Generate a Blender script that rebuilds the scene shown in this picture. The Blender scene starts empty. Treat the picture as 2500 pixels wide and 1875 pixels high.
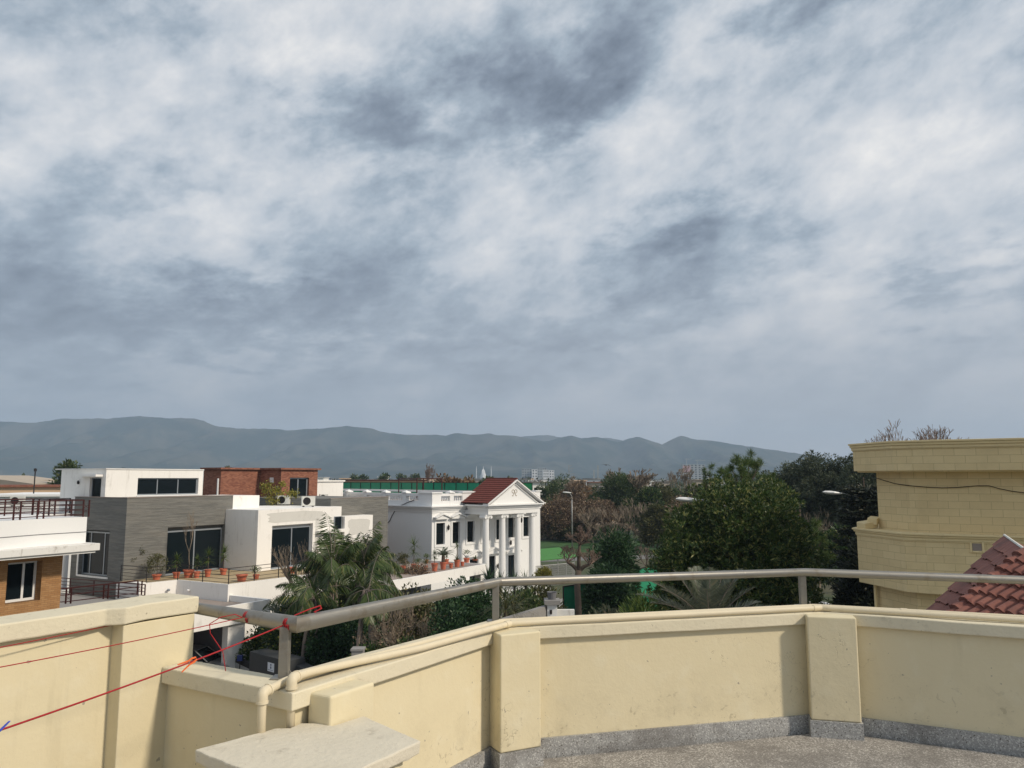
import bpy, bmesh, math, random
import numpy as np
from mathutils import Vector, Matrix, noise as mnoise
R = math.radians
random.seed(7); RNG = np.random.default_rng(11)
scene = bpy.context.scene
COL = scene.collection

# ------------------------------------------------------------------ camera
EYE = 1.6
FPX, PITCH = 1889.0, R(6.96)
GZ = -8.0                      # street level, the terrace floor is z = 0
cam_d = bpy.data.cameras.new('camera'); cam = bpy.data.objects.new('camera', cam_d); COL.objects.link(cam)
cam.location = (0, 0, EYE); cam.rotation_euler = (R(90) + PITCH, 0, 0)
cam_d.sensor_width = 36; cam_d.lens = FPX / 2500 * 36; cam_d.clip_start = 0.05; cam_d.clip_end = 20000
scene.camera = cam
scene.render.engine = 'CYCLES'
scene.cycles.use_denoising = True
scene.cycles.max_bounces = 6; scene.cycles.diffuse_bounces = 3; scene.cycles.glossy_bounces = 2
scene.cycles.transmission_bounces = 4; scene.cycles.transparent_max_bounces = 8; scene.cycles.volume_bounces = 1
scene.view_settings.view_transform = 'Standard'; scene.view_settings.look = 'None'
scene.view_settings.exposure = 0.35; scene.view_settings.gamma = 1

def ray(px, py):
    xc = (px - 1250) / FPX; yc = (937.5 - py) / FPX
    return Vector((xc, math.cos(PITCH) - math.sin(PITCH) * yc, math.sin(PITCH) + math.cos(PITCH) * yc))
def at(px, py, Y=None, z=None):
    """a point of the place from where it shows in the photo and its distance (or height)"""
    d = ray(px, py)
    t = (Y / d.y) if Y is not None else (z - EYE) / d.z
    return Vector((0, 0, EYE)) + d * t
def azel(px, py):
    d = ray(px, py).normalized()
    return math.atan2(d.x, d.y), math.asin(d.z)

# ------------------------------------------------------------------ sun + sky
SUN_AZ, SUN_EL = R(115), R(38)          # azimuth clockwise from the view direction (+Y)
sd = Vector((math.sin(SUN_AZ) * math.cos(SUN_EL), math.cos(SUN_AZ) * math.cos(SUN_EL), math.sin(SUN_EL)))
sun_d = bpy.data.lights.new('sun', 'SUN'); sun = bpy.data.objects.new('sun', sun_d); COL.objects.link(sun)
sun_d.energy = 2.6; sun_d.angle = R(5); sun_d.color = (1.0, .88, .72)
sun.rotation_euler = sd.to_track_quat('Z', 'Y').to_euler(); sun.location = (20, -20, 40)

world = bpy.data.worlds.new('World'); scene.world = world; world.use_nodes = True
wt = world.node_tree; wt.nodes.clear()
class NT:
    """tiny helper to write node maths"""
    def __init__(s, t): s.t = t
    def new(s, k, **kw):
        n = s.t.nodes.new(k)
        for a, b in kw.items(): setattr(n, a, b)
        return n
    def set(s, sock, v):
        if isinstance(v, bpy.types.NodeSocket): s.t.links.new(v, sock)
        elif v is not None: sock.default_value = v
    def m(s, op, a, b=None, c=None, clamp=False):
        n = s.new('ShaderNodeMath', operation=op, use_clamp=clamp)
        s.set(n.inputs[0], a); s.set(n.inputs[1], b)
        if c is not None: s.set(n.inputs[2], c)
        return n.outputs[0]
    def mix(s, f, a, b, mode='MIX'):
        n = s.new('ShaderNodeMix', data_type='RGBA', blend_type=mode)
        s.set(n.inputs[0], f); s.set(n.inputs[6], a); s.set(n.inputs[7], b); return n.outputs[2]
    def comb(s, x, y, z=0.0):
        n = s.new('ShaderNodeCombineXYZ'); s.set(n.inputs[0], x); s.set(n.inputs[1], y); s.set(n.inputs[2], z); return n.outputs[0]
    def noise(s, vec, scale, detail=3, rough=.5, dist=0, dims='3D'):
        n = s.new('ShaderNodeTexNoise', noise_dimensions=dims); s.set(n.inputs['Vector'], vec)
        n.inputs['Scale'].default_value = scale; n.inputs['Detail'].default_value = detail
        n.inputs['Roughness'].default_value = rough; n.inputs['Distortion'].default_value = dist; return n.outputs[0]
    def ramp(s, f, stops, interp='LINEAR'):
        n = s.new('ShaderNodeValToRGB'); s.set(n.inputs[0], f); n.color_ramp.interpolation = interp
        e = n.color_ramp.elements
        while len(e) < len(stops): e.new(.5)
        for q, (p, c) in zip(e, stops): q.position = p; q.color = c if len(c) == 4 else (*c, 1)
        return n.outputs[0]
    def smooth(s, v, a, b):
        n = s.new('ShaderNodeMapRange', interpolation_type='SMOOTHSTEP'); s.set(n.inputs[0], v)
        n.inputs[1].default_value = a; n.inputs[2].default_value = b; return n.outputs[0]
def srgb(r, g, b):
    f = lambda c: (c / 255 / 12.92) if c / 255 <= .04045 else ((c / 255 + .055) / 1.055) ** 2.4
    return (f(r), f(g), f(b), 1)

w = NT(wt)
tc = w.new('ShaderNodeTexCoord'); sep = w.new('ShaderNodeSeparateXYZ'); wt.links.new(tc.outputs['Generated'], sep.inputs[0])
dx, dy, dz = sep.outputs
zc = w.m('MAXIMUM', dz, 0.0)
den = w.m('ADD', zc, .16)
qx, qy = w.m('DIVIDE', dx, den), w.m('DIVIDE', dy, den)       # cloud deck seen in perspective
VA = R(-47)                                                    # cloud streets run towards this azimuth
al = w.m('ADD', w.m('MULTIPLY', qx, math.sin(VA)), w.m('MULTIPLY', qy, math.cos(VA)))
ac = w.m('SUBTRACT', w.m('MULTIPLY', qx, math.cos(VA)), w.m('MULTIPLY', qy, math.sin(VA)))
P = w.comb(w.m('MULTIPLY', al, .75), ac, 3.7)
P2 = w.comb(w.m('MULTIPLY', al, .9), ac, 9.1)
n1 = w.noise(P, 1.3, 4, .5, .15)
n2 = w.noise(P2, 3.6, 6, .55, .2)
n3 = w.noise(P2, 11.0, 5, .6, .3)
warp = w.new('ShaderNodeTexNoise'); w.set(warp.inputs['Vector'], P2); warp.inputs['Scale'].default_value = 4.5
warp.inputs['Detail'].default_value = 6; warp.inputs['Roughness'].default_value = .6
ws = w.new('ShaderNodeSeparateColor'); wt.links.new(warp.outputs['Color'], ws.inputs[0])
az = w.m('ADD', w.m('ARCTAN2', dx, dy), w.m('MULTIPLY', w.m('SUBTRACT', ws.outputs[0], .5), .34))
el = w.m('ADD', w.m('ARCSINE', dz), w.m('MULTIPLY', w.m('SUBTRACT', ws.outputs[1], .5), .24))
# cloud masses: centre and half size in the sky, tilt, weight (negative = dark belly, positive = thin bright cloud)
CL = [(1245,225,200,110,-8,-.95),(1300,310,100,80,0,-.5),(1440,150,170,70,-15,-.45),(1960,15,230,75,-8,-.8),
      (420,70,170,80,10,-.42),(60,120,140,90,0,-.25),(880,340,260,85,4,-.75),(350,430,120,65,-30,-.6),(760,560,150,60,0,-.25),
      (200,790,480,120,0,-.75),(750,790,340,80,-4,-.6),(1650,580,160,55,-14,-.75),(1880,560,190,60,-10,-.4),
      (1640,745,230,55,-14,-.5),(2430,660,110,55,-20,-.55),(2250,715,90,30,0,-.35),(1120,690,140,60,-8,-.35),(1280,840,250,50,0,-.25),
      (60,560,120,200,0,-.3),(2330,140,140,60,-25,-.25),
      (1010,215,110,50,15,.4),(1770,100,90,120,0,.55),(1220,270,70,60,0,.3),(470,480,170,100,0,.35),(640,610,110,70,0,.35),
      (1450,400,240,80,-15,.3),(2150,420,260,130,-20,.22),(2050,660,200,50,-12,.3),(560,900,150,30,0,.2),
      (650,160,160,110,0,.4),(2300,280,170,80,-10,.2),(200,300,150,90,0,.2),(1400,900,500,50,0,.12)]
acc = None
for (cx, cy, sx, sy, tilt, wgt) in CL:
    a0, e0 = azel(cx, cy); a1, _ = azel(cx + sx, cy); _, e1 = azel(cx, cy - sy)
    ra, re = abs(a1 - a0), abs(e1 - e0); t = R(-tilt)
    da, de = w.m('SUBTRACT', az, a0), w.m('SUBTRACT', el, e0)
    u = w.m('MULTIPLY', w.m('ADD', w.m('MULTIPLY', da, math.cos(t)), w.m('MULTIPLY', de, math.sin(t))), 1 / ra)
    v = w.m('MULTIPLY', w.m('SUBTRACT', w.m('MULTIPLY', de, math.cos(t)), w.m('MULTIPLY', da, math.sin(t))), 1 / re)
    r2 = w.m('ADD', w.m('MULTIPLY', u, u), w.m('MULTIPLY', v, v))
    g = w.m('MULTIPLY', w.m('EXPONENT', w.m('MULTIPLY', r2, -.7)), wgt)
    acc = g if acc is None else w.m('ADD', acc, g)
ca, sa = math.cos(R(24)), math.sin(R(24)); az0, el0 = w.m('ARCTAN2', dx, dy), w.m('ARCSINE', dz)
P3 = w.comb(w.m('MULTIPLY', w.m('ADD', w.m('MULTIPLY', az0, ca), w.m('MULTIPLY', el0, sa)), .62), w.m('SUBTRACT', w.m('MULTIPLY', el0, ca), w.m('MULTIPLY', az0, sa)), 1.3)
n4 = w.noise(P3, 6.5, 7, .56, .12); n5 = w.noise(P3, 15.0, 6, .62, .1); n6 = w.noise(P3, 38.0, 5, .6, .1)
val = w.m('ADD', w.m('MULTIPLY', acc, .36), .525)
val = w.m('ADD', val, w.m('MULTIPLY', w.m('SUBTRACT', n4, .5), 1.12))
val = w.m('ADD', val, w.m('MULTIPLY', w.m('SUBTRACT', n5, .5), .75))
val = w.m('ADD', val, w.m('MULTIPLY', w.m('SUBTRACT', n6, .5), .30))
val = w.m('ADD', val, w.m('MULTIPLY', w.m('SUBTRACT', n1, .5), .45))
val = w.m('ADD', val, w.m('MULTIPLY', w.m('SUBTRACT', n2, .5), .35))
val = w.m('ADD', val, w.m('MULTIPLY', w.m('SUBTRACT', n3, .5), .12))
cc = w.ramp(val, [(0.0, srgb(100,110,124)), (.22, srgb(128,139,153)), (.42, srgb(156,168,180)), (.58, srgb(184,191,199)), (.78, srgb(208,210,213)), (1.0, srgb(232,230,227))])
hz = w.m('SUBTRACT', 1.0, w.smooth(w.m('ARCSINE', dz), .02, .33))
hor = w.mix(w.smooth(w.m('ARCTAN2', dx, dy), -.6, .65), srgb(140,147,158), srgb(171,173,179))
cc = w.mix(w.m('MULTIPLY', hz, .85), cc, hor)
cc = w.mix(w.m('SUBTRACT', 1.0, w.smooth(dz, -.02, .0)), cc, srgb(105,108,108))
sky = w.new('ShaderNodeTexSky', sky_type='NISHITA', sun_disc=False, sun_elevation=SUN_EL, sun_rotation=SUN_AZ)
bg1 = w.new('ShaderNodeBackground'); wt.links.new(sky.outputs[0], bg1.inputs[0]); bg1.inputs[1].default_value = .06
bg2 = w.new('ShaderNodeBackground'); wt.links.new(cc, bg2.inputs[0]); bg2.inputs[1].default_value = .96
mx = w.new('ShaderNodeMixShader'); mx.inputs[0].default_value = .93
wt.links.new(bg1.outputs[0], mx.inputs[1]); wt.links.new(bg2.outputs[0], mx.inputs[2])
wo = w.new('ShaderNodeOutputWorld'); wt.links.new(mx.outputs[0], wo.inputs[0])

# ------------------------------------------------------------------ materials
MATS = {}
def material(name, fn):
    m = bpy.data.materials.new(name); m.use_nodes = True; t = m.node_tree; t.nodes.clear()
    n = NT(t); b = n.new('ShaderNodeBsdfPrincipled'); o = n.new('ShaderNodeOutputMaterial')
    t.links.new(b.outputs[0], o.inputs[0]); fn(n, b); MATS[name] = m; return m
def pos(n): return n.new('ShaderNodeNewGeometry').outputs['Position']
def objc(n): return n.new('ShaderNodeTexCoord').outputs['Object']
def bump(n, b, h, strength, dist=.01):
    q = n.new('ShaderNodeBump'); q.inputs['Strength'].default_value = strength; q.inputs['Distance'].default_value = dist
    n.set(q.inputs['Height'], h); n.t.links.new(q.outputs[0], b.inputs['Normal'])
def c4(c): return c if len(c) == 4 else (*c, 1)
def painted(name, col, dirt=(.18,.16,.12), amount=.35, scale=3., rough=.8, bstr=.25, fine=60, streak=True, mott=.08):
    """old painted plaster: mottled colour, dirt patches and runs, fine relief"""
    def f(n, b):
        p = pos(n); a = n.noise(p, scale, 5, .6); s = n.new('ShaderNodeMapping'); n.set(s.inputs[0], p)
        s.inputs[3].default_value = (scale * 2, scale * 2, scale * .25); st = n.noise(s.outputs[0], 1.5, 5, .65)
        c = n.mix(n.m('MULTIPLY', a, 1.), tuple(x * (1 - mott) for x in col[:3]) + (1,), tuple(min(1, x * (1 + mott)) for x in col[:3]) + (1,))
        k = n.m('MULTIPLY', n.smooth(n.noise(p, scale * .8, 6, .7), .56, .78), amount)
        c = n.mix(k, c, c4(dirt))
        if streak: c = n.mix(n.m('MULTIPLY', n.smooth(st, .55, .8), amount * .7), c, c4(dirt))
        sp = n.smooth(n.noise(p, scale * 9, 2, .5), .70, .78); c = n.mix(n.m('MULTIPLY', sp, amount * .8), c, c4(dirt))
        n.set(b.inputs['Base Color'], c); b.inputs['Roughness'].default_value = rough; b.inputs['Specular IOR Level'].default_value = .25
        bump(n, b, n.m('ADD', n.noise(p, fine, 4, .6), n.m('MULTIPLY', a, 1.5)), bstr, .004)
    return material(name, f)
def simple(name, col, rough=.6, metal=0., var=.15, scale=5, bstr=0., spec=.4):
    def f(n, b):
        p = pos(n); a = n.noise(p, scale, 4, .6)
        n.set(b.inputs['Base Color'], n.mix(a, tuple(x * (1 - var) for x in col[:3]) + (1,), tuple(min(1, x * (1 + var)) for x in col[:3]) + (1,)))
        b.inputs['Roughness'].default_value = rough; b.inputs['Metallic'].default_value = metal; b.inputs['Specular IOR Level'].default_value = spec
        if bstr: bump(n, b, n.noise(p, scale * 6, 4, .6), bstr, .01)
    return material(name, f)

# ------------------------------------------------------------------ geometry helpers
class MB:
    def __init__(s): s.v = []; s.f = []
    def poly(s, pts, faces):
        o = len(s.v); s.v += [tuple(p) for p in pts]; s.f += [tuple(i + o for i in q) for q in faces]; return s
    def box(s, x0, x1, y0, y1, z0, z1):
        if x0 > x1: x0, x1 = x1, x0
        if y0 > y1: y0, y1 = y1, y0
        if z0 > z1: z0, z1 = z1, z0
        return s.poly([(x0,y0,z0),(x1,y0,z0),(x1,y1,z0),(x0,y1,z0),(x0,y0,z1),(x1,y0,z1),(x1,y1,z1),(x0,y1,z1)],
                      [(0,3,2,1),(4,5,6,7),(0,1,5,4),(1,2,6,5),(2,3,7,6),(3,0,4,7)])
    def prism(s, pl, z0, z1):
        """plan polygon (counter clockwise) pulled up; z0/z1 number"""
        n = len(pl); v = [(x, y, z0) for x, y in pl] + [(x, y, z1) for x, y in pl]
        return s.poly(v, [tuple(range(n))[::-1], tuple(range(n, 2 * n))] + [(i, (i + 1) % n, n + (i + 1) % n, n + i) for i in range(n)])
    def extr(s, prof, axis, a, b):
        """closed profile of (p, z) pulled along x ('x': p is y) or y ('y': p is x)"""
        n = len(prof)
        mk = (lambda p, z, q: (q, p, z)) if axis == 'x' else (lambda p, z, q: (p, q, z))
        v = [mk(p, z, a) for p, z in prof] + [mk(p, z, b) for p, z in prof]
        return s.poly(v, [tuple(range(n))[::-1], tuple(range(n, 2 * n))] + [(i, (i + 1) % n, n + (i + 1) % n, n + i) for i in range(n)])
    def tube(s, pts, r, n=8, cap=True):
        pts = [Vector(p) for p in pts]; rs = r if isinstance(r, (list, tuple)) else [r] * len(pts)
        o = len(s.v); prev = None
        for i, p in enumerate(pts):
            d = ((pts[i] - pts[i - 1]).normalized() if i else Vector()) + ((pts[i + 1] - pts[i]).normalized() if i < len(pts) - 1 else Vector())
            d = d.normalized() if d.length > 1e-9 else Vector((0, 0, 1))
            if prev is None:
                u = d.cross(Vector((0, 0, 1)) if abs(d.z) < .9 else Vector((1, 0, 0))).normalized()
            else:
                u = (prev - d * prev.dot(d)); u = u.normalized() if u.length > 1e-6 else d.orthogonal().normalized()
            prev = u; vv = d.cross(u)
            k = 1.0
            if 0 < i < len(pts) - 1:
                c = (pts[i] - pts[i - 1]).normalized().dot(d); k = 1 / max(c, .6)
            for j in range(n):
                a = 2 * math.pi * j / n; s.v.append(tuple(p + (u * math.cos(a) + vv * math.sin(a)) * rs[i] * (k if n > 4 else 1)))
        for i in range(len(pts) - 1):
            for j in range(n):
                a, b = o + i * n + j, o + i * n + (j + 1) % n; s.f.append((a, b, b + n, a + n))
        if cap:
            s.f.append(tuple(range(o, o + n))[::-1]); e = o + (len(pts) - 1) * n; s.f.append(tuple(range(e, e + n)))
        return s
    def bar(s, a, b, w, h=None):
        """square bar between two points"""
        a, b = Vector(a), Vector(b); d = (b - a).normalized(); u = d.cross(Vector((0, 0, 1)))
        u = u.normalized() if u.length > 1e-4 else Vector((1, 0, 0)); v = d.cross(u); h = h or w
        q = [u * (w / 2) * i + v * (h / 2) * j for i, j in ((-1,-1),(1,-1),(1,1),(-1,1))]
        return s.poly([a + k for k in q] + [b + k for k in q], [(3,2,1,0),(4,5,6,7),(0,1,5,4),(1,2,6,5),(2,3,7,6),(3,0,4,7)])
    def lathe(s, c, prof, n=16):
        """prof: (radius, z) from bottom to top about centre c"""
        o = len(s.v)
        for r, z in prof:
            for j in range(n):
                a = 2 * math.pi * j / n; s.v.append((c[0] + r * math.cos(a), c[1] + r * math.sin(a), c[2] + z))
        for i in range(len(prof) - 1):
            for j in range(n):
                a, b = o + i * n + j, o + i * n + (j + 1) % n; s.f.append((a, b, b + n, a + n))
        s.f.append(tuple(range(o, o + n))[::-1]); e = o + (len(prof) - 1) * n; s.f.append(tuple(range(e, e + n)))
        return s
    def build(s, name, mat, parent=None, smooth=False, bevel=0, seg=2, loc=None):
        me = bpy.data.meshes.new(name); me.from_pydata([tuple(q) for q in s.v], [], s.f); me.update()
        ob = bpy.data.objects.new(name, me); COL.objects.link(ob)
        if mat is not None: me.materials.append(MATS[mat] if isinstance(mat, str) else mat)
        if parent is not None: ob.parent = parent
        if loc is not None: ob.location = loc
        if smooth: me.shade_smooth(); 
        if smooth == 'auto':
            try: me.set_sharp_from_angle(angle=R(35))
            except Exception: pass
        if bevel:
            m = ob.modifiers.new('bevel', 'BEVEL'); m.width = bevel; m.segments = seg; m.limit_method = 'ANGLE'; m.angle_limit = R(40)
        return ob
def mesh_np(name, V, F, mat, parent=None, nper=4, loc=None, cols=None):
    """fast mesh from arrays, faces all with nper corners"""
    me = bpy.data.meshes.new(name); V = np.asarray(V, np.float32); F = np.asarray(F, np.int32)
    me.vertices.add(len(V)); me.vertices.foreach_set('co', V.ravel())
    me.loops.add(F.size); me.loops.foreach_set('vertex_index', F.ravel())
    me.polygons.add(len(F)); me.polygons.foreach_set('loop_start', np.arange(0, F.size, nper, dtype=np.int32))
    me.update(calc_edges=True)
    ob = bpy.data.objects.new(name, me); COL.objects.link(ob)
    me.materials.append(MATS[mat] if isinstance(mat, str) else mat)
    if parent is not None: ob.parent = parent
    if loc is not None: ob.location = loc
    return ob
def tag(o, label=None, cat=None, group=None, kind=None):
    if label: o['label'] = label
    if cat: o['category'] = cat
    if group: o['group'] = group
    if kind: o['kind'] = kind
    return o
def thing(name, label, cat, loc=(0,0,0), rz=0, group=None):
    o = bpy.data.objects.new(name, None); COL.objects.link(o); o.empty_display_size = .2
    o.location = loc; o.rotation_euler = (0, 0, rz); return tag(o, label, cat, group)
def copy_tree(o, parent=None):
    c = o.copy(); COL.objects.link(c)
    if parent is not None: c.parent = parent
    for ch in [q for q in o.children]: copy_tree(ch, c)
    return c

# ------------------------------------------------------------------ air
def haze():
    def f(n, b): pass
    m = bpy.data.materials.new('haze_air'); m.use_nodes = True; t = m.node_tree; t.nodes.clear()
    v = t.nodes.new('ShaderNodeVolumePrincipled'); v.inputs['Color'].default_value = (.58,.74,.95, 1)
    v.inputs['Density'].default_value = HAZE_D; v.inputs['Anisotropy'].default_value = .0
    o = t.nodes.new('ShaderNodeOutputMaterial'); t.links.new(v.outputs[0], o.inputs['Volume'])
    b = MB(); b.box(-3600, 3600, -200, 4700, GZ - 1.5, 305)
    return tag(b.build('haze', m), 'thin blue haze lying over the plain and hills', None, kind='stuff')
HAZE_D = 2.15e-4

# ------------------------------------------------------------------ ground and hills
def g_ground(n, b):
    p = pos(n); a = n.noise(p, .03, 6, .6); d = n.noise(p, 1.2, 6, .7)
    c = n.mix(n.smooth(a, .42, .6), (.055,.075,.028,1), (.10,.085,.05,1)); c = n.mix(n.m('MULTIPLY', d, .6), c, (.03,.045,.015,1))
    n.set(b.inputs['Base Color'], c); b.inputs['Roughness'].default_value = .95; bump(n, b, d, .6, .08)
material('grass_ground', g_ground)
def g_hill(n, b):
    p = pos(n); a = n.noise(p, .006, 8, .65); d = n.noise(p, .05, 5, .7)
    c = n.mix(n.smooth(a, .4, .62), (.016,.028,.022,1), (.065,.065,.05,1)); c = n.mix(n.m('MULTIPLY', n.smooth(d, .62, .7), .5), c, (.16,.14,.11,1))
    n.set(b.inputs['Base Color'], c); b.inputs['Roughness'].default_value = 1; b.inputs['Specular IOR Level'].default_value = 0
material('hill_scrub', g_hill)
g = MB(); g.poly([(-9000,-600,GZ),(9000,-600,GZ),(9000,9000,GZ),(-9000,9000,GZ)], [(0,1,2,3)])
tag(g.build('ground', 'grass_ground'), kind='structure')

RIDGE = [(-400,1035),(-200,1020),(0,1029),(75,1033),(110,1029),(149,1022),(200,1022),(273,1022),(310,1018),(338,1015),(380,1019),(423,1021),(472,1021),(497,1028),(522,1039),
 (560,1044),(597,1047),(646,1046),(706,1051),(745,1048),(786,1046),(845,1040),(885,1044),(910,1047),(935,1055),(975,1060),(1020,1062),(1070,1061),(1090,1064),(1114,1057),
 (1154,1062),(1169,1061),(1194,1057),(1214,1062),(1250,1063),(1278,1068),(1323,1077),(1343,1076),(1363,1069),(1393,1063),(1418,1070),(1448,1067),(1472,1070),(1512,1080),
 (1532,1071),(1557,1066),(1587,1076),(1617,1085),(1641,1072),(1661,1064),(1696,1072),(1746,1077),(1796,1085),(1845,1092),(1945,1107),(2050,1125),(2200,1145),(2500,1158),(2900,1165)]
def ridge(name, prof, Yr, depth, seed, nx=420, ny=34):
    xs = np.array([p[0] for p in prof], float); ys = np.array([p[1] for p in prof], float)
    px = np.linspace(xs[0], xs[-1], nx); py = np.interp(px, xs, ys)
    V = []
    for i in range(nx):
        jag = (mnoise.noise(Vector((px[i] * .045, seed, 0))) * 1.3 + mnoise.noise(Vector((px[i] * .16, seed, 4))) * .9)
        top = at(px[i], py[i] - jag, Y=Yr); H = top.z - GZ; ux = top.x / Yr
        for j in range(ny):
            s = j / (ny - 1)                       # 0 at the crest, 1 at the foot
            if j == ny - 1: s = 1.0
            yy = Yr - depth * s; x = ux * (Yr - depth * s * .25) if False else top.x
            h = H * (1 - s) ** 1.15
            sp = abs(mnoise.noise(Vector((top.x * .0045 + s * .8, s * .9, seed)))) + .5 * abs(mnoise.noise(Vector((top.x * .013, s * 2.5, seed + 5))))
            h *= 1 - .85 * sp * min(1, s * 5) 
            V.append((x + 90 * s * mnoise.noise(Vector((top.x * .004, s * 2, seed + 9))), yy + 60 * mnoise.noise(Vector((top.x * .01, s * 3, seed + 3))) * s, GZ + h - (2 if s == 1 else 0)))
        V.append((top.x, Yr + depth * .5, GZ - 2))
    m = ny + 1; F = []
    for i in range(nx - 1):
        for j in range(ny - 1):
            a = i * m + j; F.append((a, a + 1, a + m + 1, a + m))
        a = i * m; F.append((a, a + m, a + m + ny, a + ny))
    o = mesh_np(name, V, F, 'hill_scrub'); o.data.shade_smooth(); tag(o, kind='structure'); return o
ridge('hills', RIDGE, 3300, 1100, 2.3)
ridge('far_hills', [(1100,1168),(1200,1095),(1240,1074),(1278,1065),(1310,1063),(1337,1062),(1370,1068),(1420,1080),(1470,1070),(1490,1069),(1520,1076),(1600,1110),(1700,1168)], 4100, 500, 8.1, 120, 12)
# ------------------------------------------------------------------ the terrace
CREAM = (.60,.50,.30)
def g_cream(n, b):
    p = pos(n); s = n.new('ShaderNodeSeparateXYZ'); n.set(s.inputs[0], p); a = n.noise(p, 2.2, 5, .6); a2 = n.noise(p, 7, 4, .6)
    c = n.mix(a, (.64,.56,.375,1), (.71,.63,.435,1)); c = n.mix(n.m('MULTIPLY', n.smooth(a2, .5, .75), .35), c, (.73,.675,.51,1))
    mp = n.new('ShaderNodeMapping'); n.set(mp.inputs[0], p); mp.inputs[3].default_value = (9, 9, .9)
    run = n.m('MULTIPLY', n.smooth(n.noise(mp.outputs[0], 1.2, 5, .6), .54, .74), n.smooth(s.outputs[2], .15, .75)); c = n.mix(n.m('MULTIPLY', run, .22), c, (.33,.28,.18,1))
    low = n.m('SUBTRACT', 1.0, n.smooth(s.outputs[2], .12, .50)); sc = n.smooth(n.noise(p, 16, 5, .7, 1.5), .60, .66); c = n.mix(n.m('MULTIPLY', n.m('MULTIPLY', sc, low), .40), c, (.22,.18,.12,1))
    c = n.mix(n.m('MULTIPLY', low, n.m('MULTIPLY', n.smooth(n.noise(p, 4, 5, .7), .46, .68), .25)), c, (.36,.31,.21,1))
    v = n.new('ShaderNodeTexVoronoi', feature='DISTANCE_TO_EDGE'); wv = n.new('ShaderNodeVectorMath', operation='ADD'); n.set(wv.inputs[0], p)
    nz = n.new('ShaderNodeTexNoise'); n.set(nz.inputs['Vector'], p); nz.inputs['Scale'].default_value = 5; nz.inputs['Detail'].default_value = 4; n.set(wv.inputs[1], nz.outputs['Color'])
    n.set(v.inputs['Vector'], wv.outputs[0]); v.inputs['Scale'].default_value = .9
    crk = n.m('MULTIPLY', n.m('SUBTRACT', 1.0, n.smooth(v.outputs['Distance'], .0, .0035)), n.smooth(n.noise(p, 1.3, 2, .5), .52, .6)); c = n.mix(n.m('MULTIPLY', crk, .55), c, (.25,.2,.13,1))
    ch = n.smooth(n.noise(p, 26, 2, .5), .735, .75); c = n.mix(n.m('MULTIPLY', ch, .8), c, (.30,.27,.22,1))
    n.set(b.inputs['Base Color'], c); b.inputs['Roughness'].default_value = .8; b.inputs['Specular IOR Level'].default_value = .25
    h = n.m('ADD', n.noise(p, 45, 4, .6), n.m('MULTIPLY', a2, 2.0)); h = n.m('SUBTRACT', h, n.m('MULTIPLY', crk, 1.5)); bump(n, b, h, .3, .004)
material('cream_paint', g_cream)
painted('cream_cap', (.66,.60,.45), dirt=(.20,.17,.12), amount=.75, scale=6, bstr=.6, fine=50, streak=False)
painted('slab_paint', (.62,.57,.46), dirt=(.24,.20,.15), amount=.75, scale=8, bstr=1.0, fine=38, streak=False)
def g_terrazzo(base, chip, warm, sc=150):
    def f(n, b):
        p = pos(n); v = n.new('ShaderNodeTexVoronoi'); n.set(v.inputs['Vector'], p); v.inputs['Scale'].default_value = sc
        s = n.new('ShaderNodeSeparateColor'); n.t.links.new(v.outputs['Color'], s.inputs[0])
        c = n.mix(n.smooth(s.outputs[0], .25, .9), base, warm); c = n.mix(n.smooth(s.outputs[1], .80, .86), c, chip)
        c = n.mix(n.smooth(s.outputs[2], .93, .97), c, (.12,.11,.10,1))
        d = n.noise(p, 2.3, 6, .7); c = n.mix(n.m('MULTIPLY', n.smooth(d, .44, .60), .55), c, (.13,.12,.11,1))
        n.set(b.inputs['Base Color'], c); b.inputs['Roughness'].default_value = .75; bump(n, b, n.noise(p, 60, 3, .6), .3, .004)
    return f
material('terrazzo_floor', g_terrazzo((.23,.215,.195,1), (.52,.50,.46,1), (.30,.28,.255,1), 150))
material('terrazzo_skirt', g_terrazzo((.29,.29,.285,1), (.52,.52,.50,1), (.35,.35,.34,1), 170))
def g_steel(n, b):
    p = pos(n); mp = n.new('ShaderNodeMapping'); n.set(mp.inputs[0], p); mp.inputs[3].default_value = (3, 3, 60)
    a = n.noise(mp.outputs[0], 6, 5, .6); d = n.noise(p, 9, 5, .65)
    c = n.mix(a, (.25,.235,.21,1), (.34,.325,.29,1)); c = n.mix(n.m('MULTIPLY', n.smooth(d, .52, .72), .6), c, (.20,.165,.12,1))
    n.set(b.inputs['Base Color'], c); n.set(b.inputs['Roughness'], n.m('ADD', n.m('MULTIPLY', a, .2), .36)); b.inputs['Metallic'].default_value = .7
    bump(n, b, n.m('ADD', a, d), .15, .003)
material('dull_steel', g_steel)
painted('pvc_pipe', (.66,.58,.42), dirt=(.25,.2,.14), amount=.3, scale=9, rough=.5, bstr=.1, streak=False)
simple('red_string', (.40,.016,.022), .7, var=.25, scale=150, bstr=.4)
simple('orange_plastic', (.85,.16,.03), .45, var=.05)
simple('navy_paint', (.015,.035,.16), .6, 0, .1)
simple('blue_plastic', (.06,.10,.55), .45, var=.05)

def P2(x, y): return Vector((x, y))
def off(p, n, d): return (p[0] + n[0] * d, p[1] + n[1] * d)
def unit(a, b):
    d = Vector((b[0] - a[0], b[1] - a[1])); return d.normalized()
def isect(p, d, q, e):
    c = d.x * e.y - d.y * e.x; t = ((q[0] - p[0]) * e.y - (q[1] - p[1]) * e.x) / c
    return (p[0] + d.x * t, p[1] + d.y * t)
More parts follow.
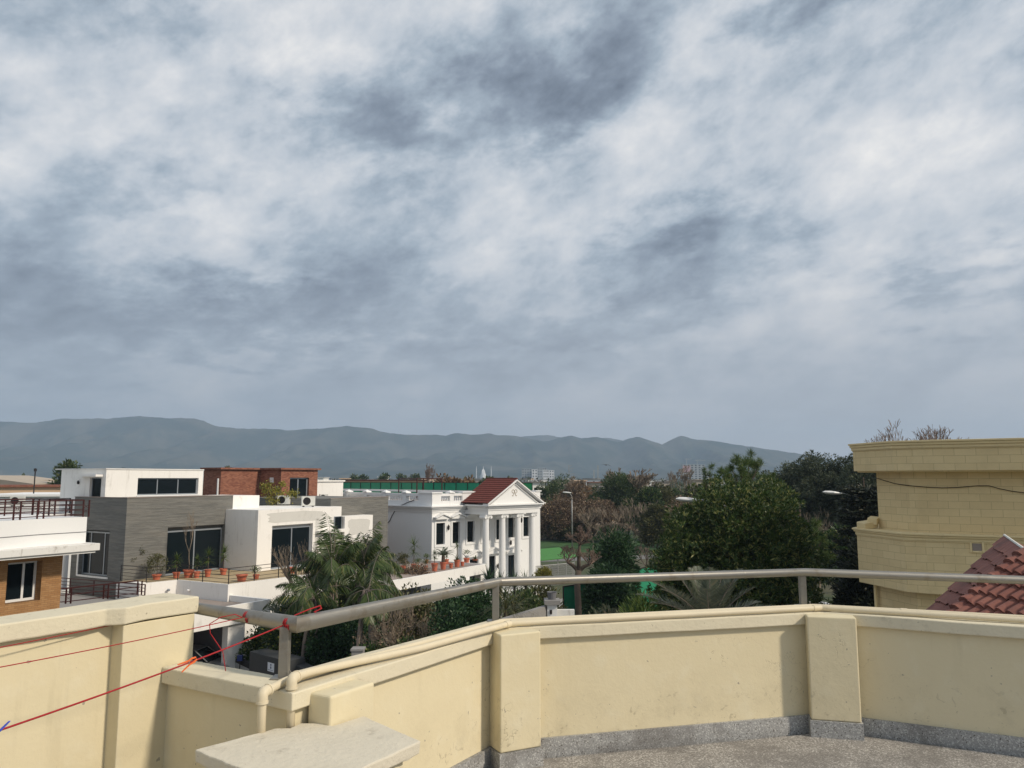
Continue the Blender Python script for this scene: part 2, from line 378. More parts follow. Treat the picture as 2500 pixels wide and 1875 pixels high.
# front edge of the coping, from the tall wall round the bay to the right
A = (-1.62, 3.71); K = (-.891, 3.268); F1 = (-.054, 4.642); F2 = (2.023, 5.181); F3 = (5.2, 3.60)
POLY = [A, K, F1, F2, F3]
TOP = .735
def offset_poly(pl, d):
    """offset towards the camera side (right-hand side of the direction of travel) by d"""
    out = []
    dirs = [unit(pl[i], pl[i + 1]) for i in range(len(pl) - 1)]
    nr = [Vector((q.y, -q.x)) for q in dirs]
    for i in range(len(pl)):
        if i == 0: out.append(off(pl[0], nr[0], d))
        elif i == len(pl) - 1: out.append(off(pl[i], nr[-1], d))
        else: out.append(isect(off(pl[i], nr[i - 1], d), dirs[i - 1], off(pl[i], nr[i], d), dirs[i]))
    return out
BACK = [( -1.534,3.851), (-1.045,3.555), (-.115,4.93), (2.04,5.50), (6.2, 4.05)]
face = offset_poly(POLY, -.035)
inner = [off(BACK[i], (0, 0), 0) for i in range(5)]
par = thing('terrace_parapet', 'low cream parapet wall bending round the roof terrace in front', 'parapet', (0,0,0))
def strip(front, back, z0, z1, mb):
    for i in range(len(front) - 1):
        mb.prism([front[i], front[i + 1], back[i + 1], back[i]], z0, z1)
    return mb
b = MB(); bk = [off(p, (0, 0), 0) for p in BACK]
def ring(front, back, z0, z1):
    """one continuous bent wall (no inner walls)"""
    n = len(front); v = []
    for z in (z0, z1):
        for p in front: v.append((p[0], p[1], z))
        for p in back: v.append((p[0], p[1], z))
    f = []
    for i in range(n - 1):
        f.append((i, i + 1, 2*n + i + 1, 2*n + i)); f.append((n + i + 1, n + i, 3*n + i, 3*n + i + 1))
        f.append((2*n + i, 2*n + i + 1, 3*n + i + 1, 3*n + i)); f.append((i + 1, i, n + i, n + i + 1))
    f.append((0, 2*n, 3*n, n)); f.append((n - 1, 2*n - 1, 4*n - 1, 3*n - 1))
    m = MB(); m.v = v; m.f = f; return m
shr = [((p[0]*.985+q[0]*.015), (p[1]*.985+q[1]*.015)) for p, q in zip(BACK, face)]
ring(face, shr, -.4, .662).build('wall_panel', 'cream_paint', par)
# coping: a slightly wavy edge, like hand-laid plaster
def wavy(pts, k=14):
    out = []
    for i in range(len(pts) - 1):
        for j in range(k): t = j / k; out.append((pts[i][0] + (pts[i+1][0] - pts[i][0]) * t, pts[i][1] + (pts[i+1][1] - pts[i][1]) * t))
    out.append(pts[-1]); return out
fw, bw = wavy(POLY), wavy(BACK)
cp = ring(fw, bw, .662, TOP)
for i, v in enumerate(cp.v):
    q = Vector(v); d = mnoise.noise(q * 3.1) * .0035 + mnoise.noise(q * 11) * .0018
    cp.v[i] = (v[0] + d * .5, v[1] - d, v[2] + d)
cp.build('coping', 'cream_cap', par, bevel=.006)
skf = offset_poly(POLY, -.012)
ring(skf, offset_poly(POLY, -.034), -.05, .098).build('skirting', 'terrazzo_skirt', par)
def pillar(p0, p1, depth, name='pillar', ztop=TOP - .004):
    """pier standing out of the wall: p0-p1 is its front face"""
    d = unit(p0, p1); nb = Vector((-d.y, d.x))
    q0, q1 = off(p0, nb, depth), off(p1, nb, depth)
    m = MB(); m.prism([p0, p1, q1, q0], .10, ztop); m.build(name, 'cream_paint', par, bevel=.009, seg=3)
    e0, e1 = off(off(p0, -d, .008), -nb, .010), off(off(p1, d, .008), -nb, .010)
    m = MB(); m.prism([e0, e1, off(e1, nb, depth), off(e0, nb, depth)], -.05, .0985); m.build('pillar_skirting', 'terrazzo_skirt', par)
pillar((-.064, 4.46), (.165, 4.575), .17)
pillar((1.875, 5.065), (2.160, 4.995), .17)
dC = unit(K, F1); nC = Vector((dC.y, -dC.x))
p0 = off(off(K, dC, .10), nC, .115); p1 = off(off(K, dC, .37), nC, .115)
m = MB(); m.prism([p0, p1, off(p1, nC, -.13), off(p0, nC, -.13)], .0, TOP - .02); m.build('pillar', 'cream_paint', par, bevel=.012, seg=3)

# tall wall to the left
tw = thing('terrace_wall', 'tall cream wall with pier and stepped coping at left of terrace', 'wall', (0,0,0))
W0 = Vector((.52, .854)).normalized(); NW = Vector((W0.y, -W0.x))      # along, towards the terrace
def wp(s, n): return (A[0] + W0.x * s + NW.x * n, A[1] + W0.y * s + NW.y * n)
MB().prism([wp(-6, -.085), wp(-.2, -.085), wp(-.2, -.215), wp(-6, -.215)], -.4, .955).build('wall_panel', 'cream_paint', tw)
MB().prism([wp(-.2, 0), wp(.165, 0), wp(.165, -.215), wp(-.2, -.215)], -.4, .953).build('pier', 'cream_paint', tw, bevel=.004)
c = MB(); ft, bt = [wp(-6 + 5.74 * i / 60, -.046) for i in range(61)], [wp(-6 + 5.74 * i / 60, -.245) for i in range(61)]
ft += [wp(-.2, .012), wp(-.1, .012), wp(.03, .012), wp(.178, .012)]; bt += [wp(-.2, -.245), wp(-.1, -.245), wp(.03, -.245), wp(.178, -.245)]
cp = ring(ft, bt, .955, 1.03)
for i, v in enumerate(cp.v):
    q = Vector(v); d = mnoise.noise(q * 2.7) * .005 + mnoise.noise(q * 9) * .003
    cp.v[i] = (v[0] - d * .5, v[1] + d * .4, v[2] + d * 1.2)
cp.build('coping', 'cream_cap', tw, bevel=.007)

# floor
fl = MB(); fl.poly([(-4.6,-3,0),(6.5,-3,0),(6.5,3.2,0),(5.2,3.58,0),(2.03,5.15,0),(-.04,4.62,0),(-.88,3.25,0),(-1.62,3.7,0),(-4.6,-1.2,0)], [(0,1,2,3,4,5,6,7,8)])
tag(fl.build('terrace_floor', 'terrazzo_floor'), kind='structure')
hb = MB(); hb.prism([(-7.4,-9),(6.4,-9),(6.4,3.9),(2.03,5.35),(-.1,4.8),(-1.02,3.45),(-1.55,3.75),(-7.4,-6)], GZ, -.41)
tag(hb.build('house_below', 'cream_paint'), 'cream house body carrying the roof terrace', 'house')

# masonry ledge in front
lg = thing('masonry_ledge', 'rough plastered slab on a short cream pier in the terrace corner', 'ledge', (0,0,0))
sl = [(-1.18,3.02),(-.99,3.225),(-.955,3.272),(-.90,3.275),(-.87,3.335),(-.78,3.33),(-.735,3.30),(-.63,3.43),(-.35,3.115),(-.661,2.60)][::-1]
cen = Vector((-.78, 3.02, .575)); v = []; top = []
outl = []
for i in range(len(sl)):
    a, c2 = Vector(sl[i]), Vector(sl[(i + 1) % len(sl)]); k = max(1, int((c2 - a).length / .035))
    for j in range(k):
        q = a.lerp(c2, j / k); e = mnoise.noise(Vector((q.x * 14, q.y * 14, 1))) * .007; outl.append((q.x + e, q.y + e * .6))
bm = bmesh.new(); n = len(outl)
vt = [bm.verts.new((x, y, .600 + mnoise.noise(Vector((x * 9, y * 9, 5))) * .003)) for x, y in outl]
vb = [bm.verts.new((x * .99 + -.78 * .01, y * .99 + 3.02 * .01, .553 + mnoise.noise(Vector((x * 20, y * 20, 9))) * .005)) for x, y in outl]
ft_ = bm.faces.new(vt[::-1]) if False else bm.faces.new(vt); bm.faces.new(vb[::-1])
for i in range(n): bm.faces.new((vt[i], vb[i], vb[(i + 1) % n], vt[(i + 1) % n]))
bmesh.ops.recalc_face_normals(bm, faces=bm.faces)
me = bpy.data.meshes.new('slab'); bm.to_mesh(me); bm.free(); me.materials.append(MATS['slab_paint'])
so = bpy.data.objects.new('slab', me); COL.objects.link(so); so.parent = lg
bv = so.modifiers.new('bevel', 'BEVEL'); bv.width = .006; bv.segments = 2; bv.limit_method = 'ANGLE'; bv.angle_limit = R(50)
inn = [(-.78 + (x + .78) * .86, 3.0 + (y - 3.0) * .86) for x, y in [(-1.18,3.02),(-.90,3.28),(-.70,3.33),(-.35,3.10),(-.661,2.60)]][::-1]
MB().prism(inn, -.05, .553).build('pier', 'cream_paint', lg, bevel=.01)

# handrail
hr = thing('handrail', 'dull steel pipe handrail on square posts above the parapet', 'handrail', (0,0,0))
RZ = .965; V0 = (-1.64, 3.962, RZ + .004); V1 = (-.941, 3.49, RZ); V2 = (-.078, 4.895, RZ); V3 = (2.005, 5.40, RZ); V4 = (6.0, 4.03, RZ)
def smooth_tube(mb, pts, r, n=16, bend=.0):
    return mb.tube(pts, r, n)
m = MB()
for a_, b_ in ((V0, V1), (V1, V2), (V2, V3), (V3, V4)):
    pass
m.tube([V0, V1, V2, V3, V4], .0252, 20).build('rail', 'dull_steel', hr, smooth='auto')
for p_, q_, in (((-.997, 3.512), V1), ((-.10, 4.865), V2), ((1.990, 5.43), V3), ((4.0, 4.72), V3)):
    m = MB(); m.box(p_[0] - .021, p_[0] + .021, p_[1] - .021, p_[1] + .021, TOP - .01, RZ - .012)
    post = m.build('post', 'dull_steel', hr, bevel=.003)
    bo = MB(); bo.box(p_[0] - .05, p_[0] + .05, p_[1] - .04, p_[1] + .04, TOP + .0, TOP + .006)
    bo.lathe((p_[0] + .034, p_[1] - .03, TOP + .006), [(.009, 0), (.009, .008), (.005, .008), (.005, .03), (.001, .032)], 8)
    bo.build('anchor_bolt', 'dull_steel', post)
for (p_, q_, t_) in ((V1, V2, .0), (V1, V2, .33), (V2, V3, .0), (V2, V3, .36), (V2, V3, .78), (V3, V4, .0), (V3, V4, .42), (V0, V1, .38)):
    a_, b_ = Vector(p_), Vector(q_); c_ = a_.lerp(b_, t_); d_ = (b_ - a_).normalized()
    if t_ > 0: MB().tube([c_ - d_ * .0015, c_ + d_ * .0015], .0262, 20).build('weld_seam', 'dull_steel', hr, smooth='auto')

# water pipes
def rounded(pts, r=.035, k=5):
    pts = [Vector(p) for p in pts]; out = [pts[0]]
    for i in range(1, len(pts) - 1):
        a, b_, c_ = pts[i - 1], pts[i], pts[i + 1]; d1 = (a - b_).normalized(); d2 = (c_ - b_).normalized()
        rr = min(r, (a - b_).length * .45, (c_ - b_).length * .45); s, e = b_ + d1 * rr, b_ + d2 * rr
        for j in range(k + 1):
            t = j / k; out.append(s.lerp(b_, t).lerp(b_.lerp(e, t), t))
    out.append(pts[-1]); return out
def pipe(name, label, pts, r, elbows, couplings):
    o = thing(name, label, 'water pipe', (0,0,0), group='water pipes along the parapet')
    MB().tube(rounded(pts, .03), r, 14).build('pipe_run', 'pvc_pipe', o, smooth=True)
    for i in elbows:
        p = [Vector(q) for q in pts]; a, b_, c_ = p[i - 1], p[i], p[i + 1]
        L = .042; seg = rounded([b_ + (a - b_).normalized() * L, b_, b_ + (c_ - b_).normalized() * L], .036, 8)
        mm = MB(); mm.tube(seg, r * 1.28, 16); 
        mm.tube([seg[0], seg[0] + (seg[0] - b_).normalized() * -.010], r * 1.42, 16); mm.tube([seg[-1], seg[-1] + (b_ - seg[-1]).normalized() * .010], r * 1.42, 16)
        mm.build('elbow', 'pvc_pipe', o, smooth='auto')
    for (i, t, L) in couplings:
        p = [Vector(q) for q in pts]; a = p[i].lerp(p[i + 1], t); d = (p[i + 1] - p[i]).normalized()
        MB().tube([a - d * L, a + d * L], r * 1.16, 14).build('coupling', 'pvc_pipe', o, smooth='auto')
    return o
ZP = .757
pipe('water_pipe', 'front cream water pipe lying along the parapet edge, nearer the terrace', [(-.905,3.305,.55),(-.905,3.305,.785),(-.875,3.44,.775),(-.706,3.70,.762),(-.459,3.995,ZP),(-.012,4.665,ZP),(2.03,5.22,ZP),(3.068,4.77,ZP),(5.3,3.78,ZP)],
     .0172, [1], [(4, .965, .02), (5, .01, .016), (5, .985, .03), (6, .03, .02), (7, .1, .02)])
pipe('water_pipe', 'back cream water pipe beside the handrail posts, farther from the terrace', [(-.998,3.222,.55),(-.998,3.222,.750),(-.945,3.385,.757),(-.80,3.63,.755),(-.52,4.04,ZP-.002),(-.062,4.735,ZP-.002),(2.01,5.285,ZP-.002),(3.12,4.86,ZP-.002),(5.4,3.87,ZP-.002)],
     .0172, [1], [(6, .45, .02)])

# washing lines
def line(name, label, pts, loops, r=.0020, group='red washing lines'):
    o = thing(name, label, 'washing line', (0,0,0), group=group)
    MB().tube(pts, r, 6).build('cord', 'red_string', o, smooth=True)
    k = MB()
    for q in loops: k.tube(q, r * 1.05, 6)
    k.build('knot', 'red_string', o, smooth=True)
    return o
def sag(a, b_, s, n=14):
    a, b_ = Vector(a), Vector(b_); return [a.lerp(b_, i / n) + Vector((0, 0, -s * 4 * (i / n) * (1 - i / n))) for i in range(n + 1)]
def wrap(c, d, r=.0285, turns=1.0, pitch=.02):
    c, d = Vector(c), Vector(d).normalized(); u = d.cross(Vector((0,0,1))).normalized(); v_ = u.cross(d); out = []
    for i in range(int(18 * turns) + 1):
        t = i / 18; an = 2 * math.pi * t; out.append(c + (u * math.cos(an) + v_ * math.sin(an)) * r + d * pitch * t)
    return out
dR = (Vector(V1) - Vector(V0)).normalized(); dR2 = (Vector(V2) - Vector(V1)).normalized()
front = Vector((dR.y, -dR.x, 0)); 
c1 = Vector(V0).lerp(Vector(V1), .062); c2_ = Vector(V0).lerp(Vector(V1), .60); c3 = Vector(V0).lerp(Vector(V1), .93)
e1 = c1 + front * .03 - Vector((0,0,.008)); e2 = c2_ + front * .03; e3 = c3 + front * .03 - Vector((0,0,.006))
n1_ = at(-60, 1592, z=.945); n2_ = at(-60, 1640, z=.945); n3_ = at(-60, 1803, z=.93)
line('washing_line', 'highest thin red cord, tied to handrail beside the tall wall', sag(e1, n1_, .004), [wrap(c1, dR), wrap(c1 - dR * .006, dR, turns=1.0, pitch=-.01),
     [e1, e1 + Vector((-.006,-.005,.03)), e1 + Vector((.0,-.005,.062)), e1 + Vector((.016,0,.066)), e1 + Vector((.022,.002,.03)), e1],
     [e1 + Vector((.01,0,0)), e1 + Vector((.012,0,-.05)), e1 + Vector((.014,0,-.10)), e1 + Vector((.022,-.002,-.125)), e1 + Vector((.028,0,-.14))]])
line('washing_line', 'middle thin red cord with a dangling tail, knotted mid handrail', sag(e2, n2_, .006), [wrap(c2_, dR), wrap(c2_ + dR * .01, dR),
     [e2, e2 + Vector((-.03,-.01,.016)), e2 + Vector((-.09,-.03,.006)), e2 + Vector((-.13,-.05,-.02)), e2 + Vector((-.125,-.05,-.06)), e2 + Vector((-.095,-.05,-.10)), e2 + Vector((-.065,-.05,-.14)), e2 + Vector((-.055,-.05,-.19)), e2 + Vector((-.048,-.05,-.225))]])
L3 = sag(e3, n3_, .010)
line('washing_line', 'lowest thick red cord carrying the orange clothes peg', L3, [wrap(c3, dR), wrap(c3 + dR * .012, dR), wrap(c3 + dR * .02, -dR),
     [e3, c3 + Vector((.03,.0,.034)), c3 + Vector((.08,.04,.052)), c3 + Vector((.12,.08,.062)), c3 + Vector((.126,.08,.05)), c3 + Vector((.10,.06,.038)), c3 + Vector((.11,.06,.03))]], r=.0029)
def peg(name, label, p, ang, mat):
    o = thing(name, label, 'clothes peg', p, group=None)
    for s in (1, -1):
        q = MB(); q.extr([(-.028, s*.001), (-.012, s*.005), (.0, s*.0035), (.034, s*.013), (.036, s*.0175), (.0, s*.0095), (-.016, s*.011), (-.029, s*.006)][::s], 'y', -.0045, .0045)
        q.build('jaw', mat, o, bevel=.0012)
    MB().tube([(0,-.006,-.004),(0,-.006,.004),(0,.006,.004),(0,.006,-.004),(0,-.006,-.004)], .0012, 5).build('spring', 'dull_steel', o)
    o.rotation_euler = ang; return o
def on_line(L, px):
    best = min(range(len(L) * 20), key=lambda i: abs(1250 + FPX * (lambda q: q.x / (q.y * math.cos(PITCH) + (q.z - EYE) * math.sin(PITCH)))(L[min(i // 20, len(L) - 2)].lerp(L[min(i // 20, len(L) - 2) + 1], (i % 20) / 20)) - px))
    i = best // 20; i = min(i, len(L) - 2); return L[i].lerp(L[i + 1], (best % 20) / 20)
pp = on_line(L3, 462)
peg('clothes_peg', 'orange plastic peg clipped open-legged on the lowest red cord', pp, (R(8), R(28), R(212)), 'orange_plastic')
pp = on_line(L3, -10)
peg('clothes_peg', 'blue plastic peg at the left edge on the lowest red cord', pp, (0, R(-60), R(30)), 'blue_plastic')
# ------------------------------------------------------------------ building helpers
def g_stone_ledge(n, b):
    p = pos(n); s = n.new('ShaderNodeSeparateXYZ'); n.set(s.inputs[0], p)
    mp = n.new('ShaderNodeMapping'); n.set(mp.inputs[0], p); mp.inputs[3].default_value = (.5, .5, 7)
    a = n.noise(mp.outputs[0], 1.6, 6, .7, .6); mp2 = n.new('ShaderNodeMapping'); n.set(mp2.inputs[0], p); mp2.inputs[3].default_value = (.12, .12, 1.2)
    d = n.noise(mp2.outputs[0], 2.0, 4, .6, 1.)
    c = n.mix(n.smooth(a, .3, .7), (.115,.115,.107,1), (.195,.192,.175,1)); c = n.mix(n.m('MULTIPLY', n.smooth(d, .45, .7), .4), c, (.22,.205,.175,1))
    n.set(b.inputs['Base Color'], c); b.inputs['Roughness'].default_value = .85; bump(n, b, a, .9, .05)
material('grey_ledge_stone', g_stone_ledge)
painted('white_paint', (.84,.82,.78), dirt=(.40,.37,.32), amount=.60, scale=1.1, rough=.85, bstr=.15, fine=8, mott=.05)
painted('white_clean', (.80,.80,.79), dirt=(.5,.5,.48), amount=.15, scale=.6, rough=.8, bstr=.1, fine=8, mott=.02)
painted('white_grimy', (.72,.71,.68), dirt=(.22,.19,.15), amount=.9, scale=2.2, rough=.9, bstr=.3, fine=12, mott=.06)
painted('peach_paint', (.66,.46,.30), dirt=(.3,.2,.14), amount=.2, scale=.5, bstr=.1, fine=6)
painted('tan_paint', (.42,.36,.29), dirt=(.22,.19,.15), amount=.3, scale=.5, bstr=.1, fine=6)
painted('roof_screed', (.30,.25,.22), dirt=(.15,.12,.10), amount=.6, scale=.8, bstr=.2, fine=10, streak=False)
painted('tile_floor', (.42,.33,.20), dirt=(.25,.17,.10), amount=.5, scale=1.2, bstr=.1, fine=10, streak=False)
painted('paving', (.27,.26,.25), dirt=(.14,.13,.12), amount=.6, scale=.3, bstr=.2, fine=10, streak=False)
simple('alu_frame', (.30,.33,.36), .4, .3, .1)
simple('white_frame', (.75,.75,.74), .5, 0, .05)
simple('black_metal', (.025,.02,.02), .5, .3, .2)
simple('maroon_metal', (.055,.014,.012), .5, .2, .25)
simple('dark_void', (.02,.02,.022), .9)
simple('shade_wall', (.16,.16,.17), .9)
simple('ac_plastic', (.62,.62,.58), .5, 0, .06)
simple('terracotta', (.52,.15,.085), .8, 0, .18, 6, .2)
def g_glass(n, b):
    p = pos(n); a = n.noise(p, .5, 3, .5)
    n.set(b.inputs['Base Color'], n.mix(a, (.004,.008,.011,1), (.010,.015,.018,1))); b.inputs['Roughness'].default_value = .10; b.inputs['Specular IOR Level'].default_value = .16
material('window_glass', g_glass)
def brickmat(name, c1, c2, mortar, sc, bw=.5, bh=.25, msize=.02, axis=0, rough=.9, bstr=.5, rot=0.):
    """brick pattern on any upright wall: u runs along the wall, v is height"""
    def f(n, b):
        tcn = n.new('ShaderNodeTexCoord'); s = n.new('ShaderNodeSeparateXYZ'); n.set(s.inputs[0], tcn.outputs['Object'])
        gn = n.new('ShaderNodeNewGeometry'); vt = n.new('ShaderNodeVectorTransform', vector_type='NORMAL', convert_from='WORLD', convert_to='OBJECT')
        n.set(vt.inputs[0], gn.outputs['True Normal']); sn = n.new('ShaderNodeSeparateXYZ'); n.set(sn.inputs[0], vt.outputs[0])
        # along-wall coordinate: position dot (normal turned by 90 degrees)
        u = n.m('SUBTRACT', n.m('MULTIPLY', s.outputs[0], sn.outputs[1]), n.m('MULTIPLY', s.outputs[1], sn.outputs[0]))
        v = n.comb(u, s.outputs[2], 0)
        t = n.new('ShaderNodeTexBrick'); n.set(t.inputs['Vector'], v); t.inputs['Scale'].default_value = sc
        t.inputs['Color1'].default_value = c4(c1); t.inputs['Color2'].default_value = c4(c2); t.inputs['Mortar'].default_value = c4(mortar)
        t.inputs['Mortar Size'].default_value = msize; t.inputs['Brick Width'].default_value = bw; t.inputs['Row Height'].default_value = bh
        t.inputs['Mortar Smooth'].default_value = .3
        q = n.noise(tcn.outputs['Object'], 1.1, 6, .65); c = n.mix(n.m('MULTIPLY', n.smooth(q, .45, .75), .35), t.outputs['Color'], tuple(x * .62 for x in c1[:3]) + (1,))
        q2 = n.noise(tcn.outputs['Object'], 7, 4, .6); c = n.mix(n.m('MULTIPLY', q2, .25), c, tuple(x * .8 for x in c2[:3]) + (1,))
        n.set(b.inputs['Base Color'], c); b.inputs['Roughness'].default_value = rough; b.inputs['Specular IOR Level'].default_value = .2
        bump(n, b, n.m('SUBTRACT', n.m('MULTIPLY', q2, .3), t.outputs['Fac']), bstr, .015)
    return material(name, f)
brickmat('red_brick', (.20,.068,.045), (.37,.16,.10), (.20,.12,.09), 3.0, .7, .26, .03)
brickmat('orange_brick', (.33,.17,.07), (.42,.24,.11), (.20,.12,.065), 4.0, .9, .28, .02)
brickmat('yellow_block', (.72,.565,.31), (.78,.62,.35), (.46,.36,.19), 1.0, .56, .228, .006, bstr=.25)
painted('yellow_trim', (.77,.62,.35), dirt=(.22,.18,.11), amount=.4, scale=1.5, bstr=.3, fine=20)
def g_rooftile(n, b):
    p = pos(n); a = n.noise(p, 1.3, 4, .6); v = n.new('ShaderNodeTexVoronoi'); n.set(v.inputs['Vector'], p); v.inputs['Scale'].default_value = 3.5
    s = n.new('ShaderNodeSeparateColor'); n.t.links.new(v.outputs['Color'], s.inputs[0])
    c = n.mix(s.outputs[0], (.17,.062,.048,1), (.26,.105,.078,1)); c = n.mix(n.m('MULTIPLY', n.smooth(a, .5, .7), .6), c, (.11,.065,.055,1))
    n.set(b.inputs['Base Color'], c); b.inputs['Roughness'].default_value = .92; bump(n, b, n.noise(p, 25, 4, .6), .3, .01)
material('clay_tile', g_rooftile)
simple('house_tile', (.13,.032,.024), .75, 0, .35, 3, .2)

def T3(o, x, y, z): return o
def panel(mb, o, u, w, nrm, W, H, ops=(), depth=.15):
    """wall sheet with openings: o lower corner, u along, w up, nrm outward; ops (a0,a1,b0,b1)"""
    o, u, w, nrm = Vector(o), Vector(u), Vector(w), Vector(nrm)
    xs = sorted(set([0, W] + [c for q in ops for c in q[:2]])); zs = sorted(set([0, H] + [c for q in ops for c in q[2:]]))
    flip = u.cross(w).dot(nrm) < 0
    def quad(a, b_, c, d): mb.poly([a, b_, c, d], [(0,1,2,3) if not flip else (3,2,1,0)])
    for i in range(len(xs) - 1):
        for j in range(len(zs) - 1):
            cx, cz = (xs[i] + xs[i+1]) / 2, (zs[j] + zs[j+1]) / 2
            if any(q[0] < cx < q[1] and q[2] < cz < q[3] for q in ops): continue
            quad(o + u*xs[i] + w*zs[j], o + u*xs[i+1] + w*zs[j], o + u*xs[i+1] + w*zs[j+1], o + u*xs[i] + w*zs[j+1])
    for a0, a1, b0, b1 in ops:
        c = [o + u*a0 + w*b0, o + u*a1 + w*b0, o + u*a1 + w*b1, o + u*a0 + w*b1]; k = [q - nrm * depth for q in c]
        for i in range(4): quad(c[(i+1) % 4], c[i], k[i], k[(i+1) % 4])
        quad(k[0], k[1], k[2], k[3])
def shell(mb, x0, x1, y0, y1, z0, z1, front=(), left=(), depth=.15, top=True):
    """box whose front (facing -y) and left (facing -x) walls have openings (a0,a1,z0,z1) in local coordinates"""
    panel(mb, (x0, y0, z0), (1,0,0), (0,0,1), (0,-1,0), x1 - x0, z1 - z0, [(a - x0, b_ - x0, c - z0, d - z0) for a, b_, c, d in front], depth)
    panel(mb, (x0, y0, z0), (0,1,0), (0,0,1), (-1,0,0), y1 - y0, z1 - z0, [(a - y0, b_ - y0, c - z0, d - z0) for a, b_, c, d in left], depth)
    panel(mb, (x1, y0, z0), (0,1,0), (0,0,1), (1,0,0), y1 - y0, z1 - z0)
    panel(mb, (x0, y1, z0), (1,0,0), (0,0,1), (0,1,0), x1 - x0, z1 - z0)
    if top: mb.poly([(x0,y0,z1),(x1,y0,z1),(x1,y1,z1),(x0,y1,z1)], [(0,1,2,3)])
    return mb
def window(par, face, plane, a0, a1, z0, z1, mull=(), fm='alu_frame', depth=.12, trans=(), fw=.06, name='window'):
    """framed window set back from the wall: face 'y' (looks to -y) or 'x' (looks to -x)"""
    def bx(m, p0, p1, q0, q1, r0, r1):   # p along, q depth inwards, r height
        if face == 'y': m.box(p0, p1, plane + q0, plane + q1, r0, r1)
        else: m.box(plane + q0, plane + q1, p0, p1, r0, r1)
    d0, d1 = depth - .07, depth - .005; f = MB()
    e = .002
    bx(f, a0 + e, a0 + fw, d0, d1, z0 + e, z1 - e); bx(f, a1 - fw, a1 - e, d0, d1, z0 + e, z1 - e)
    bx(f, a0 + fw, a1 - fw, d0, d1, z0 + e, z0 + fw); bx(f, a0 + fw, a1 - fw, d0, d1, z1 - fw, z1 - e)
    for q in mull: bx(f, q - fw * .45, q + fw * .45, d0 + .004, d1 - .004, z0 + fw, z1 - fw)
    for q in trans: bx(f, a0 + fw, a1 - fw, d0 + .008, d1 - .008, q - fw * .3, q + fw * .3)
    fr = f.build(name, fm, par)
    g = MB(); bx(g, a0 + fw * .5, a1 - fw * .5, d1 - .035, d1 - .02, z0 + fw * .5, z1 - fw * .5); g.build('pane', 'window_glass', fr)
    return fr
class Frame:
    def __init__(s, o, a): s.o = Vector((o[0], o[1])); s.a = R(a); s.u = Vector((math.cos(s.a), math.sin(s.a))); s.v = Vector((-s.u.y, s.u.x))
    def _t(s, px, py, nrm, c):
        d = ray(px, py); return d, (c + s.o.dot(nrm)) / Vector((d.x, d.y)).dot(nrm)
    def on_y(s, px, py, yc=0.):
        d, t = s._t(px, py, s.v, yc); return (Vector((d.x, d.y)) * t - s.o).dot(s.u), EYE + d.z * t - GZ
    def on_x(s, px, py, xc=0.):
        d, t = s._t(px, py, s.u, xc); return (Vector((d.x, d.y)) * t - s.o).dot(s.v), EYE + d.z * t - GZ
    def on_z(s, px, py, z):
        p = at(px, py, z=GZ + z); q = Vector((p.x, p.y)) - s.o; return q.dot(s.u), q.dot(s.v)
    def world(s, x, y, z=0.): q = s.o + s.u * x + s.v * y; return Vector((q.x, q.y, GZ + z))
    def thing(s, name, label, cat, group=None): return thing(name, label, cat, (s.o.x, s.o.y, GZ), s.a, group)
def railing(par, pts, h, nb, mat, step=1.6, pw=.035, bw=.02, name='railing', ladder=False, hb=.08):
    """posts and horizontal bars along a polyline (local coordinates), posts are sub-parts"""
    m = MB(); pts = [Vector(p) for p in pts]
    for a, b_ in zip(pts[:-1], pts[1:]):
        for k in range(nb): z = hb + (h - hb) * k / (nb - 1); m.bar(a + Vector((0,0,z)), b_ + Vector((0,0,z)), bw * (1.5 if k == nb - 1 else 1))
    r = m.build(name, mat, par); posts = []
    for a, b_ in zip(pts[:-1], pts[1:]):
        L = (b_ - a).length; n = max(1, round(L / step)); posts += [a.lerp(b_, i / n) for i in range(n)]
    posts.append(pts[-1]); d = (pts[1] - pts[0]).normalized()
    for p in posts:
        q = MB(); q.box(p.x - pw/2, p.x + pw/2, p.y - pw/2, p.y + pw/2, p.z, p.z + h + .01)
        if ladder:
            e = p + d * .22; q.box(e.x - pw/2, e.x + pw/2, e.y - pw/2, e.y + pw/2, e.z, e.z + h)
            for c in (.35, .62): q.bar(p + Vector((0,0,h*(c-.12))), e + Vector((0,0,h*(c+.12))), .012); q.bar(p + Vector((0,0,h*(c+.12))), e + Vector((0,0,h*(c-.12))), .012)
        q.build('post', mat, r)
    return r

# ------------------------------------------------------------------ the grey and white modern house
F = Frame(at(311, 1216, Y=43), 60)
mh = F.thing('modern_house', 'flat roofed house of grey ledge stone and white cubes with big dark windows', 'house')
GT = 8.53; TF = 4.05; XG = 6.67; Y2 = -2.88; XW2 = 13.0
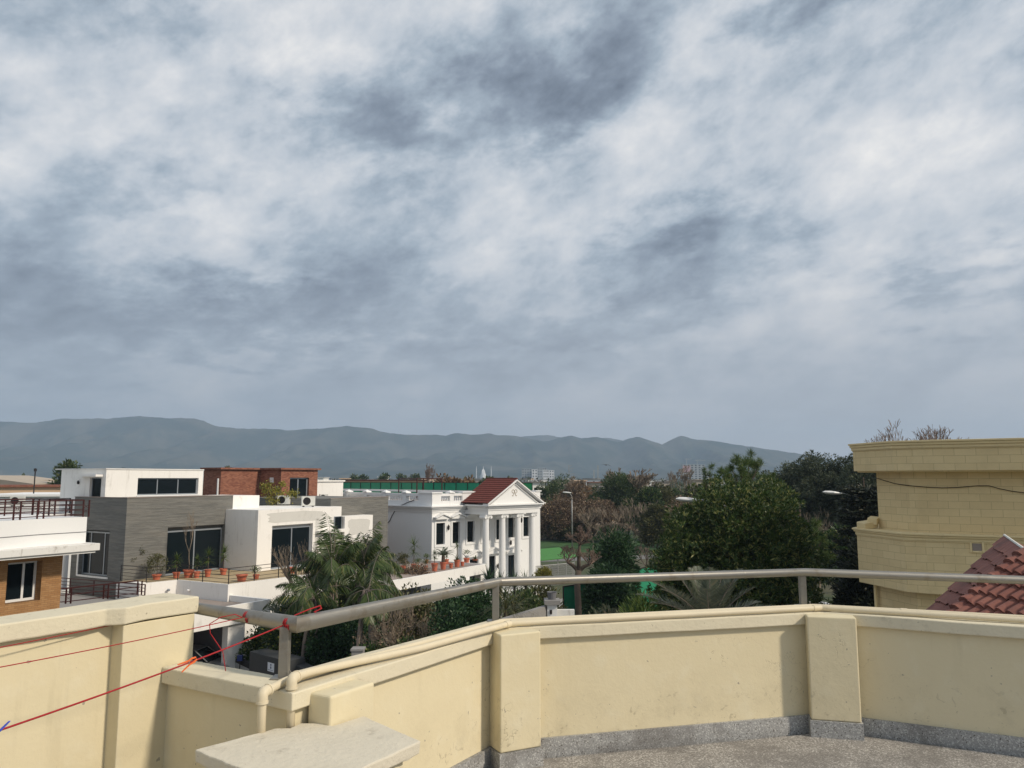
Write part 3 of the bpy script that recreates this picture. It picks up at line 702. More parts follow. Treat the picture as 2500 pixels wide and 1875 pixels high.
# grey stone block
m = MB(); wx0, wz1 = F.on_y(410, 1288); wx1, _ = F.on_y(537, 1284); 
gy0, gz1 = F.on_x(268, 1296, 0); gy1, _ = F.on_x(212, 1296, 0); gz0 = F.on_x(268, 1410, 0)[1]
shell(m, 0, XG + .5, 0, 4.9, 0, GT, front=[(wx0, XG - .03, TF, wz1)], left=[(gy0, gy1 + .6, gz0, gz1)], depth=.35).build('stone_block', 'grey_ledge_stone', mh)
window(mh, 'y', 0, wx0, XG - .03, TF, wz1 - .22, mull=((wx0 + XG) / 2,), depth=.30, fw=.09)
window(mh, 'x', 0, gy0, gy1 + .6, gz0, gz1 - .1, mull=(gy0 + .75, gy1 - .1), depth=.30, fw=.08)
m = MB(); m.box(-.04, .0, gy1 + .6, gy1 + .72, gz0 - .08, gz1 - 1.2); m.box(-.05, -.001, gy0 - .1, gy1 + .6, gz0 - .1, gz0 - .005); m.build('window_sill', 'white_paint', mh)
MB().box(-.03, XG + .53, -.03, .20, GT + .001, GT + .035).box(-.03, .20, .20, 4.9, GT + .001, GT + .035).build('parapet_cap', 'roof_screed', mh)
# white block in front
ax0, az1 = F.on_y(664.7, 1284, Y2); ax1, _ = F.on_y(764, 1277, Y2); W2T = 7.70; az0 = TF
XE = F.on_y(834, 1238, Y2)[0]
sx0 = F.on_y(815, 1262, Y2)[0]
m = MB(); shell(m, XG, XE, Y2, 3.0, 0, W2T, front=[(ax0, ax1, az0 - .0, az1)], depth=.32)
m.build('white_block', 'white_paint', mh)
window(mh, 'y', Y2, ax0, ax1, az0, az1 - .15, mull=((ax0 + ax1) / 2 + .1,), depth=.28, fw=.09)
painted('patch_grey', (.62,.61,.57), dirt=(.35,.33,.3), amount=.4, scale=1.2, rough=.9, bstr=.15, fine=8, mott=.05)
def patch(par, plane, x0, x1, z0, z1, seed, n_=26):
    m = MB(); pts = []; rnd = random.Random(seed); cx, cz = (x0 + x1) / 2, (z0 + z1) / 2
    for i in range(n_):
        a = 2*math.pi*i/n_; sq = 1 / max(abs(math.cos(a)), abs(math.sin(a))); k = min(1, .82 * sq) * (1 + .22 * mnoise.noise(Vector((math.cos(a)*2, math.sin(a)*2, seed))))
        pts.append((cx + math.cos(a) * k * (x1 - x0) / 2, plane, cz + math.sin(a) * k * (z1 - z0) / 2))
    m.poly(pts, [tuple(range(n_))]); m.build('paint_patch', 'patch_grey', par)
patch(mh, Y2 - .004, XG + .3, ax1 + 1.4, az1 + .12, W2T - .12, 3, 60)
patch(mh, Y2 - .004, ax1 + .15, ax1 + 1.0, 5.4, az1 + .4, 5)
# notch window at the far end of the white block and the ledge under it
nx0, nz1 = F.on_y(815, 1261, Y2); nx1, nz0 = F.on_y(826, 1293, Y2)
window(mh, 'y', Y2 - .14, nx0, XE - .02, nz0, nz1, depth=.13, fw=.04)
lx0, lz1 = F.on_y(777, 1296, Y2 - .25); lx1 = F.on_y(842, 1290, Y2 - .25)[0]
MB().box(lx0, lx1, Y2 - .3, Y2 - .003, lz1 - .2, lz1).build('ledge', 'white_paint', mh)
# white raised part and far stone block
ux1 = F.on_y(633, 1211, .0)[0]
shell(MB(), XG + .502, ux1, -.02, 3.5, W2T - .3, GT - .02).build('white_upstand', 'white_paint', mh)
yb = -2.2; 
shell(MB(), XE - .35, F.on_y(948, 1215, yb)[0], yb, 6, 0, 8.22).build('stone_block', 'grey_ledge_stone', mh)
MB().box(XE - .36, F.on_y(948, 1215, yb)[0] + .01, yb - .02, yb + .2, 8.221, 8.25).build('parapet_cap', 'roof_screed', mh)
px0, pz1 = F.on_y(842, 1261, -3.1); px1, _ = F.on_y(910.5, 1257, -3.1)
shell(MB(), px0, px1, -3.1, yb - .003, 3.0, pz1).build('white_panel', 'white_paint', mh)
patch(mh, -3.104, px0 + .15, px1 - .12, 5.6, pz1 - .1, 9, 40)
MB().box(XE + .01, px0 - .003, -2.9, yb - .003, 3.0, pz1 - .02).build('stone_return', 'grey_ledge_stone', mh)
# top storey
ty = 2.4; tx0, tz1 = F.on_y(260, 1146, ty); tx1, _ = F.on_y(497, 1148, ty); tz = tz1
kx0, kz1 = F.on_y(337, 1167, ty); kx1, _ = F.on_y(485, 1168, ty); kz0 = F.on_y(410, 1208, ty)[1]
dy1, dz1 = F.on_x(220, 1166, tx0); dy0, _ = F.on_x(248, 1166, tx0); tyl = F.on_x(150, 1160, tx0)[0]
shell(MB(), tx0, tx1, ty, tyl, GT - 1.2, tz, front=[(kx0, kx1, kz0, kz1)], left=[(dy0, dy1, GT - .2, dz1)], depth=.25).build('top_storey', 'white_paint', mh)
wd = kx1 - kx0
window(mh, 'y', ty, kx0, kx1, kz0, kz1, mull=(kx0 + wd * .33, kx0 + wd * .67), depth=.2, fw=.07)
window(mh, 'x', tx0, dy0, dy1, GT - .2, dz1, depth=.2, fw=.06, name='door')
cy0 = F.on_x(252, 1160, tx0)[0]; cy1 = F.on_x(203, 1160, tx0)[0]; cz = F.on_x(225, 1161, tx0)[1]
MB().box(tx0 - .45, tx0 - .002, cy0, cy1, cz - .06, cz + .06).build('door_canopy', 'white_paint', mh)
MB().box(tx0 - .05, tx1 + .02, ty - .04, tyl + .6, tz + .001, tz + .07).build('roof_slab', 'white_grimy', mh)
ly, lz = F.on_x(194, 1177, tx0); MB().lathe((tx0 - .08, ly, lz - .12), [(.03,0),(.07,.04),(.06,.16),(.03,.22)], 10).build('wall_lamp', 'black_metal', mh)
MB().box(kx0 - .05, kx1 + .05, ty - .05, ty - .002, kz0 - .09, kz0 - .01).build('window_sill', 'white_frame', mh)
# body under the terrace, terrace floor and parapet
PF = 3.0
outline = [(-.35,-2.45),(1.35,-2.75),(1.5,-6.6),(5.7,-7.05),(9.6,-7.25),(9.6,Y2 - .002),(XG,Y2 - .002),(XG,-.002),(-.35,-.002)]
MB().prism(outline, 0, TF - .01).build('terrace_block', 'white_paint', mh)
MB().prism([(-.15,-2.3),(1.52,-2.6),(1.67,-6.45),(5.7,-6.9),(9.4,-7.1),(9.4,Y2 - .004),(XG-.002,Y2 - .004),(XG-.002,-.004),(-.15,-.004)], TF - .008, TF + .004).build('terrace_tiles', 'tile_floor', mh)
pl = outline[:5]; pc = MB(); 
ring(pl, [(-.20,-2.30),(1.50,-2.60),(1.65,-6.44),(5.72,-6.90),(9.6,-7.1)], TF - .009, 4.15).build('terrace_kerb', 'white_paint', mh)
MB().box(-.70,-.33,-2.5,-1.3,0,4.2).build('corner_post', 'white_paint', mh)
railing(mh, [(-.25,-.2,4.15),(-.26,-2.4,4.15),(1.43,-2.68,4.15),(1.58,-6.52,4.15),(9.5,-7.17,4.15)], .80, 5, 'black_metal', 1.7)
for (sx, sy) in ((409, 1443), (465, 1441)):
    pass
l1 = F.on_y(406, 1440, -2.62); MB().lathe((l1[0], -2.80, l1[1] - .07), [(.02,0),(.075,.03),(.09,.10),(.04,.14)], 8).build('spot_lamp', 'alu_frame', mh)
l1 = F.on_x(464, 1441, 1.4); MB().lathe((1.28, l1[0], l1[1] - .06), [(.02,0),(.07,.03),(.08,.09),(.04,.12)], 8).build('spot_lamp', 'white_frame', mh)
# garage under a flat roof
MB().prism([(-6,-9.3),(1.75,-9.3),(1.75,-7.0),(1.36,-6.62),(1.34,-2.78),(-.36,-2.50),(-6,-2.5)], 2.85, 3.30).build('garage_roof', 'roof_screed', mh)
MB().box(-6.0,1.77,-9.45,-9.302,2.72,3.60).build('garage_fascia', 'white_paint', mh)
MB().box(1.60,1.762,-9.30,-6.63,3.302,3.598).build('roof_upstand', 'white_paint', mh)
gc0 = F.on_y(551, 1520, -9.1)[0]; gc1 = F.on_y(592, 1520, -9.1)[0]
MB().box(gc0, gc1, -9.28, -8.9, 0, 2.71).build('garage_column', 'white_paint', mh)
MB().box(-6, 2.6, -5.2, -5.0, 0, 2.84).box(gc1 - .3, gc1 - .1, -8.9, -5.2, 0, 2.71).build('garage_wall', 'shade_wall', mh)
# porch roof with the potted plants beyond the palms
cp_ = F.thing('car_porch', 'long white flat porch roof with terracotta pots standing on it', 'porch')
MB().box(9.9,20.5,-10.3,-4.5,3.02,3.45).build('roof_slab', 'roof_screed', cp_)
MB().box(9.75,20.6,-10.47,-10.302,3.0,3.63).build('fascia', 'white_paint', cp_)
MB().box(9.752,9.898,-10.30,-4.5,3.0,3.63).build('fascia', 'white_paint', cp_)
MB().box(20.1,20.55,-10.3,-9.8,0,3.019).build('column', 'white_paint', cp_)
MB().box(20.502,20.6,-10.3,-4.5,3.0,3.629).build('fascia', 'white_paint', cp_)
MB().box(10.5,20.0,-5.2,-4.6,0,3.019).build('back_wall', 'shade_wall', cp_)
# air conditioners on the roof of the white block
def ac(loc, rz, label, s=1.0):
    o = thing('air_conditioner', label, 'air conditioner', loc, rz, 'air conditioner outdoor units')
    w_, d_, h_ = .88 * s, .34 * s, .62 * s
    MB().box(-w_/2, w_/2, -d_/2, d_/2, .08, .08 + h_).build('casing', 'ac_plastic', o, bevel=.015)
    g_ = MB(); c_ = (-.12 * s, -d_/2 - .005, .08 + h_ / 2)
    for rr in (.08, .14, .20, .25):
        g_.tube([(c_[0] + rr * s * math.cos(t), c_[1], c_[2] + rr * s * math.sin(t)) for t in [2 * math.pi * i / 20 for i in range(21)]], .007, 4, cap=False)
    for i in range(6): a_ = math.pi * i / 6; g_.bar((c_[0] - .25*s*math.cos(a_), c_[1], c_[2] - .25*s*math.sin(a_)), (c_[0] + .25*s*math.cos(a_), c_[1], c_[2] + .25*s*math.sin(a_)), .008)
    g_.build('fan_grille', 'black_metal', o)
    f_ = MB(); f_.poly([(c_[0] + .24*s*math.cos(2*math.pi*i/24), -d_/2 - .0025, c_[2] + .24*s*math.sin(2*math.pi*i/24)) for i in range(24)], [tuple(range(24))]); f_.build('fan', 'dark_void', o)
    [MB().box(sx_ * w_*.35 - .04, sx_ * w_*.35 + .04, -d_/2, d_/2, 0, .079).build('foot', 'black_metal', o) for sx_ in (-1, 1)]
    return o
q = F.on_z(693, 1234, W2T); ac(F.world(*q, W2T), F.a - R(62), 'left one of two white air conditioner units beside the rooftop shrub')
q = F.on_z(752, 1237.5, W2T); ac(F.world(*q, W2T), F.a - R(35), 'right one of two white air conditioner units beside the rooftop shrub')
q = F.on_z(790, 1218, 7.9); ac(F.world(q[0], q[1], 7.72), F.a - R(30), 'small far air conditioner unit before the white roof room', .8)

# ------------------------------------------------------------------ the white house with columns
H = Frame(at(1055, 1236.7, Y=61.5), 48)
wh = H.thing('white_villa', 'white villa with four tall columns, pediment and red tiled porch roof', 'house')
CZ = 7.43
XP = H.on_y(1128, 1233)[0]; YP = -3.0; XR = 10.05; XW = 13.2; YB = 31
ops = []; WI = [(1064,1085),(1104,1122),(1140,1157.5)]
for a, b_ in WI: ops.append((H.on_y(a, 1300)[0], H.on_y(b_, 1300)[0], 4.42, 6.10))
for xx in (6.05, 7.75): ops.append((xx - .42, xx + .42, 4.42, 6.10))
for xx in (9.25, 11.25): ops.append((xx - .42, xx + .42, 4.5, 6.2))
low = [(4.2, 5.2, .9, 3.0), (6.3, 7.3, .9, 3.1), (8.9, 9.8, .9, 3.0)]
m = MB(); shell(m, 0, XW, 0, YB, 0, CZ - .5, front=ops + low, depth=.25); m.build('wall', 'white_clean', wh)
for a in ops: 
    wn = window(wh, 'y', 0, *a, trans=((a[2] + a[3]) / 2,), fm='black_metal', depth=.22, fw=.04)
    MB().box(a[0] - .16, a[1] + .16, -.06, -.002, a[2] - .2, a[2] - .003).box(a[0] - .16, a[0] - .003, -.06, -.002, a[2], a[3] + .12).box(a[1] + .003, a[1] + .16, -.06, -.002, a[2], a[3] + .12).box(a[0] + .001, a[1] - .001, -.058, -.002, a[3] + .003, a[3] + .12).build('surround', 'white_clean', wn)
for i, a in enumerate(low): window(wh, 'y', 0, *a, mull=((a[0] + a[1]) / 2,), fm='black_metal', depth=.22, fw=.05, name='door')
def pedi(cx, z, hw, h, dep, name='window_pediment'):
    m = MB(); m.extr([(cx - hw, z), (cx + hw, z), (cx + hw, z + .1), (cx, z + h), (cx - hw, z + .1)], 'y', -dep, -.003)
    m.extr([(cx - hw - .08, z + .102), (cx - hw - .08, z + .17), (cx, z + h + .12), (cx + hw + .08, z + .17), (cx + hw + .08, z + .102), (cx, z + h + .003)], 'y', -dep - .12, -.003)
    m.build(name, 'white_clean', wh)
for a in ops[:3] + ops[5:]: pedi((a[0] + a[1]) / 2, a[3] + .30, .70, .36, .30)
for a in low: pedi((a[0] + a[1]) / 2, a[3] + .22, .95, .45, .30, 'door_pediment')
def cornice(m, x0, x1, y0, y1, z, left=True, front=True, k=1.0):
    """stepped cornice ring around a box corner, projecting to -y and -x"""
    for dz0, dz1, p in ((-.50, -.34, .06), (-.338, -.20, .14), (-.198, -.08, .26), (-.078, .0, .38)):
        m.box(x0 - p * k, x1 + p * k, y0 - p * k, y1, z + dz0, z + dz1)
m = MB(); cornice(m, 0, XW, 0, YB, CZ); m.build('cornice', 'white_clean', wh)
# roof parapet with balusters
PB = 8.42
def ped(m, x, y, w_=.42, top=PB, base=CZ, cap=True):
    m = MB()
    m.box(x - w_/2, x + w_/2, y - w_/2, y + w_/2, base + .002, top)
    if cap:
        m.box(x - w_/2 - .07, x + w_/2 + .07, y - w_/2 - .07, y + w_/2 + .07, top + .001, top + .09)
        m.poly([(x - w_/2 - .04, y - w_/2 - .04, top + .09), (x + w_/2 + .04, y - w_/2 - .04, top + .09), (x + w_/2 + .04, y + w_/2 + .04, top + .09), (x - w_/2 - .04, y + w_/2 + .04, top + .09), (x, y, top + .22)], [(0,1,4),(1,2,4),(2,3,4),(3,0,4),(3,2,1,0)])
    m.build('parapet_pedestal', 'white_clean', wh)
def balus(m, a, b_, ax, c, z0, z1):
    n_ = max(2, int(abs(b_ - a) / .2))
    for i in range(n_):
        t = a + (b_ - a) * (i + .5) / n_; p = (t, c, z0) if ax == 'x' else (c, t, z0); h = z1 - z0
        m.lathe(p, [(.05,0),(.05,.04*h),(.03,.12*h),(.06,.35*h),(.05,.5*h),(.03,.8*h),(.05,.95*h),(.05,h)], 6)
pp_ = MB(); pb = MB(); pbb = MB()
front_x = [.25, 1.35 + .0, 2.55, XP + .4]
pp_.box(-.02, .95, -.02, .45, CZ + .002, PB); pp_.box(-.1, 1.03, -.1, .53, PB + .001, PB + .1)
for i, y_ in enumerate([y for y in np.arange(3.4, YB, 2.6)]): ped(pp_, .22, y_)
pp_.box(-.02, .45, .452, 1.6, CZ + .002, PB); pp_.box(-.1, .53, .532, 1.68, PB + .001, PB + .1); pp_.build('corner_pier', 'white_clean', wh); pp_ = MB()
ys = [1.6] + list(np.arange(3.4, YB, 2.6))
for i in range(len(ys) - 1):
    a, b_ = ys[i] + (.22 if i else .01), ys[i + 1] - .22
    pb.box(.02, .42, a, b_, CZ + .002, CZ + .38); pb.box(.0, .44, a, b_, PB - .22, PB - .02)
    if i < 3: bq = MB(); balus(bq, a, b_, 'y', .22, CZ + .38, PB - .22); bq.build('baluster_row', 'white_clean', wh, smooth='auto')
    else: pb.box(.10, .34, a, b_, CZ + .381, PB - .221)
ped(pp_, 2.15, .22)
pb.box(.955, 1.93, .02, .42, CZ + .002, CZ + .38); pb.box(.955, 1.93, 0, .44, PB - .22, PB - .02); bq = MB(); balus(bq, .96, 1.92, 'x', .22, CZ + .38, PB - .22); bq.build('baluster_row', 'white_clean', wh, smooth='auto')
pb.box(2.37, 3.3, .02, .42, CZ + .002, CZ + .38); pb.box(2.37, 3.3, 0, .44, PB - .22, PB - .02); bq = MB(); balus(bq, 2.38, 3.28, 'x', .22, CZ + .38, PB - .22); bq.build('baluster_row', 'white_clean', wh, smooth='auto')
pp_.box(3.302, 5.2, -.02, .45, CZ + .002, PB + .02); pp_.box(3.25, 5.3, -.1, .53, PB + .021, PB + .12)
pp_.build('corner_pier', 'white_clean', wh); pp_ = MB(); pp_.box(9.6, XW, -.02, .45, CZ + .002, PB); pp_.box(XW - .7, XW + .1, -.1, .53, PB + .001, PB + .1)
pb.box(XW - .42, XW - .02, .5, YB, PB - .22, PB - .02); pb.box(XW - .42, XW - .02, .5, YB, CZ + .002, CZ + .38)
pp_.build('corner_pier', 'white_clean', wh); pb.build('parapet_rail', 'white_clean', wh)
MB().box(.5, XW - .5, .6, YB, CZ + .001, CZ + .05).build('flat_roof', 'roof_screed', wh)
MB().box(.06 - .14, .06 - .06, 6.0, 6.08, 0, CZ - .5).build('drain_pipe', 'white_clean', wh)
# portico
ce = .38; XL = 3.28 + .30; XRR = XR - .30; YF = YP + .33
m = MB(); 
for dz0, dz1, p in ((-.42, -.30, .05), (-.298, -.22, .10), (-.12, -.06, .26), (-.058, .03, .36)): m.box(XL - p, XRR + p, YF - p, -.39, CZ + dz0 + .05, CZ + dz1 + .05)
m.box(XL - .10, XRR + .10, YF - .10, -.39, CZ - .168, CZ - .072)
m.build('portico_cornice', 'white_clean', wh)
m = MB()
for i in range(46): x_ = XL - .15 + (XRR - XL + .30) * (i + .5) / 46; m.box(x_ - .045, x_ + .045, YF - .20, YF - .102, CZ - .165, CZ - .075)
for i in range(16): y_ = YF + (-.5 - YF) * (i + .5) / 16; m.box(XL - .20, XL - .102, y_ - .045, y_ + .045, CZ - .165, CZ - .075)
m.build('dentils', 'white_clean', wh)
m = MB(); m.box(XL, XRR, YF, -.003, 6.72, CZ - .371); m.build('entablature', 'white_clean', wh)
apx = (XL + XRR) / 2; AZ = 9.42; ez = CZ + .085
m = MB(); m.extr([(XL - .02, ez), (XRR + .02, ez), (apx, AZ - .22)], 'y', YF - .02, YF + .25); m.build('tympanum', 'white_clean', wh)
sl_ = (AZ - ez) / (apx - XL + .36)
m = MB()
for (o1, o2, th0, th1) in ((-.36, -.30, .0, -.10), (-.26, -.30, -.102, -.20), (-.16, -.30, -.202, -.28)):
    yf = YF + o1
    for sgn in (-1, 1):
        xe = apx + sgn * (apx - XL + .36); prof = [(xe, ez + th0 + .1), (apx, AZ + th0 + .1), (apx, AZ + th1 + .1), (xe - sgn * .0, ez + th1 + .1)]
        if sgn > 0: prof = prof[::-1]
        m.extr([(p_, max(z_, ez - .0)) for p_, z_ in prof], 'y', yf, YF - .021 if o1 > -.3 else YF + .24)
m.build('raking_cornice', 'white_clean', wh)
m = MB()
for sgn in (-1, 1):
    for i in range(22):
        t = (i + .8) / 23; x_ = apx + sgn * (apx - XL + .1) * t; z_ = AZ - .26 - sl_ * abs(x_ - apx); m.box(x_ - .05, x_ + .05, YF - .13, YF - .022, z_ - .04, z_ + .04)
m.build('dentils', 'white_clean', wh)
# scroll emblem on the pediment
m = MB(); ec = Vector((apx + .02, YF - .035, 8.42))
for sgn in (-1, 1):
    pts = []
    for i in range(26):
        t = i / 25; a_ = R(-60) + t * R(420); r_ = .15 - .05 * t * .4
        if t < .8: pts.append(ec + Vector((sgn * (.17 + r_ * math.cos(a_) * -1), 0, .12 + r_ * math.sin(a_))))
    pts += [ec + Vector((sgn * .06, 0, .0)), ec + Vector((sgn * .10, 0, -.14)), ec + Vector((sgn * .2, 0, -.26)), ec + Vector((sgn * .28, 0, -.2))]
    m.tube(pts, .022, 5)
m.build('scroll_emblem', 'tan_paint', wh)
# porch roof: gable running back over the parapet
rb = H.on_x(1188, 1181, apx)[0]; hw_ = apx - XL + .40; oz = ez + .12
for sgn, nm in ((-1, 'roof'), (1, 'roof')):
    xe = apx + sgn * hw_; yb0 = .9
    top = [Vector((apx, YF - .30, AZ + .12)), Vector((apx, rb, AZ + .12))]; bot = [Vector((xe, YF - .30, oz)), Vector((xe, .3, oz))]
    m = MB(); N_ = 26; rows = 12
    U = (bot[0] - top[0]); nrm = Vector((sgn * (AZ + .12 - oz), 0, hw_)).normalized()
    for r_ in range(rows):
        t0, t1 = r_ / rows, (r_ + 1) / rows
        pts = []
        for tt, lift in ((t0, .0), (t1, .045)):
            yl = top[0].y; yr = top[1].y + (bot[1].y - top[1].y) * tt; base = top[0] + U * tt
            n_ = 110
            for i in range(n_ + 1):
                y_ = yl + (yr - yl) * i / n_; k_ = abs(math.sin(math.pi * i * 20 / n_)) * .045
                pts.append((base.x + nrm.x * (k_ + lift), y_, base.z + nrm.z * (k_ + lift)))
        fs = [(i, i + 1, 112 + i, 111 + i) if sgn > 0 else (i, 111 + i, 112 + i, i + 1) for i in range(110)]
        m.poly(pts, fs)
    m.poly([top[0] - nrm * .02, top[1] - nrm * .02, bot[1] - nrm * .02, bot[0] - nrm * .02], [(0,1,2,3)])
    m.build(nm, 'house_tile', wh)
MB().tube([(apx, YF - .33, AZ + .15), (apx, rb, AZ + .15)], .09, 8).build('ridge_tiles', 'house_tile', wh)
m = MB(); m.poly([(apx, rb - .02, AZ + .10), (apx - hw_ + .05, .28, oz), (apx + hw_ - .05, .28, oz), (apx, .28, oz)], [(0,1,3),(0,3,2)]); m.build('roof_back', 'house_tile', wh)
# columns
cy = YF + .42
for px_ in (1186, 1226, 1264, 1299):
    x_ = H.on_y(px_, 1300, cy)[0]
    sh = MB(); sh.lathe((x_, cy, .7), [(.30,0),(.30,.10),(.27,.14),(.285,.2),(.285,1.8),(.25,5.6),(.25,5.68)], 20)
    c_ = sh.build('column', 'white_clean', wh, smooth='auto')
    k = MB(); k.box(x_ - .36, x_ + .36, cy - .36, cy + .36, .56, .70); k.build('column_base', 'white_clean', c_)
    k = MB(); k.lathe((x_, cy, 6.385), [(.26,0),(.31,.05),(.31,.12),(.27,.14)], 16); k.box(x_ - .38, x_ + .38, cy - .34, cy + .34, 6.62, 6.718); k.box(x_ - .30, x_ + .30, cy - .30, cy + .30, 6.526, 6.62)
    for sx in (-1, 1): k.extr([(x_ + sx * .33 + .12 * math.cos(2*math.pi*i/10), 6.52 + .12 * math.sin(2*math.pi*i/10)) for i in range(10)], 'y', cy - .32, cy + .32)
    k.build('capital', 'white_clean', c_)
MB().box(XL - .8, XRR + .8, YP - .4, -.003, 0, .56).build('porch_plinth', 'white_clean', wh)
for (px_, py_, yc) in ((1094, 1288, -.1), (1246, 1325, -.1), (1272, 1270, -.1), (1215, 1382, -.1)):
    x_, z_ = H.on_y(px_, py_, yc); MB().lathe((x_, -.16, z_ - .22), [(.02,0),(.06,.06),(.09,.14),(.09,.30),(.11,.32),(.03,.42),(.02,.46)], 8).build('wall_lantern', 'black_metal', wh)
# loose cable hanging from the roof
MB().tube([H.world(-.03, H.on_x(a, b_)[0], H.on_x(a, b_)[1]) for a, b_ in ((1012,1221),(997,1226),(985,1232),(972,1236),(966,1245),(957,1260),(953,1270),(946,1278))], .03, 5).build('hanging_cable', 'black_metal', None)
tag(bpy.data.objects['hanging_cable'], 'black cable dangling down the shaded side of the white villa', 'cable')

# ------------------------------------------------------------------ red brick house behind
B = Frame(at(540, 1146, Y=60), 60)
rb_ = B.thing('brick_house', 'red brick flat topped house behind the white cube, stepped in plan', 'house')
bz = 10.3; xl = B.on_y(635, 1146)[0]; yl = B.on_x(498, 1146)[0]; y2 = B.on_x(687, 1146, xl)[0]; x2 = B.on_y(776, 1146, y2)[0]
w0, wz = B.on_y(708, 1166, y2); w1 = B.on_y(755, 1166, y2)[0]
m = MB(); shell(m, 0, xl, 0, yl, 0, bz); m.build('wall', 'red_brick', rb_)
m = MB(); shell(m, xl + .002, x2, y2, yl, 0, bz, front=[(w0, w1, 7.2, wz)], depth=.3); m.build('wall', 'red_brick', rb_)
window(rb_, 'y', y2, w0, w1, 7.2, wz, mull=((w0 + w1) / 2,), depth=.25, fw=.12)
m = MB(); m.prism([(-.2,-.2),(xl-.2,-.2),(xl-.2,y2-.2),(x2+.2,y2-.2),(x2+.2,yl+.2),(-.2,yl+.2)], bz + .002, bz + .14); m.build('roof_edge', 'red_brick', rb_)
m = MB(); q = B.on_x(535, 1160, 0); m.tube([(-.08, q[0], 0), (-.08, q[0], 9.6)], .07, 6); q = B.on_x(680, 1170, xl); m.tube([(xl - .08, q[0], 0), (xl - .08, q[0], 9.0)], .07, 6); m.build('drain_pipe', 'white_frame', rb_)
q = B.on_x(664, 1172, xl); MB().box(xl - .05, xl - .001, q[0] - .2, q[0] + .2, q[1] - .2, q[1] + .2).build('wall_vent', 'white_frame', rb_)
# white roof room
Wm = Frame(at(773, 1176, Y=66), 60)
rr = Wm.thing('roof_room', 'small plain white room on the flat roof beside the green netting', 'roof room')
za = Wm.on_x(773, 1176)[1]; xr = Wm.on_y(838, 1176)[0]; yl_ = Wm.on_x(712, 1176)[0]
MB().box(0, xr, 0, yl_, CZ - .6, za).build('wall', 'white_paint', rr); MB().box(-.12, xr + .12, -.12, yl_ + .12, za + .001, za + .12).build('roof_slab', 'white_paint', rr)

# ------------------------------------------------------------------ green netting on the roof beyond
def g_net(c1, alpha):
    def f(n, b):
        p = objc(n); n.set(b.inputs['Base Color'], n.mix(n.noise(p, 1.5, 4, .6), c1, tuple(x * .7 for x in c1[:3]) + (1,))); b.inputs['Roughness'].default_value = .8
        t = n.new('ShaderNodeBsdfTransparent'); mxx = n.new('ShaderNodeMixShader'); mxx.inputs[0].default_value = alpha
        o = [q for q in n.t.nodes if q.type == 'OUTPUT_MATERIAL'][0]; n.t.links.new(t.outputs[0], mxx.inputs[1]); n.t.links.new(b.outputs[0], mxx.inputs[2]); n.t.links.new(mxx.outputs[0], o.inputs[0])
    return f
material('green_net', g_net((.015,.33,.18,1), .85)); material('green_net_dense', g_net((.012,.26,.13,1), .985)); simple('bright_green', (.01,.27,.09), .6, 0, .2)
simple('lime_sheet', (.045,.18,.025), .5, 0, .2, 1.5)
def netwall(name, label, a, b_, z0, z1, step, mat, pmat='black_metal', th=.04, group=None, pw=.06):
    a, b_ = Vector((*a[:2], 0)), Vector((*b_[:2], 0)); L = (b_ - a).length; rz = math.atan2(b_.y - a.y, b_.x - a.x)
    o = thing(name, label, 'green screen', (a.x, a.y, GZ), rz, group)
    MB().box(0, L, -th/2, th/2, z0, z1).build('netting', mat, o)
    n_ = max(1, round(L / step))
    for i in range(n_ + 1): MB().box(L*i/n_ - pw/2, L*i/n_ + pw/2, -th/2 - pw, -th/2 - .002, min(z0, 0 if z0 < 4 else z0 - .4), z1 + .03).build('post', pmat, o)
    MB().box(0, L, -th/2 - .05, -th/2 - .003, z1 - .02, z1 + .035).build('top_bar', pmat, o); return o
zt = at(860, 1178, Y=92).z - GZ; zb = at(860, 1210, Y=92).z - GZ
netwall('net_screen', 'long dark green net screen on the roof behind the white balustrade', at(834, 1180, Y=97), at(1200, 1180, Y=86), zb - .5, zt, 1.6, 'green_net')
netwall('net_screen', 'bright green net panel showing behind the red porch roof', at(1206, 1180, Y=84), at(1300, 1180, Y=80), zb - .3, zt - .0, 8, 'bright_green')
fr_ = thing('steel_frame', 'bare dark steel frame standing before the green roof netting', 'frame', (0,0,0))
m = MB(); zf = at(1000, 1168, Y=84).z
c_ = [at(974, 1168, Y=84), at(1079, 1171, Y=80), at(1034, 1169, Y=88), at(1018, 1172, Y=79)]
for p in c_: m.tube([(p.x, p.y, zf - 2.6), (p.x, p.y, zf)], .07, 5)
for a, b_ in ((0,1),(0,2),(2,1),(0,3),(3,1)): m.tube([(c_[a].x, c_[a].y, zf), (c_[b_].x, c_[b_].y, zf)], .05, 5)
m.build('tubes', 'maroon_metal', fr_)
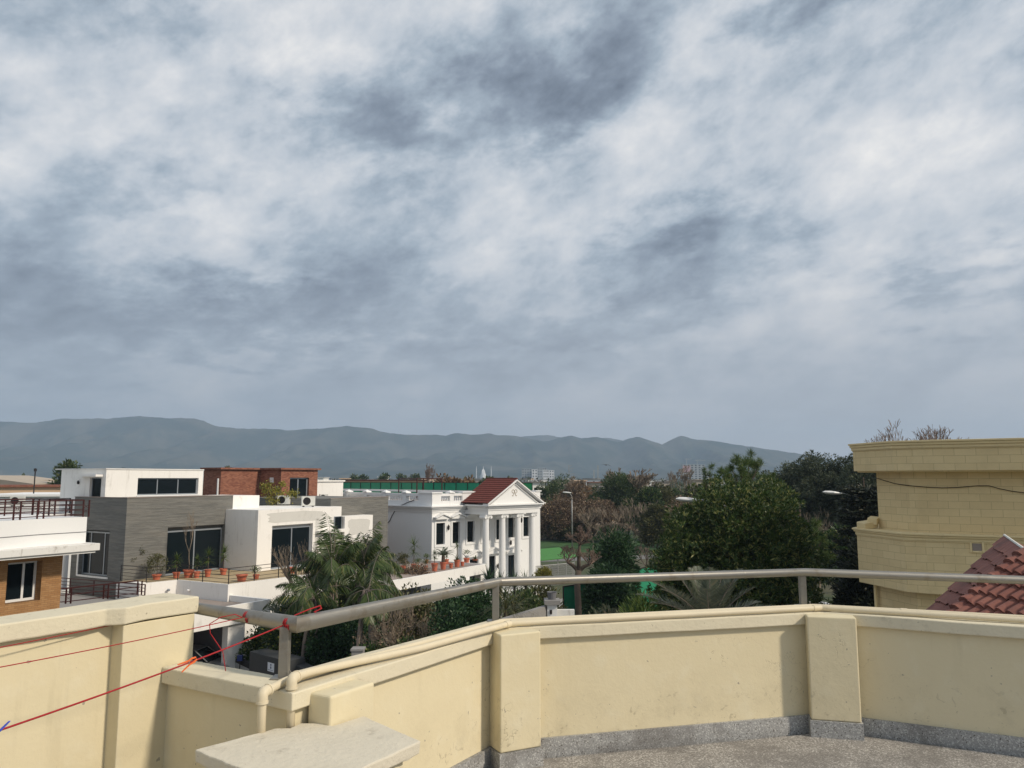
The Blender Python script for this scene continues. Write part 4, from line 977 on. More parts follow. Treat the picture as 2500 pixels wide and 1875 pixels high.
# rooftop platform below netting and the peach building behind
def block(name, label, px0, px1, pytop, Y, mat, ang=60, depth=10, base=0., cat='building', roofmat=None, dy=0., wins=0, over=.25, group=None):
    """plain far building whose -y face spans two photo columns"""
    f_ = Frame(at(px0, pytop, Y=Y), ang); x1 = f_.on_y(px1, pytop)[0]; z1 = f_.on_y(px0, pytop)[1]
    o = f_.thing(name, label, cat, group); ops_ = []
    if wins:
        fl_ = max(1, int((z1 - base) / 3.2))
        for k in range(fl_):
            for i in range(wins):
                cx = x1 * (i + .5) / wins; zz = z1 - 1.3 - k * 3.2; 
                if zz - 1.4 > base: ops_.append((cx - x1 / wins * .25, cx + x1 / wins * .25, zz - 1.4, zz))
    shell(MB(), 0, x1, 0, depth, base, z1, front=ops_, depth=.3).build('wall', mat, o)
    for w__ in ops_:
        g_ = MB(); g_.box(w__[0] + .01, w__[1] - .01, .25, .29, w__[2] + .01, w__[3] - .01); g_.build('window', 'window_glass', o)
    MB().box(-over, x1 + over, -over, depth + over, z1 + .002, z1 + .18).build('roof_slab', roofmat or mat, o); return o, f_, x1, z1
block('peach_house', 'low peach house with thin dark roof line behind the netting', 850, 1040, 1174, 125, 'peach_paint', ang=20, depth=14, wins=0, roofmat='maroon_metal')
block('peach_house', 'long peach building with red roof edge at the far left', -120, 150, 1190, 78, 'peach_paint', ang=14, depth=12, roofmat='red_brick')
block('tan_house', 'tan walled roof block between peach building and white cube', 70, 160, 1175, 100, 'tan_paint', ang=10, depth=12)
block('white_house', 'low white wall with an air conditioner left of the grey stone house', -60, 150, 1213, 62, 'white_clean', ang=12, depth=10)
o_ = thing('sheet_roof', 'pale sloping shed roof rising at the far left edge', 'roof', (0,0,0))
a_, b_ = at(-80, 1160, Y=95), at(80, 1181, Y=92); MB().poly([a_, b_, (b_.x, b_.y, b_.z - 1.2), (a_.x, a_.y, a_.z - 2.4), (a_.x, a_.y + 12, a_.z), (b_.x, b_.y + 12, b_.z), (b_.x, b_.y + 12, b_.z - 1.2), (a_.x, a_.y + 12, a_.z - 2.4)], [(0,3,2,1),(0,1,5,4),(1,2,6,5),(4,5,6,7),(0,4,7,3),(3,7,6,2)]).build('roof_panel', 'tan_paint', o_)
q = at(42, 1236, Y=60); ac(Vector((q.x, q.y, q.z)), R(12), 'air conditioner unit on white wall at the far left', 1.1)
p_ = at(86, 1152, Y=66); pl_ = thing('roof_pole', 'thin grey pole standing on the roof at far left', 'pole', (p_.x, p_.y, p_.z - 6)); MB().tube([(0,0,0),(0,0,6)], .05, 6).build('shaft', 'black_metal', pl_); MB().lathe((0,0,6.0), [(.06,0),(.12,.1),(.12,.25),(.05,.3)], 8).build('cap', 'black_metal', pl_)

# ------------------------------------------------------------------ brick and white house at the left edge
Lf = Frame(at(245, 1326, Y=29), 60)
lh = Lf.thing('left_house', 'orange brick house with white rounded parapet and broad white slab eave', 'house')
MB().box(-7.5, 0, 0, 4.5, 6.98, 7.235).build('eave_slab', 'white_grimy', lh, bevel=.015)
MB().box(-7.4, -.12, .08, 4.4, 6.90, 6.978).build('eave_lip', 'white_grimy', lh)
yb_ = .55; bx1, bzt = Lf.on_y(213, 1262, yb_); bx0, _ = Lf.on_y(95, 1266, yb_); c0 = Lf.on_z(-60, 1269, bzt)
c0 = (bx0 - 1.5, yb_ - .62)
pts_ = [(bx1, yb_), (bx1, 4.2), (c0[0] - 3, 4.2), (c0[0] - 3, c0[1] + .0), (c0[0], c0[1]), (bx0, yb_)][::-1]
MB().prism([(c0[0]-3.2, yb_ - .40), (c0[0] - .3, yb_ - .40), (bx0, yb_), (bx1, yb_), (bx1, 4.2), (c0[0]-3.2, 4.2)], 7.237, bzt).build('roof_parapet', 'white_clean', lh)
gz_ = Lf.on_y(150, 1302, yb_)[1]
MB().prism([(c0[0]-3.21, yb_ - .41), (c0[0] - .3, yb_ - .41), (bx0, yb_ - .01), (bx1 + .008, yb_ - .01), (bx1 + .008, 4.2), (c0[0]-3.21, 4.2)], gz_ - .012, gz_ + .012).build('groove_line', 'shade_wall', lh)
yw = 1.15; qx1 = Lf.on_y(151, 1400, yw)[0]; v0, vz1 = Lf.on_y(20, 1375, yw); v1 = Lf.on_y(104, 1375, yw)[0]; vz0 = Lf.on_y(60, 1470, yw)[1]
shell(MB(), -7.3, qx1, yw, 6, 0, 6.89, front=[(v0, v1, vz0, vz1)], depth=.5).build('brick_wall', 'orange_brick', lh)
window(lh, 'y', yw, v0, v1, vz0, vz1, mull=(v1 - .45,), fm='white_frame', depth=.42, fw=.09)
rzz = bzt; railing(lh, [(c0[0]-3, yb_ - .30, rzz), (c0[0] - .3, yb_ - .28, rzz), (bx0, yb_ + .12, rzz), (bx1 - .1, yb_ + .12, rzz), (bx1 - .1, 4.0, rzz)], .62, 4, 'maroon_metal', 1.15, .045, .03, ladder=True)
railing(lh, [(c0[0]-2, 3.9, rzz), (bx1 - .15, 3.95, rzz)], .62, 4, 'maroon_metal', 1.0, .04, .028)
# lower yard railing, white gate post and paved yard of that house
yd = thing('yard_railing', 'maroon metal railing with crossed panels beside the white post', 'railing', (0,0,0))
zr = -3.05
a1 = at(105, 1476, z=zr-.35); a2 = at(335, 1452, z=zr - .6); a0_ = at(-60, 1500, z=zr-.3)
railing(yd, [tuple(a1), tuple(at(160, 1474, z=zr - .45)), tuple(a2)], .62, 3, 'maroon_metal', 1.5, .05, .035, ladder=True)
railing(yd, [tuple(a0_), tuple(at(70, 1487, z=zr-.3))], .55, 3, 'maroon_metal', 1.5, .05, .035)
gp = at(88, 1480, z=zr - .2); po = thing('gate_post', 'short white post with peeling cap by the maroon railing', 'post', (gp.x, gp.y, gp.z - .6), F.a); MB().box(-.32, .32, -.32, .32, 0, 1.05).build('shaft', 'white_grimy', po, bevel=.02); MB().box(-.36, .36, -.36, .36, 1.052, 1.12).build('cap', 'roof_screed', po, bevel=.02)
dk = thing('low_deck', 'flat paved deck between the brick house and grey stone house', 'deck', (F.o.x, F.o.y, GZ), F.a)
MB().box(-14, -.75, -3.2, 6.5, 0, 3.25).build('deck_slab', 'paving', dk); MB().box(-14, -.75, -3.4, -3.202, 0, 3.45).build('deck_edge', 'white_paint', dk)
railing(dk, [(-.9, -3.25, 3.4), (-.9, 5.5, 3.25)], .8, 5, 'maroon_metal', 2., .05, .03)
MB().box(-3.3, -.76, 5.0, 6.49, 3.252, 7.2).build('side_wall', 'white_clean', dk)
# upper black railing behind the maroon one
rl = F.thing('roof_railing', 'black metal rail along the roof edge left of the stone house', 'railing')
y0_ = F.on_z(186, 1232, 7.7); railing(rl, [(-8.5, 5.2, 7.6), (-.1, 5.2, 7.6)], .85, 5, 'black_metal', 1.9, .06, .03)
MB().box(-8.6, -.01, 5.1, 9, 3.26, 7.6).build('roof_edge', 'white_clean', rl)

# ------------------------------------------------------------------ yellow block building on the right
yb2 = thing('yellow_building', 'cream yellow building of painted blocks with deep overhanging cornice', 'building', (0,0,0))
def pin(pl, d):   # inset of a plan polygon's visible polyline (clockwise seen from above gives inside on the left)
    return offset_poly(pl, d)
Cn = [(14.5,29.5), (11.57,26.35), (11.87,24.2), (12.25,23.85), (22.0,17.6)]   # cornice line seen from the camera, left to right
bk_ = [(30,30), (30,30)]
def vol(front, z0, z1, name, mat, bev=0):
    pl_ = list(front) + [(26, 20), (26, 30)]; MB().prism(pl_, z0, z1).build(name, mat, yb2, bevel=bev)
w1_ = pin(Cn, -.62)
vol(w1_, -2, 1.84, 'upper_wall', 'yellow_block')
vol(Cn, 1.842, 2.50, 'cornice_block', 'yellow_block')
for z0, z1, d in ((1.80, 1.86, -.10), (2.502, 2.53, .03), (2.532, 2.62, .05), (2.622, 2.70, .09), (2.702, 2.76, .13)): vol(pin(Cn, d), z0, z1, 'cornice_moulding', 'yellow_trim', .008)
Cl = [(13.8,29.5), (11.60,26.45), (12.02,24.1), (12.5,23.75), (15.2,22.45), (22.5,18.9)]
vol(Cl, -1.83, -.30, 'lower_wall', 'yellow_block')
for z0, z1, d in ((-.298, -.265, .025), (-.263, -.17, .045), (-.168, -.105, .09), (-.103, -.05, .14)): vol(pin(Cl, d), z0, z1, 'cornice_moulding', 'yellow_trim', .01)
vol(pin(Cl, -.45), GZ, -1.832, 'base_wall', 'yellow_block')
vol(pin(Cl, -.35), -3.2, -3.05, 'ledge', 'yellow_trim', .01)
MB().tube([(11.98, 26.15, GZ), (11.98, 26.15, -1.84)], .05, 8).build('drain_pipe', 'yellow_trim', yb2)
# vent in the lower wall
vd = unit(Cl[3], Cl[4]); vp = at(2394, 1341, Y=22.3); vn = Vector((vd.y, -vd.x))
vx = Vector(Cl[3]) + vd * ((Vector((vp.x, vp.y)) - Vector(Cl[3])).dot(vd)); 
vt_ = thing('tmp', None, None); bpy.data.objects.remove(vt_)
fr1 = MB(); c3_ = Vector((vx.x, vx.y, 0)); n3 = Vector((vn.x, vn.y, 0)); d3 = Vector((vd.x, vd.y, 0)); up = Vector((0,0,1)); zc_ = vp.z
def obox(m, c, d, n_, hw, z0, z1, t0, t1):
    q = [c + d * s * hw + n_ * t for t in (t0, t1) for s in (-1, 1)]
    return m.poly([(*q[0][:2], z0), (*q[1][:2], z0), (*q[3][:2], z0), (*q[2][:2], z0), (*q[0][:2], z1), (*q[1][:2], z1), (*q[3][:2], z1), (*q[2][:2], z1)], [(3,2,1,0),(4,5,6,7),(0,1,5,4),(1,2,6,5),(2,3,7,6),(3,0,4,7)])
for s in (-1, 1): obox(fr1, c3_ + d3 * s * .155, d3, n3, .03, zc_ - .18, zc_ + .18, .0, .045)
obox(fr1, c3_, d3, n3, .124, zc_ + .125, zc_ + .18, .0, .044); obox(fr1, c3_, d3, n3, .124, zc_ - .18, zc_ - .125, .0, .044)
vf = fr1.build('wall_vent', 'yellow_trim', yb2, bevel=.015)
ml = MB(); obox(ml, c3_, d3, n3, .12, zc_ - .12, zc_ + .12, .001, .012); ml.build('mesh_panel', 'roof_screed', vf)
# broken blocks on the ledge
rub = thing('broken_blocks', 'loose broken cream blocks lying on the lower ledge of yellow building', 'rubble', (0,0,0))
for px_, py_, s, rz_ in ((2118, 1280, .28, .3), (2133, 1270, .22, .9)):
    q = at(px_, py_, Y=26.2); m = MB(); m.box(-s, s, -s*.7, s*.7, -.12, .10); ob = m.build('block', 'yellow_trim', rub, bevel=.03); ob.location = q; ob.rotation_euler = (.1, -.12, rz_)
# cable on the upper wall
cb = []; wn = w1_
def wall_pt(px_, py_):
    d = ray(px_, py_); best = None
    for i in range(len(wn) - 1):
        a, b2 = Vector(wn[i]), Vector(wn[i + 1]); e = b2 - a; nn_ = Vector((e.y, -e.x)).normalized(); den_ = Vector((d.x, d.y)).dot(nn_)
        if abs(den_) < 1e-6: continue
        t = a.dot(nn_) / den_; p = Vector((d.x, d.y)) * t; s = (p - a).dot(e) / e.length_squared
        if -.01 <= s <= 1.01 and t > 0: p = p + nn_ * .05; best = Vector((p.x, p.y, EYE + d.z * t))
    return best
for px_, py_ in ((2143,1167),(2165,1174),(2190,1181),(2225,1186),(2260,1189),(2300,1191),(2340,1190),(2385,1186),(2415,1186),(2440,1193),(2470,1199),(2500,1203),(2540,1207)):
    q = wall_pt(px_, py_)
    if q is not None: cb.append(q)
cw = [Vector(w1_[i]) for i in range(len(w1_))]; cv = cw[2]; ins = [k for k in range(len(cb) - 1) if cb[k].x < cv.x <= cb[k + 1].x]
for vtx in (cw[3], cw[2]):
    for k in range(len(cb) - 1):
        if cb[k].x < vtx.x <= cb[k + 1].x:
            t_ = (vtx.x - cb[k].x) / (cb[k + 1].x - cb[k].x); cb.insert(k + 1, Vector((vtx.x - .05, vtx.y - .07, cb[k].z + (cb[k + 1].z - cb[k].z) * t_))); break
tag(MB().tube(cb, .012, 5).build('sagging_cable', 'black_metal', None), 'thin dark cable sagging across the upper wall of yellow building', 'cable')

# ------------------------------------------------------------------ red tiled roof at the right edge
tr = thing('tiled_roof', 'red clay tiled hip roof rising at the right edge', 'roof', (0,0,0))
Tq = at(2512, 1352, Y=11.0); Aq = at(2452, 1309, z=Tq.z); Hq = at(2270, 1560, Y=10.6)
sn_ = (Aq - Tq).cross(Hq - Tq); ry = ray(2196, 1560); Lq = Vector((0,0,EYE)) + ry * ((Tq - Vector((0,0,EYE))).dot(sn_) / ry.dot(sn_))
rd = Vector((.12, -.99, 0)); T2 = Tq + rd * 4.6; H2 = Hq + rd * 4.6
def tiled(m, tl, tr_, bl, br, rows, cols, rad, lift, flat=False):
    tl, tr_, bl, br = map(Vector, (tl, tr_, bl, br)); nrm = (tr_ - tl).cross(bl - tl).normalized()
    if nrm.z < 0: nrm = -nrm
    S = lambda s, t: (tl.lerp(tr_, s)).lerp(bl.lerp(br, s), t)
    for r_ in range(rows):
        t0, t1 = r_ / rows, (r_ + 1.12) / rows
        for c in range(cols):
            s0, s1 = c / cols, (c + 1) / cols; jit = random.uniform(-.01, .01); seg = 6
            a0, a1, b0, b1 = S(s0, t0), S(s1, t0), S(s0, t1 + jit), S(s1, t1 + jit); v = []
            for (p, q2, lf) in ((a0, a1, .0), (b0, b1, lift)):
                for k in range(seg + 1):
                    f_ = k / seg; h_ = math.sin(math.pi * f_) * rad if not flat else rad * .15 * (1 if 0 < k < seg else 0)
                    v.append(p.lerp(q2, f_ * .98 + .01) + nrm * (h_ + lf + .01))
            n_ = seg + 1; fs = [(k, k + 1, n_ + k + 1, n_ + k) for k in range(seg)]
            base = b0 + nrm * .0, b1 + nrm * .0
            v += [b0 + nrm * .0, b1 + nrm * .0]; fs.append(tuple([n_ + k for k in range(seg + 1)] + [2 * n_ + 1, 2 * n_]))
            m.poly(v, fs)
    m.poly([tl, tr_, br, bl], [(0,1,2,3)])
m = MB(); tiled(m, Tq, T2, Hq, H2, 8, 25, .062, .045); m.build('tile_field', 'clay_tile', tr)
m = MB(); tiled(m, Aq, Tq, Lq, Hq, 9, 12, .05, .03, flat=True); m.build('tile_field', 'clay_tile', tr)
m = MB(); n_ = 11
for i in range(n_):
    a, b_ = Tq.lerp(Hq, i / n_), Tq.lerp(Hq, (i + 1.15) / n_); m.tube([a + Vector((0,0,.03)), b_ + Vector((0,0,.06))], [.075, .105], 10)
m.build('hip_tiles', 'clay_tile', tr, smooth='auto')
m = MB(); m.tube([Aq + Vector((0,0,.02)), Tq + Vector((0,0,.02))], .022, 6); m.build('ridge_flashing', 'patch_grey', tr)
Bk = Tq + Vector((2.6, .3, -1.1)); B2 = T2 + Vector((2.6, .3, -1.1)); Ab = Aq + Vector((2.2, .8, -1.1))
MB().poly([Tq, T2, B2, Bk, Aq, Ab], [(0,1,2,3),(4,0,3,5)]).build('roof_back', 'clay_tile', tr)
MB().prism([(Lq.x + .35, Lq.y + .05), (Hq.x + .12, Hq.y - .1), (H2.x + .12, H2.y), (B2.x, B2.y), (Bk.x, Bk.y), (Ab.x, Ab.y)], GZ, Hq.z - .08).build('wall', 'yellow_trim', tr)
# ------------------------------------------------------------------ plants: materials and generators
def leafmat(name, c1, c2, c3=None, rough=.5, trans=.25, bias=.5, vs=.8):
    """leaves: colour varies leaf by leaf and clump by clump; a little light passes through"""
    def f(n, b):
        g = n.new('ShaderNodeNewGeometry'); r = g.outputs['Random Per Island']; p = g.outputs['Position']
        c = n.mix(n.smooth(r, .0, 1.), c4(c1), c4(c2)); k = n.smooth(n.noise(p, vs, 3, .6), .38, .62); c = n.mix(n.m('MULTIPLY', k, .5), c, c4(tuple(x * .55 for x in c1[:3])))
        if c3: c = n.mix(n.smooth(n.m('FRACT', n.m('MULTIPLY', r, 7.31)), 1 - bias * .35, 1 - bias * .35 + .04), c, c4(c3))
        n.set(b.inputs['Base Color'], c); b.inputs['Roughness'].default_value = rough; b.inputs['Specular IOR Level'].default_value = .35
        t = n.new('ShaderNodeBsdfTranslucent'); n.set(t.inputs[0], c); mxx = n.new('ShaderNodeMixShader'); mxx.inputs[0].default_value = trans
        o = [q for q in n.t.nodes if q.type == 'OUTPUT_MATERIAL'][0]; n.t.links.new(b.outputs[0], mxx.inputs[1]); n.t.links.new(t.outputs[0], mxx.inputs[2]); n.t.links.new(mxx.outputs[0], o.inputs[0])
    return material(name, f)
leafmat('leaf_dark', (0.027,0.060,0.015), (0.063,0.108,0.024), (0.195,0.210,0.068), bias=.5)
leafmat('leaf_broad', (0.034,0.078,0.019), (0.093,0.132,0.031), (0.264,0.264,0.093), rough=.45, bias=.55, vs=.9)
leafmat('leaf_mid', (0.045,0.083,0.027), (0.090,0.128,0.042), (0.165,0.180,0.075), bias=.3, vs=.35)
leafmat('leaf_olive', (0.065,0.075,0.026), (0.123,0.123,0.043), (0.203,0.174,0.072), bias=.4, vs=.3)
leafmat('leaf_eucalypt', (0.053,0.075,0.042), (0.105,0.123,0.068), (0.180,0.180,0.105), bias=.3, vs=.3)
leafmat('leaf_brown', (0.123,0.080,0.051), (0.217,0.145,0.087), (0.319,0.232,0.145), bias=.5, trans=.1, vs=.25)
leafmat('leaf_rust', (0.192,0.108,0.048), (0.264,0.156,0.072), (0.120,0.120,0.036), bias=.4, trans=.1, vs=.25)
leafmat('leaf_ficus', (0.030,0.068,0.015), (0.075,0.120,0.022), (0.255,0.255,0.045), bias=.5, vs=.7)
leafmat('leaf_hedge', (0.022,0.061,0.022), (0.047,0.101,0.034), (0.095,0.149,0.068), bias=.3, vs=.7)
leafmat('leaf_palm', (0.040,0.075,0.018), (0.095,0.130,0.035), (0.190,0.190,0.060), bias=.25, rough=.4, vs=.8)
leafmat('leaf_datepalm', (.09,.11,.075), (.16,.18,.12), (.17,.16,.10), bias=.3, rough=.45, vs=.9)
leafmat('leaf_fan', (.13,.16,.13), (.19,.21,.16), None, rough=.5, trans=.15)
leafmat('leaf_yucca', (.05,.10,.02), (.13,.18,.04), (.22,.22,.07), bias=.3)
leafmat('leaf_yellow', (.20,.19,.03), (.32,.28,.05), (.10,.13,.02), bias=.4)
leafmat('needle', (0.048,0.099,0.022), (0.112,0.168,0.038), (0.208,0.224,0.064), bias=.4, trans=.15, vs=.7)
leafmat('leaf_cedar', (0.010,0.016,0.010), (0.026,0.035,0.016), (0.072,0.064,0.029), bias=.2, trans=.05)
leafmat('leaf_pale', (.09,.11,.06), (.15,.15,.09), (.2,.13,.08), bias=.3)
leafmat('leaf_far', (0.036,0.054,0.026), (0.072,0.084,0.042), (0.120,0.096,0.060), bias=.5, trans=.1, vs=.02)
simple('bark', (.11,.085,.065), .95, 0, .4, 3, .5)
simple('bark_pale', (.20,.165,.14), .95, 0, .35, 3, .5)
simple('twig', (.22,.175,.13), .95, 0, .35, 1.5)
simple('twig_red', (.19,.135,.105), .95, 0, .3, 1.5)

def rn(*s): return RNG.normal(size=s)
def norm(v): return v / np.maximum(np.linalg.norm(v, axis=1, keepdims=True), 1e-9)
def leaf_arrays(P, D, L, W, S=None, q=.45):
    n = len(P); L = np.broadcast_to(np.asarray(L, float), (n,))[:, None]; W = np.broadcast_to(np.asarray(W, float), (n,))[:, None]
    if S is None: S = norm(np.cross(D, rn(n, 3)))
    V = np.empty((n, 4, 3)); V[:, 0] = P; V[:, 1] = P + D * L * q + S * W * .5; V[:, 2] = P + D * L; V[:, 3] = P + D * L * q - S * W * .5
    return V.reshape(-1, 3)
class Leaves:
    def __init__(s): s.V = []
    def add(s, V): s.V.append(V)
    def build(s, name, mat, parent=None):
        V = np.concatenate(s.V); return mesh_np(name, V, np.arange(len(V)).reshape(-1, 4), mat, parent)
def clump_centres(n, rad, shell=.55, zmin=-1., squash=1.):
    out = []
    while len(out) < n:
        v = rn(3); v /= np.linalg.norm(v)
        if v[2] < zmin: continue
        r = RNG.uniform(shell ** 3, 1) ** (1 / 3)
        out.append(v * r * np.array(rad))
    return np.array(out)
def crown_leaves(cent, rad, ncl, per, rc, L, W, shell=.55, zmin=-.7, lift=.25, lumps=0., dome=False, ros=0, fill=0):
    C = clump_centres(ncl, rad, shell, zmin)
    if dome:
        zz = C[:, 2] / rad[2]; k = np.where(zz < 0, 1 / np.sqrt(np.maximum(.45, 1 - zz ** 2)), np.maximum(.25, 1 - zz ** 2) ** -.22); C[:, 0] *= k; C[:, 1] *= k
    if lumps:
        for c in C:
            u = Vector(c / np.array(rad)).normalized(); c *= 1 + lumps * mnoise.noise(u * 1.9 + Vector((cent[0], cent[1], 0)))
    rc_ = rc * RNG.uniform(.6, 1.3, ncl); idx = np.repeat(np.arange(ncl), per)
    o = rn(len(idx), 3); o = o / np.maximum(1, np.linalg.norm(o, axis=1, keepdims=True) * .8); off_ = o * rc_[idx][:, None] * np.array([1, 1, .7])
    if ros:
        off_ = off_[(np.arange(len(idx)) // ros) * ros]
    P = C[idx] + off_; D = norm(norm(off_) * .8 + norm(C[idx]) * .5 + rn(len(idx), 3) * (.55 if not ros else .85) + np.array([0, 0, lift]))
    V = leaf_arrays(P + np.array(cent), D, L * RNG.uniform(.7, 1.25, len(idx)), W * RNG.uniform(.8, 1.2, len(idx)))
    if fill:
        F_ = norm(rn(fill, 3)) * RNG.uniform(.1, .80, (fill, 1)) * np.array(rad) + np.array(cent); V = np.concatenate([V, leaf_arrays(F_, norm(rn(fill, 3)), L * 2.6, W * 5)])
    return V, C
def branches(m, p, d, L, r, depth, spread=.6, n=3, up=.15, sides=5, rnd=random, gnarl=.15, shrink=.72, minr=.006):
    """recursive limbs drawn into m"""
    p, d = Vector(p), Vector(d).normalized(); pts = [p]; q = p; dd = d
    k = 3 if depth > 1 else 2
    for i in range(k):
        dd = (dd + Vector((rnd.uniform(-1,1), rnd.uniform(-1,1), rnd.uniform(-.6,1))) * gnarl + Vector((0,0,up * .3))).normalized(); q = q + dd * (L / k); pts.append(q)
    m.tube(pts, [max(minr, r * (1 - .35 * i / k)) for i in range(k + 1)], sides, cap=False)
    if depth <= 0: return
    for j in range(n):
        a = rnd.uniform(0, 2 * math.pi); u = dd.orthogonal().normalized(); v = dd.cross(u); s = spread * rnd.uniform(.6, 1.3)
        nd = (dd * math.cos(s) + (u * math.cos(a) + v * math.sin(a)) * math.sin(s) + Vector((0,0,up))).normalized()
        st = pts[-1] if j == 0 or depth == 1 else pts[-2].lerp(pts[-1], rnd.uniform(.2, 1))
        branches(m, st, nd, L * shrink * rnd.uniform(.75, 1.2), max(minr, r * .58), depth - 1, spread, n, up, max(3, sides - 1), rnd, gnarl, shrink, minr)
def ground_at(px, Y, z=GZ):
    p = at(px, 1168, Y=Y); return Vector((p.x, Y, z))
def ztop(py, Y): return at(1250, py, Y=Y).z
def leafy_tree(name, label, cat, px, Y, pytop, wpx, group=None, mat='leaf_dark', hfrac=.6, ncl=160, per=90, rcf=.17, L=.3, W=.12, shell=.5, lumps=.25, trunk=True, base=GZ, bark='bark', zmin=-.75, lift=.25, parts=True, squash=1.0, rc=None, dome=False, ros=0, fill=0):
    b_ = ground_at(px, Y, base); H_ = ztop(pytop, Y) - base; rx = wpx / FPX * Y / 2; ch = H_ * hfrac; rz = ch / 2
    o = thing(name, label, cat, b_, 0, group); cz = H_ - rz
    V, C = crown_leaves((0, 0, cz), (rx * .9, rx * .9 * squash, rz * .92), ncl, per, rc or rcf * (rx + rz) / 2 * 1.1, L, W, shell, zmin, lift, lumps, dome, ros, fill)
    lv = Leaves(); lv.add(V); lv.build('crown', mat, o)
    if trunk:
        m = MB(); r0 = max(.08, H_ * .02); m.tube([(0,0,0),(.05*rx,0,cz*.4),(0,.03*rx,cz*.8)], [r0, r0*.8, r0*.65], 8)
        for i in RNG.choice(len(C), size=min(len(C), 9), replace=False):
            c = Vector(C[i]) + Vector((0,0,cz)); s_ = Vector((0, 0, cz * RNG.uniform(.45, .8))); mid = s_.lerp(c, .5) + Vector((0,0,.15*rz)); m.tube([s_, mid, c], [r0*.5, r0*.3, r0*.1], 5, cap=False)
        m.build('trunk', bark, o, smooth=True)
    return o
def bare_tree(name, label, px, Y, pytop, wpx=None, group=None, mat='twig', depth=5, n=3, spread=.5, trunk=.3, base=GZ, r=None, seed=1, up=.15, cat='bare tree', gnarl=.15, minr=.012, shrink=.72):
    b_ = ground_at(px, Y, base); H_ = ztop(pytop, Y) - base; o = thing(name, label, cat, b_, 0, group); rnd = random.Random(seed)
    r = r or H_ * .018; m = MB(); tk = H_ * trunk; mt = MB(); mt.tube([(0,0,0),(.02*H_,0,tk*.5),(0,.02*H_,tk)], [r, r*.85, r*.75], 7, cap=False)
    for j in range(n): 
        a = 2 * math.pi * (j + rnd.random() * .5) / n; s = spread * rnd.uniform(.6, 1.1)
        branches(m, (0, .02*H_, tk), (math.cos(a)*math.sin(s), math.sin(a)*math.sin(s), math.cos(s)), (H_ - tk) * .36, r * .6, depth - 1, spread, n, up, 5, rnd, gnarl, shrink, minr)
    zs = [v[2] for v in m.v]; k = (H_ - tk) / max(.1, max(zs) - tk); xs = [abs(v[0]) for v in m.v]; kx = (wpx / FPX * Y / 2) / max(.1, max(xs)) if wpx else k
    m.v = [(v[0] * kx, v[1] * kx, tk + (v[2] - tk) * k) for v in m.v]
    m.build('branches', mat, o); mt.build('trunk', mat, o, smooth=True); return o
def frond(lv, base, az, el, L, droop, nl, ll, lw, fold=.5, hang=.4, r=.012, m=None, taper=True, twist=0., lel=None):
    """pinnate leaf: curved midrib with leaflets on both sides"""
    base = Vector(base); pts = []; d = Vector((math.cos(az) * math.cos(el), math.sin(az) * math.cos(el), math.sin(el))); p = base.copy(); N = 14
    pts.append(p.copy())
    for i in range(N):
        d = (d + Vector((0, 0, -droop / N * (.4 + 1.6 * i / N)))).normalized(); p = p + d * (L / N); pts.append(p.copy())
    if m is not None: m.tube(pts, [max(.003, r * (1 - .8 * i / N)) for i in range(N + 1)], 4, cap=False)
    side0 = Vector((-math.sin(az), math.cos(az), 0)); P = []; D = []; LL = []; SS = []
    for k in range(nl):
        t = .12 + .88 * (k + .5) / nl; f = t * N; i = min(int(f), N - 1); q = pts[i].lerp(pts[i + 1], f - i); tg = (pts[min(i + 1, N)] - pts[i]).normalized()
        upv = side0.cross(tg); upv = upv if upv.z > 0 else -upv
        sh = math.sin(math.pi * min(1, t * .9 + .12)) ** .6 if taper else 1
        for s in (-1, 1):
            v = (side0 * s * .8 + tg * (.45 + .5 * t) + upv * fold * random.uniform(.6, 1.2) - Vector((0, 0, hang * random.uniform(.7, 1.3)))).normalized()
            P.append(q); D.append(v); LL.append(ll * sh * random.uniform(.85, 1.1)); sv = v.cross(upv + Vector((random.uniform(-.4,.4), random.uniform(-.4,.4), 0))).normalized(); SS.append(sv)
    lv.add(leaf_arrays(np.array(P), np.array(D), np.array(LL), lw, np.array(SS), .4))
def rosette(lv, base, n, L, W, el0=.2, el1=1.4, droop=.5, seg=4, cone=1.0):
    """sword leaves bending outwards"""
    base = Vector(base); VV = []
    for i in range(n):
        az_ = random.uniform(0, 2 * math.pi); el_ = random.uniform(el0, el1); l = L * random.uniform(.75, 1.1); d = Vector((math.cos(az_) * math.cos(el_), math.sin(az_) * math.cos(el_), math.sin(el_))); s = Vector((-math.sin(az_), math.cos(az_), 0)); p = base.copy()
        for k in range(seg):
            w0 = W * (1 - (k / seg) ** 1.5) * (1 if k else .6); w1 = W * (1 - ((k + 1) / seg) ** 1.5); d2 = (d + Vector((0, 0, -droop / seg))).normalized(); p2 = p + d2 * (l / seg)
            VV += [p - s * w0/2, p + s * w0/2, p2 + s * max(w1, .002)/2, p2 - s * max(w1, .002)/2]; p, d = p2, d2
    lv.add(np.array([tuple(v) for v in VV]))
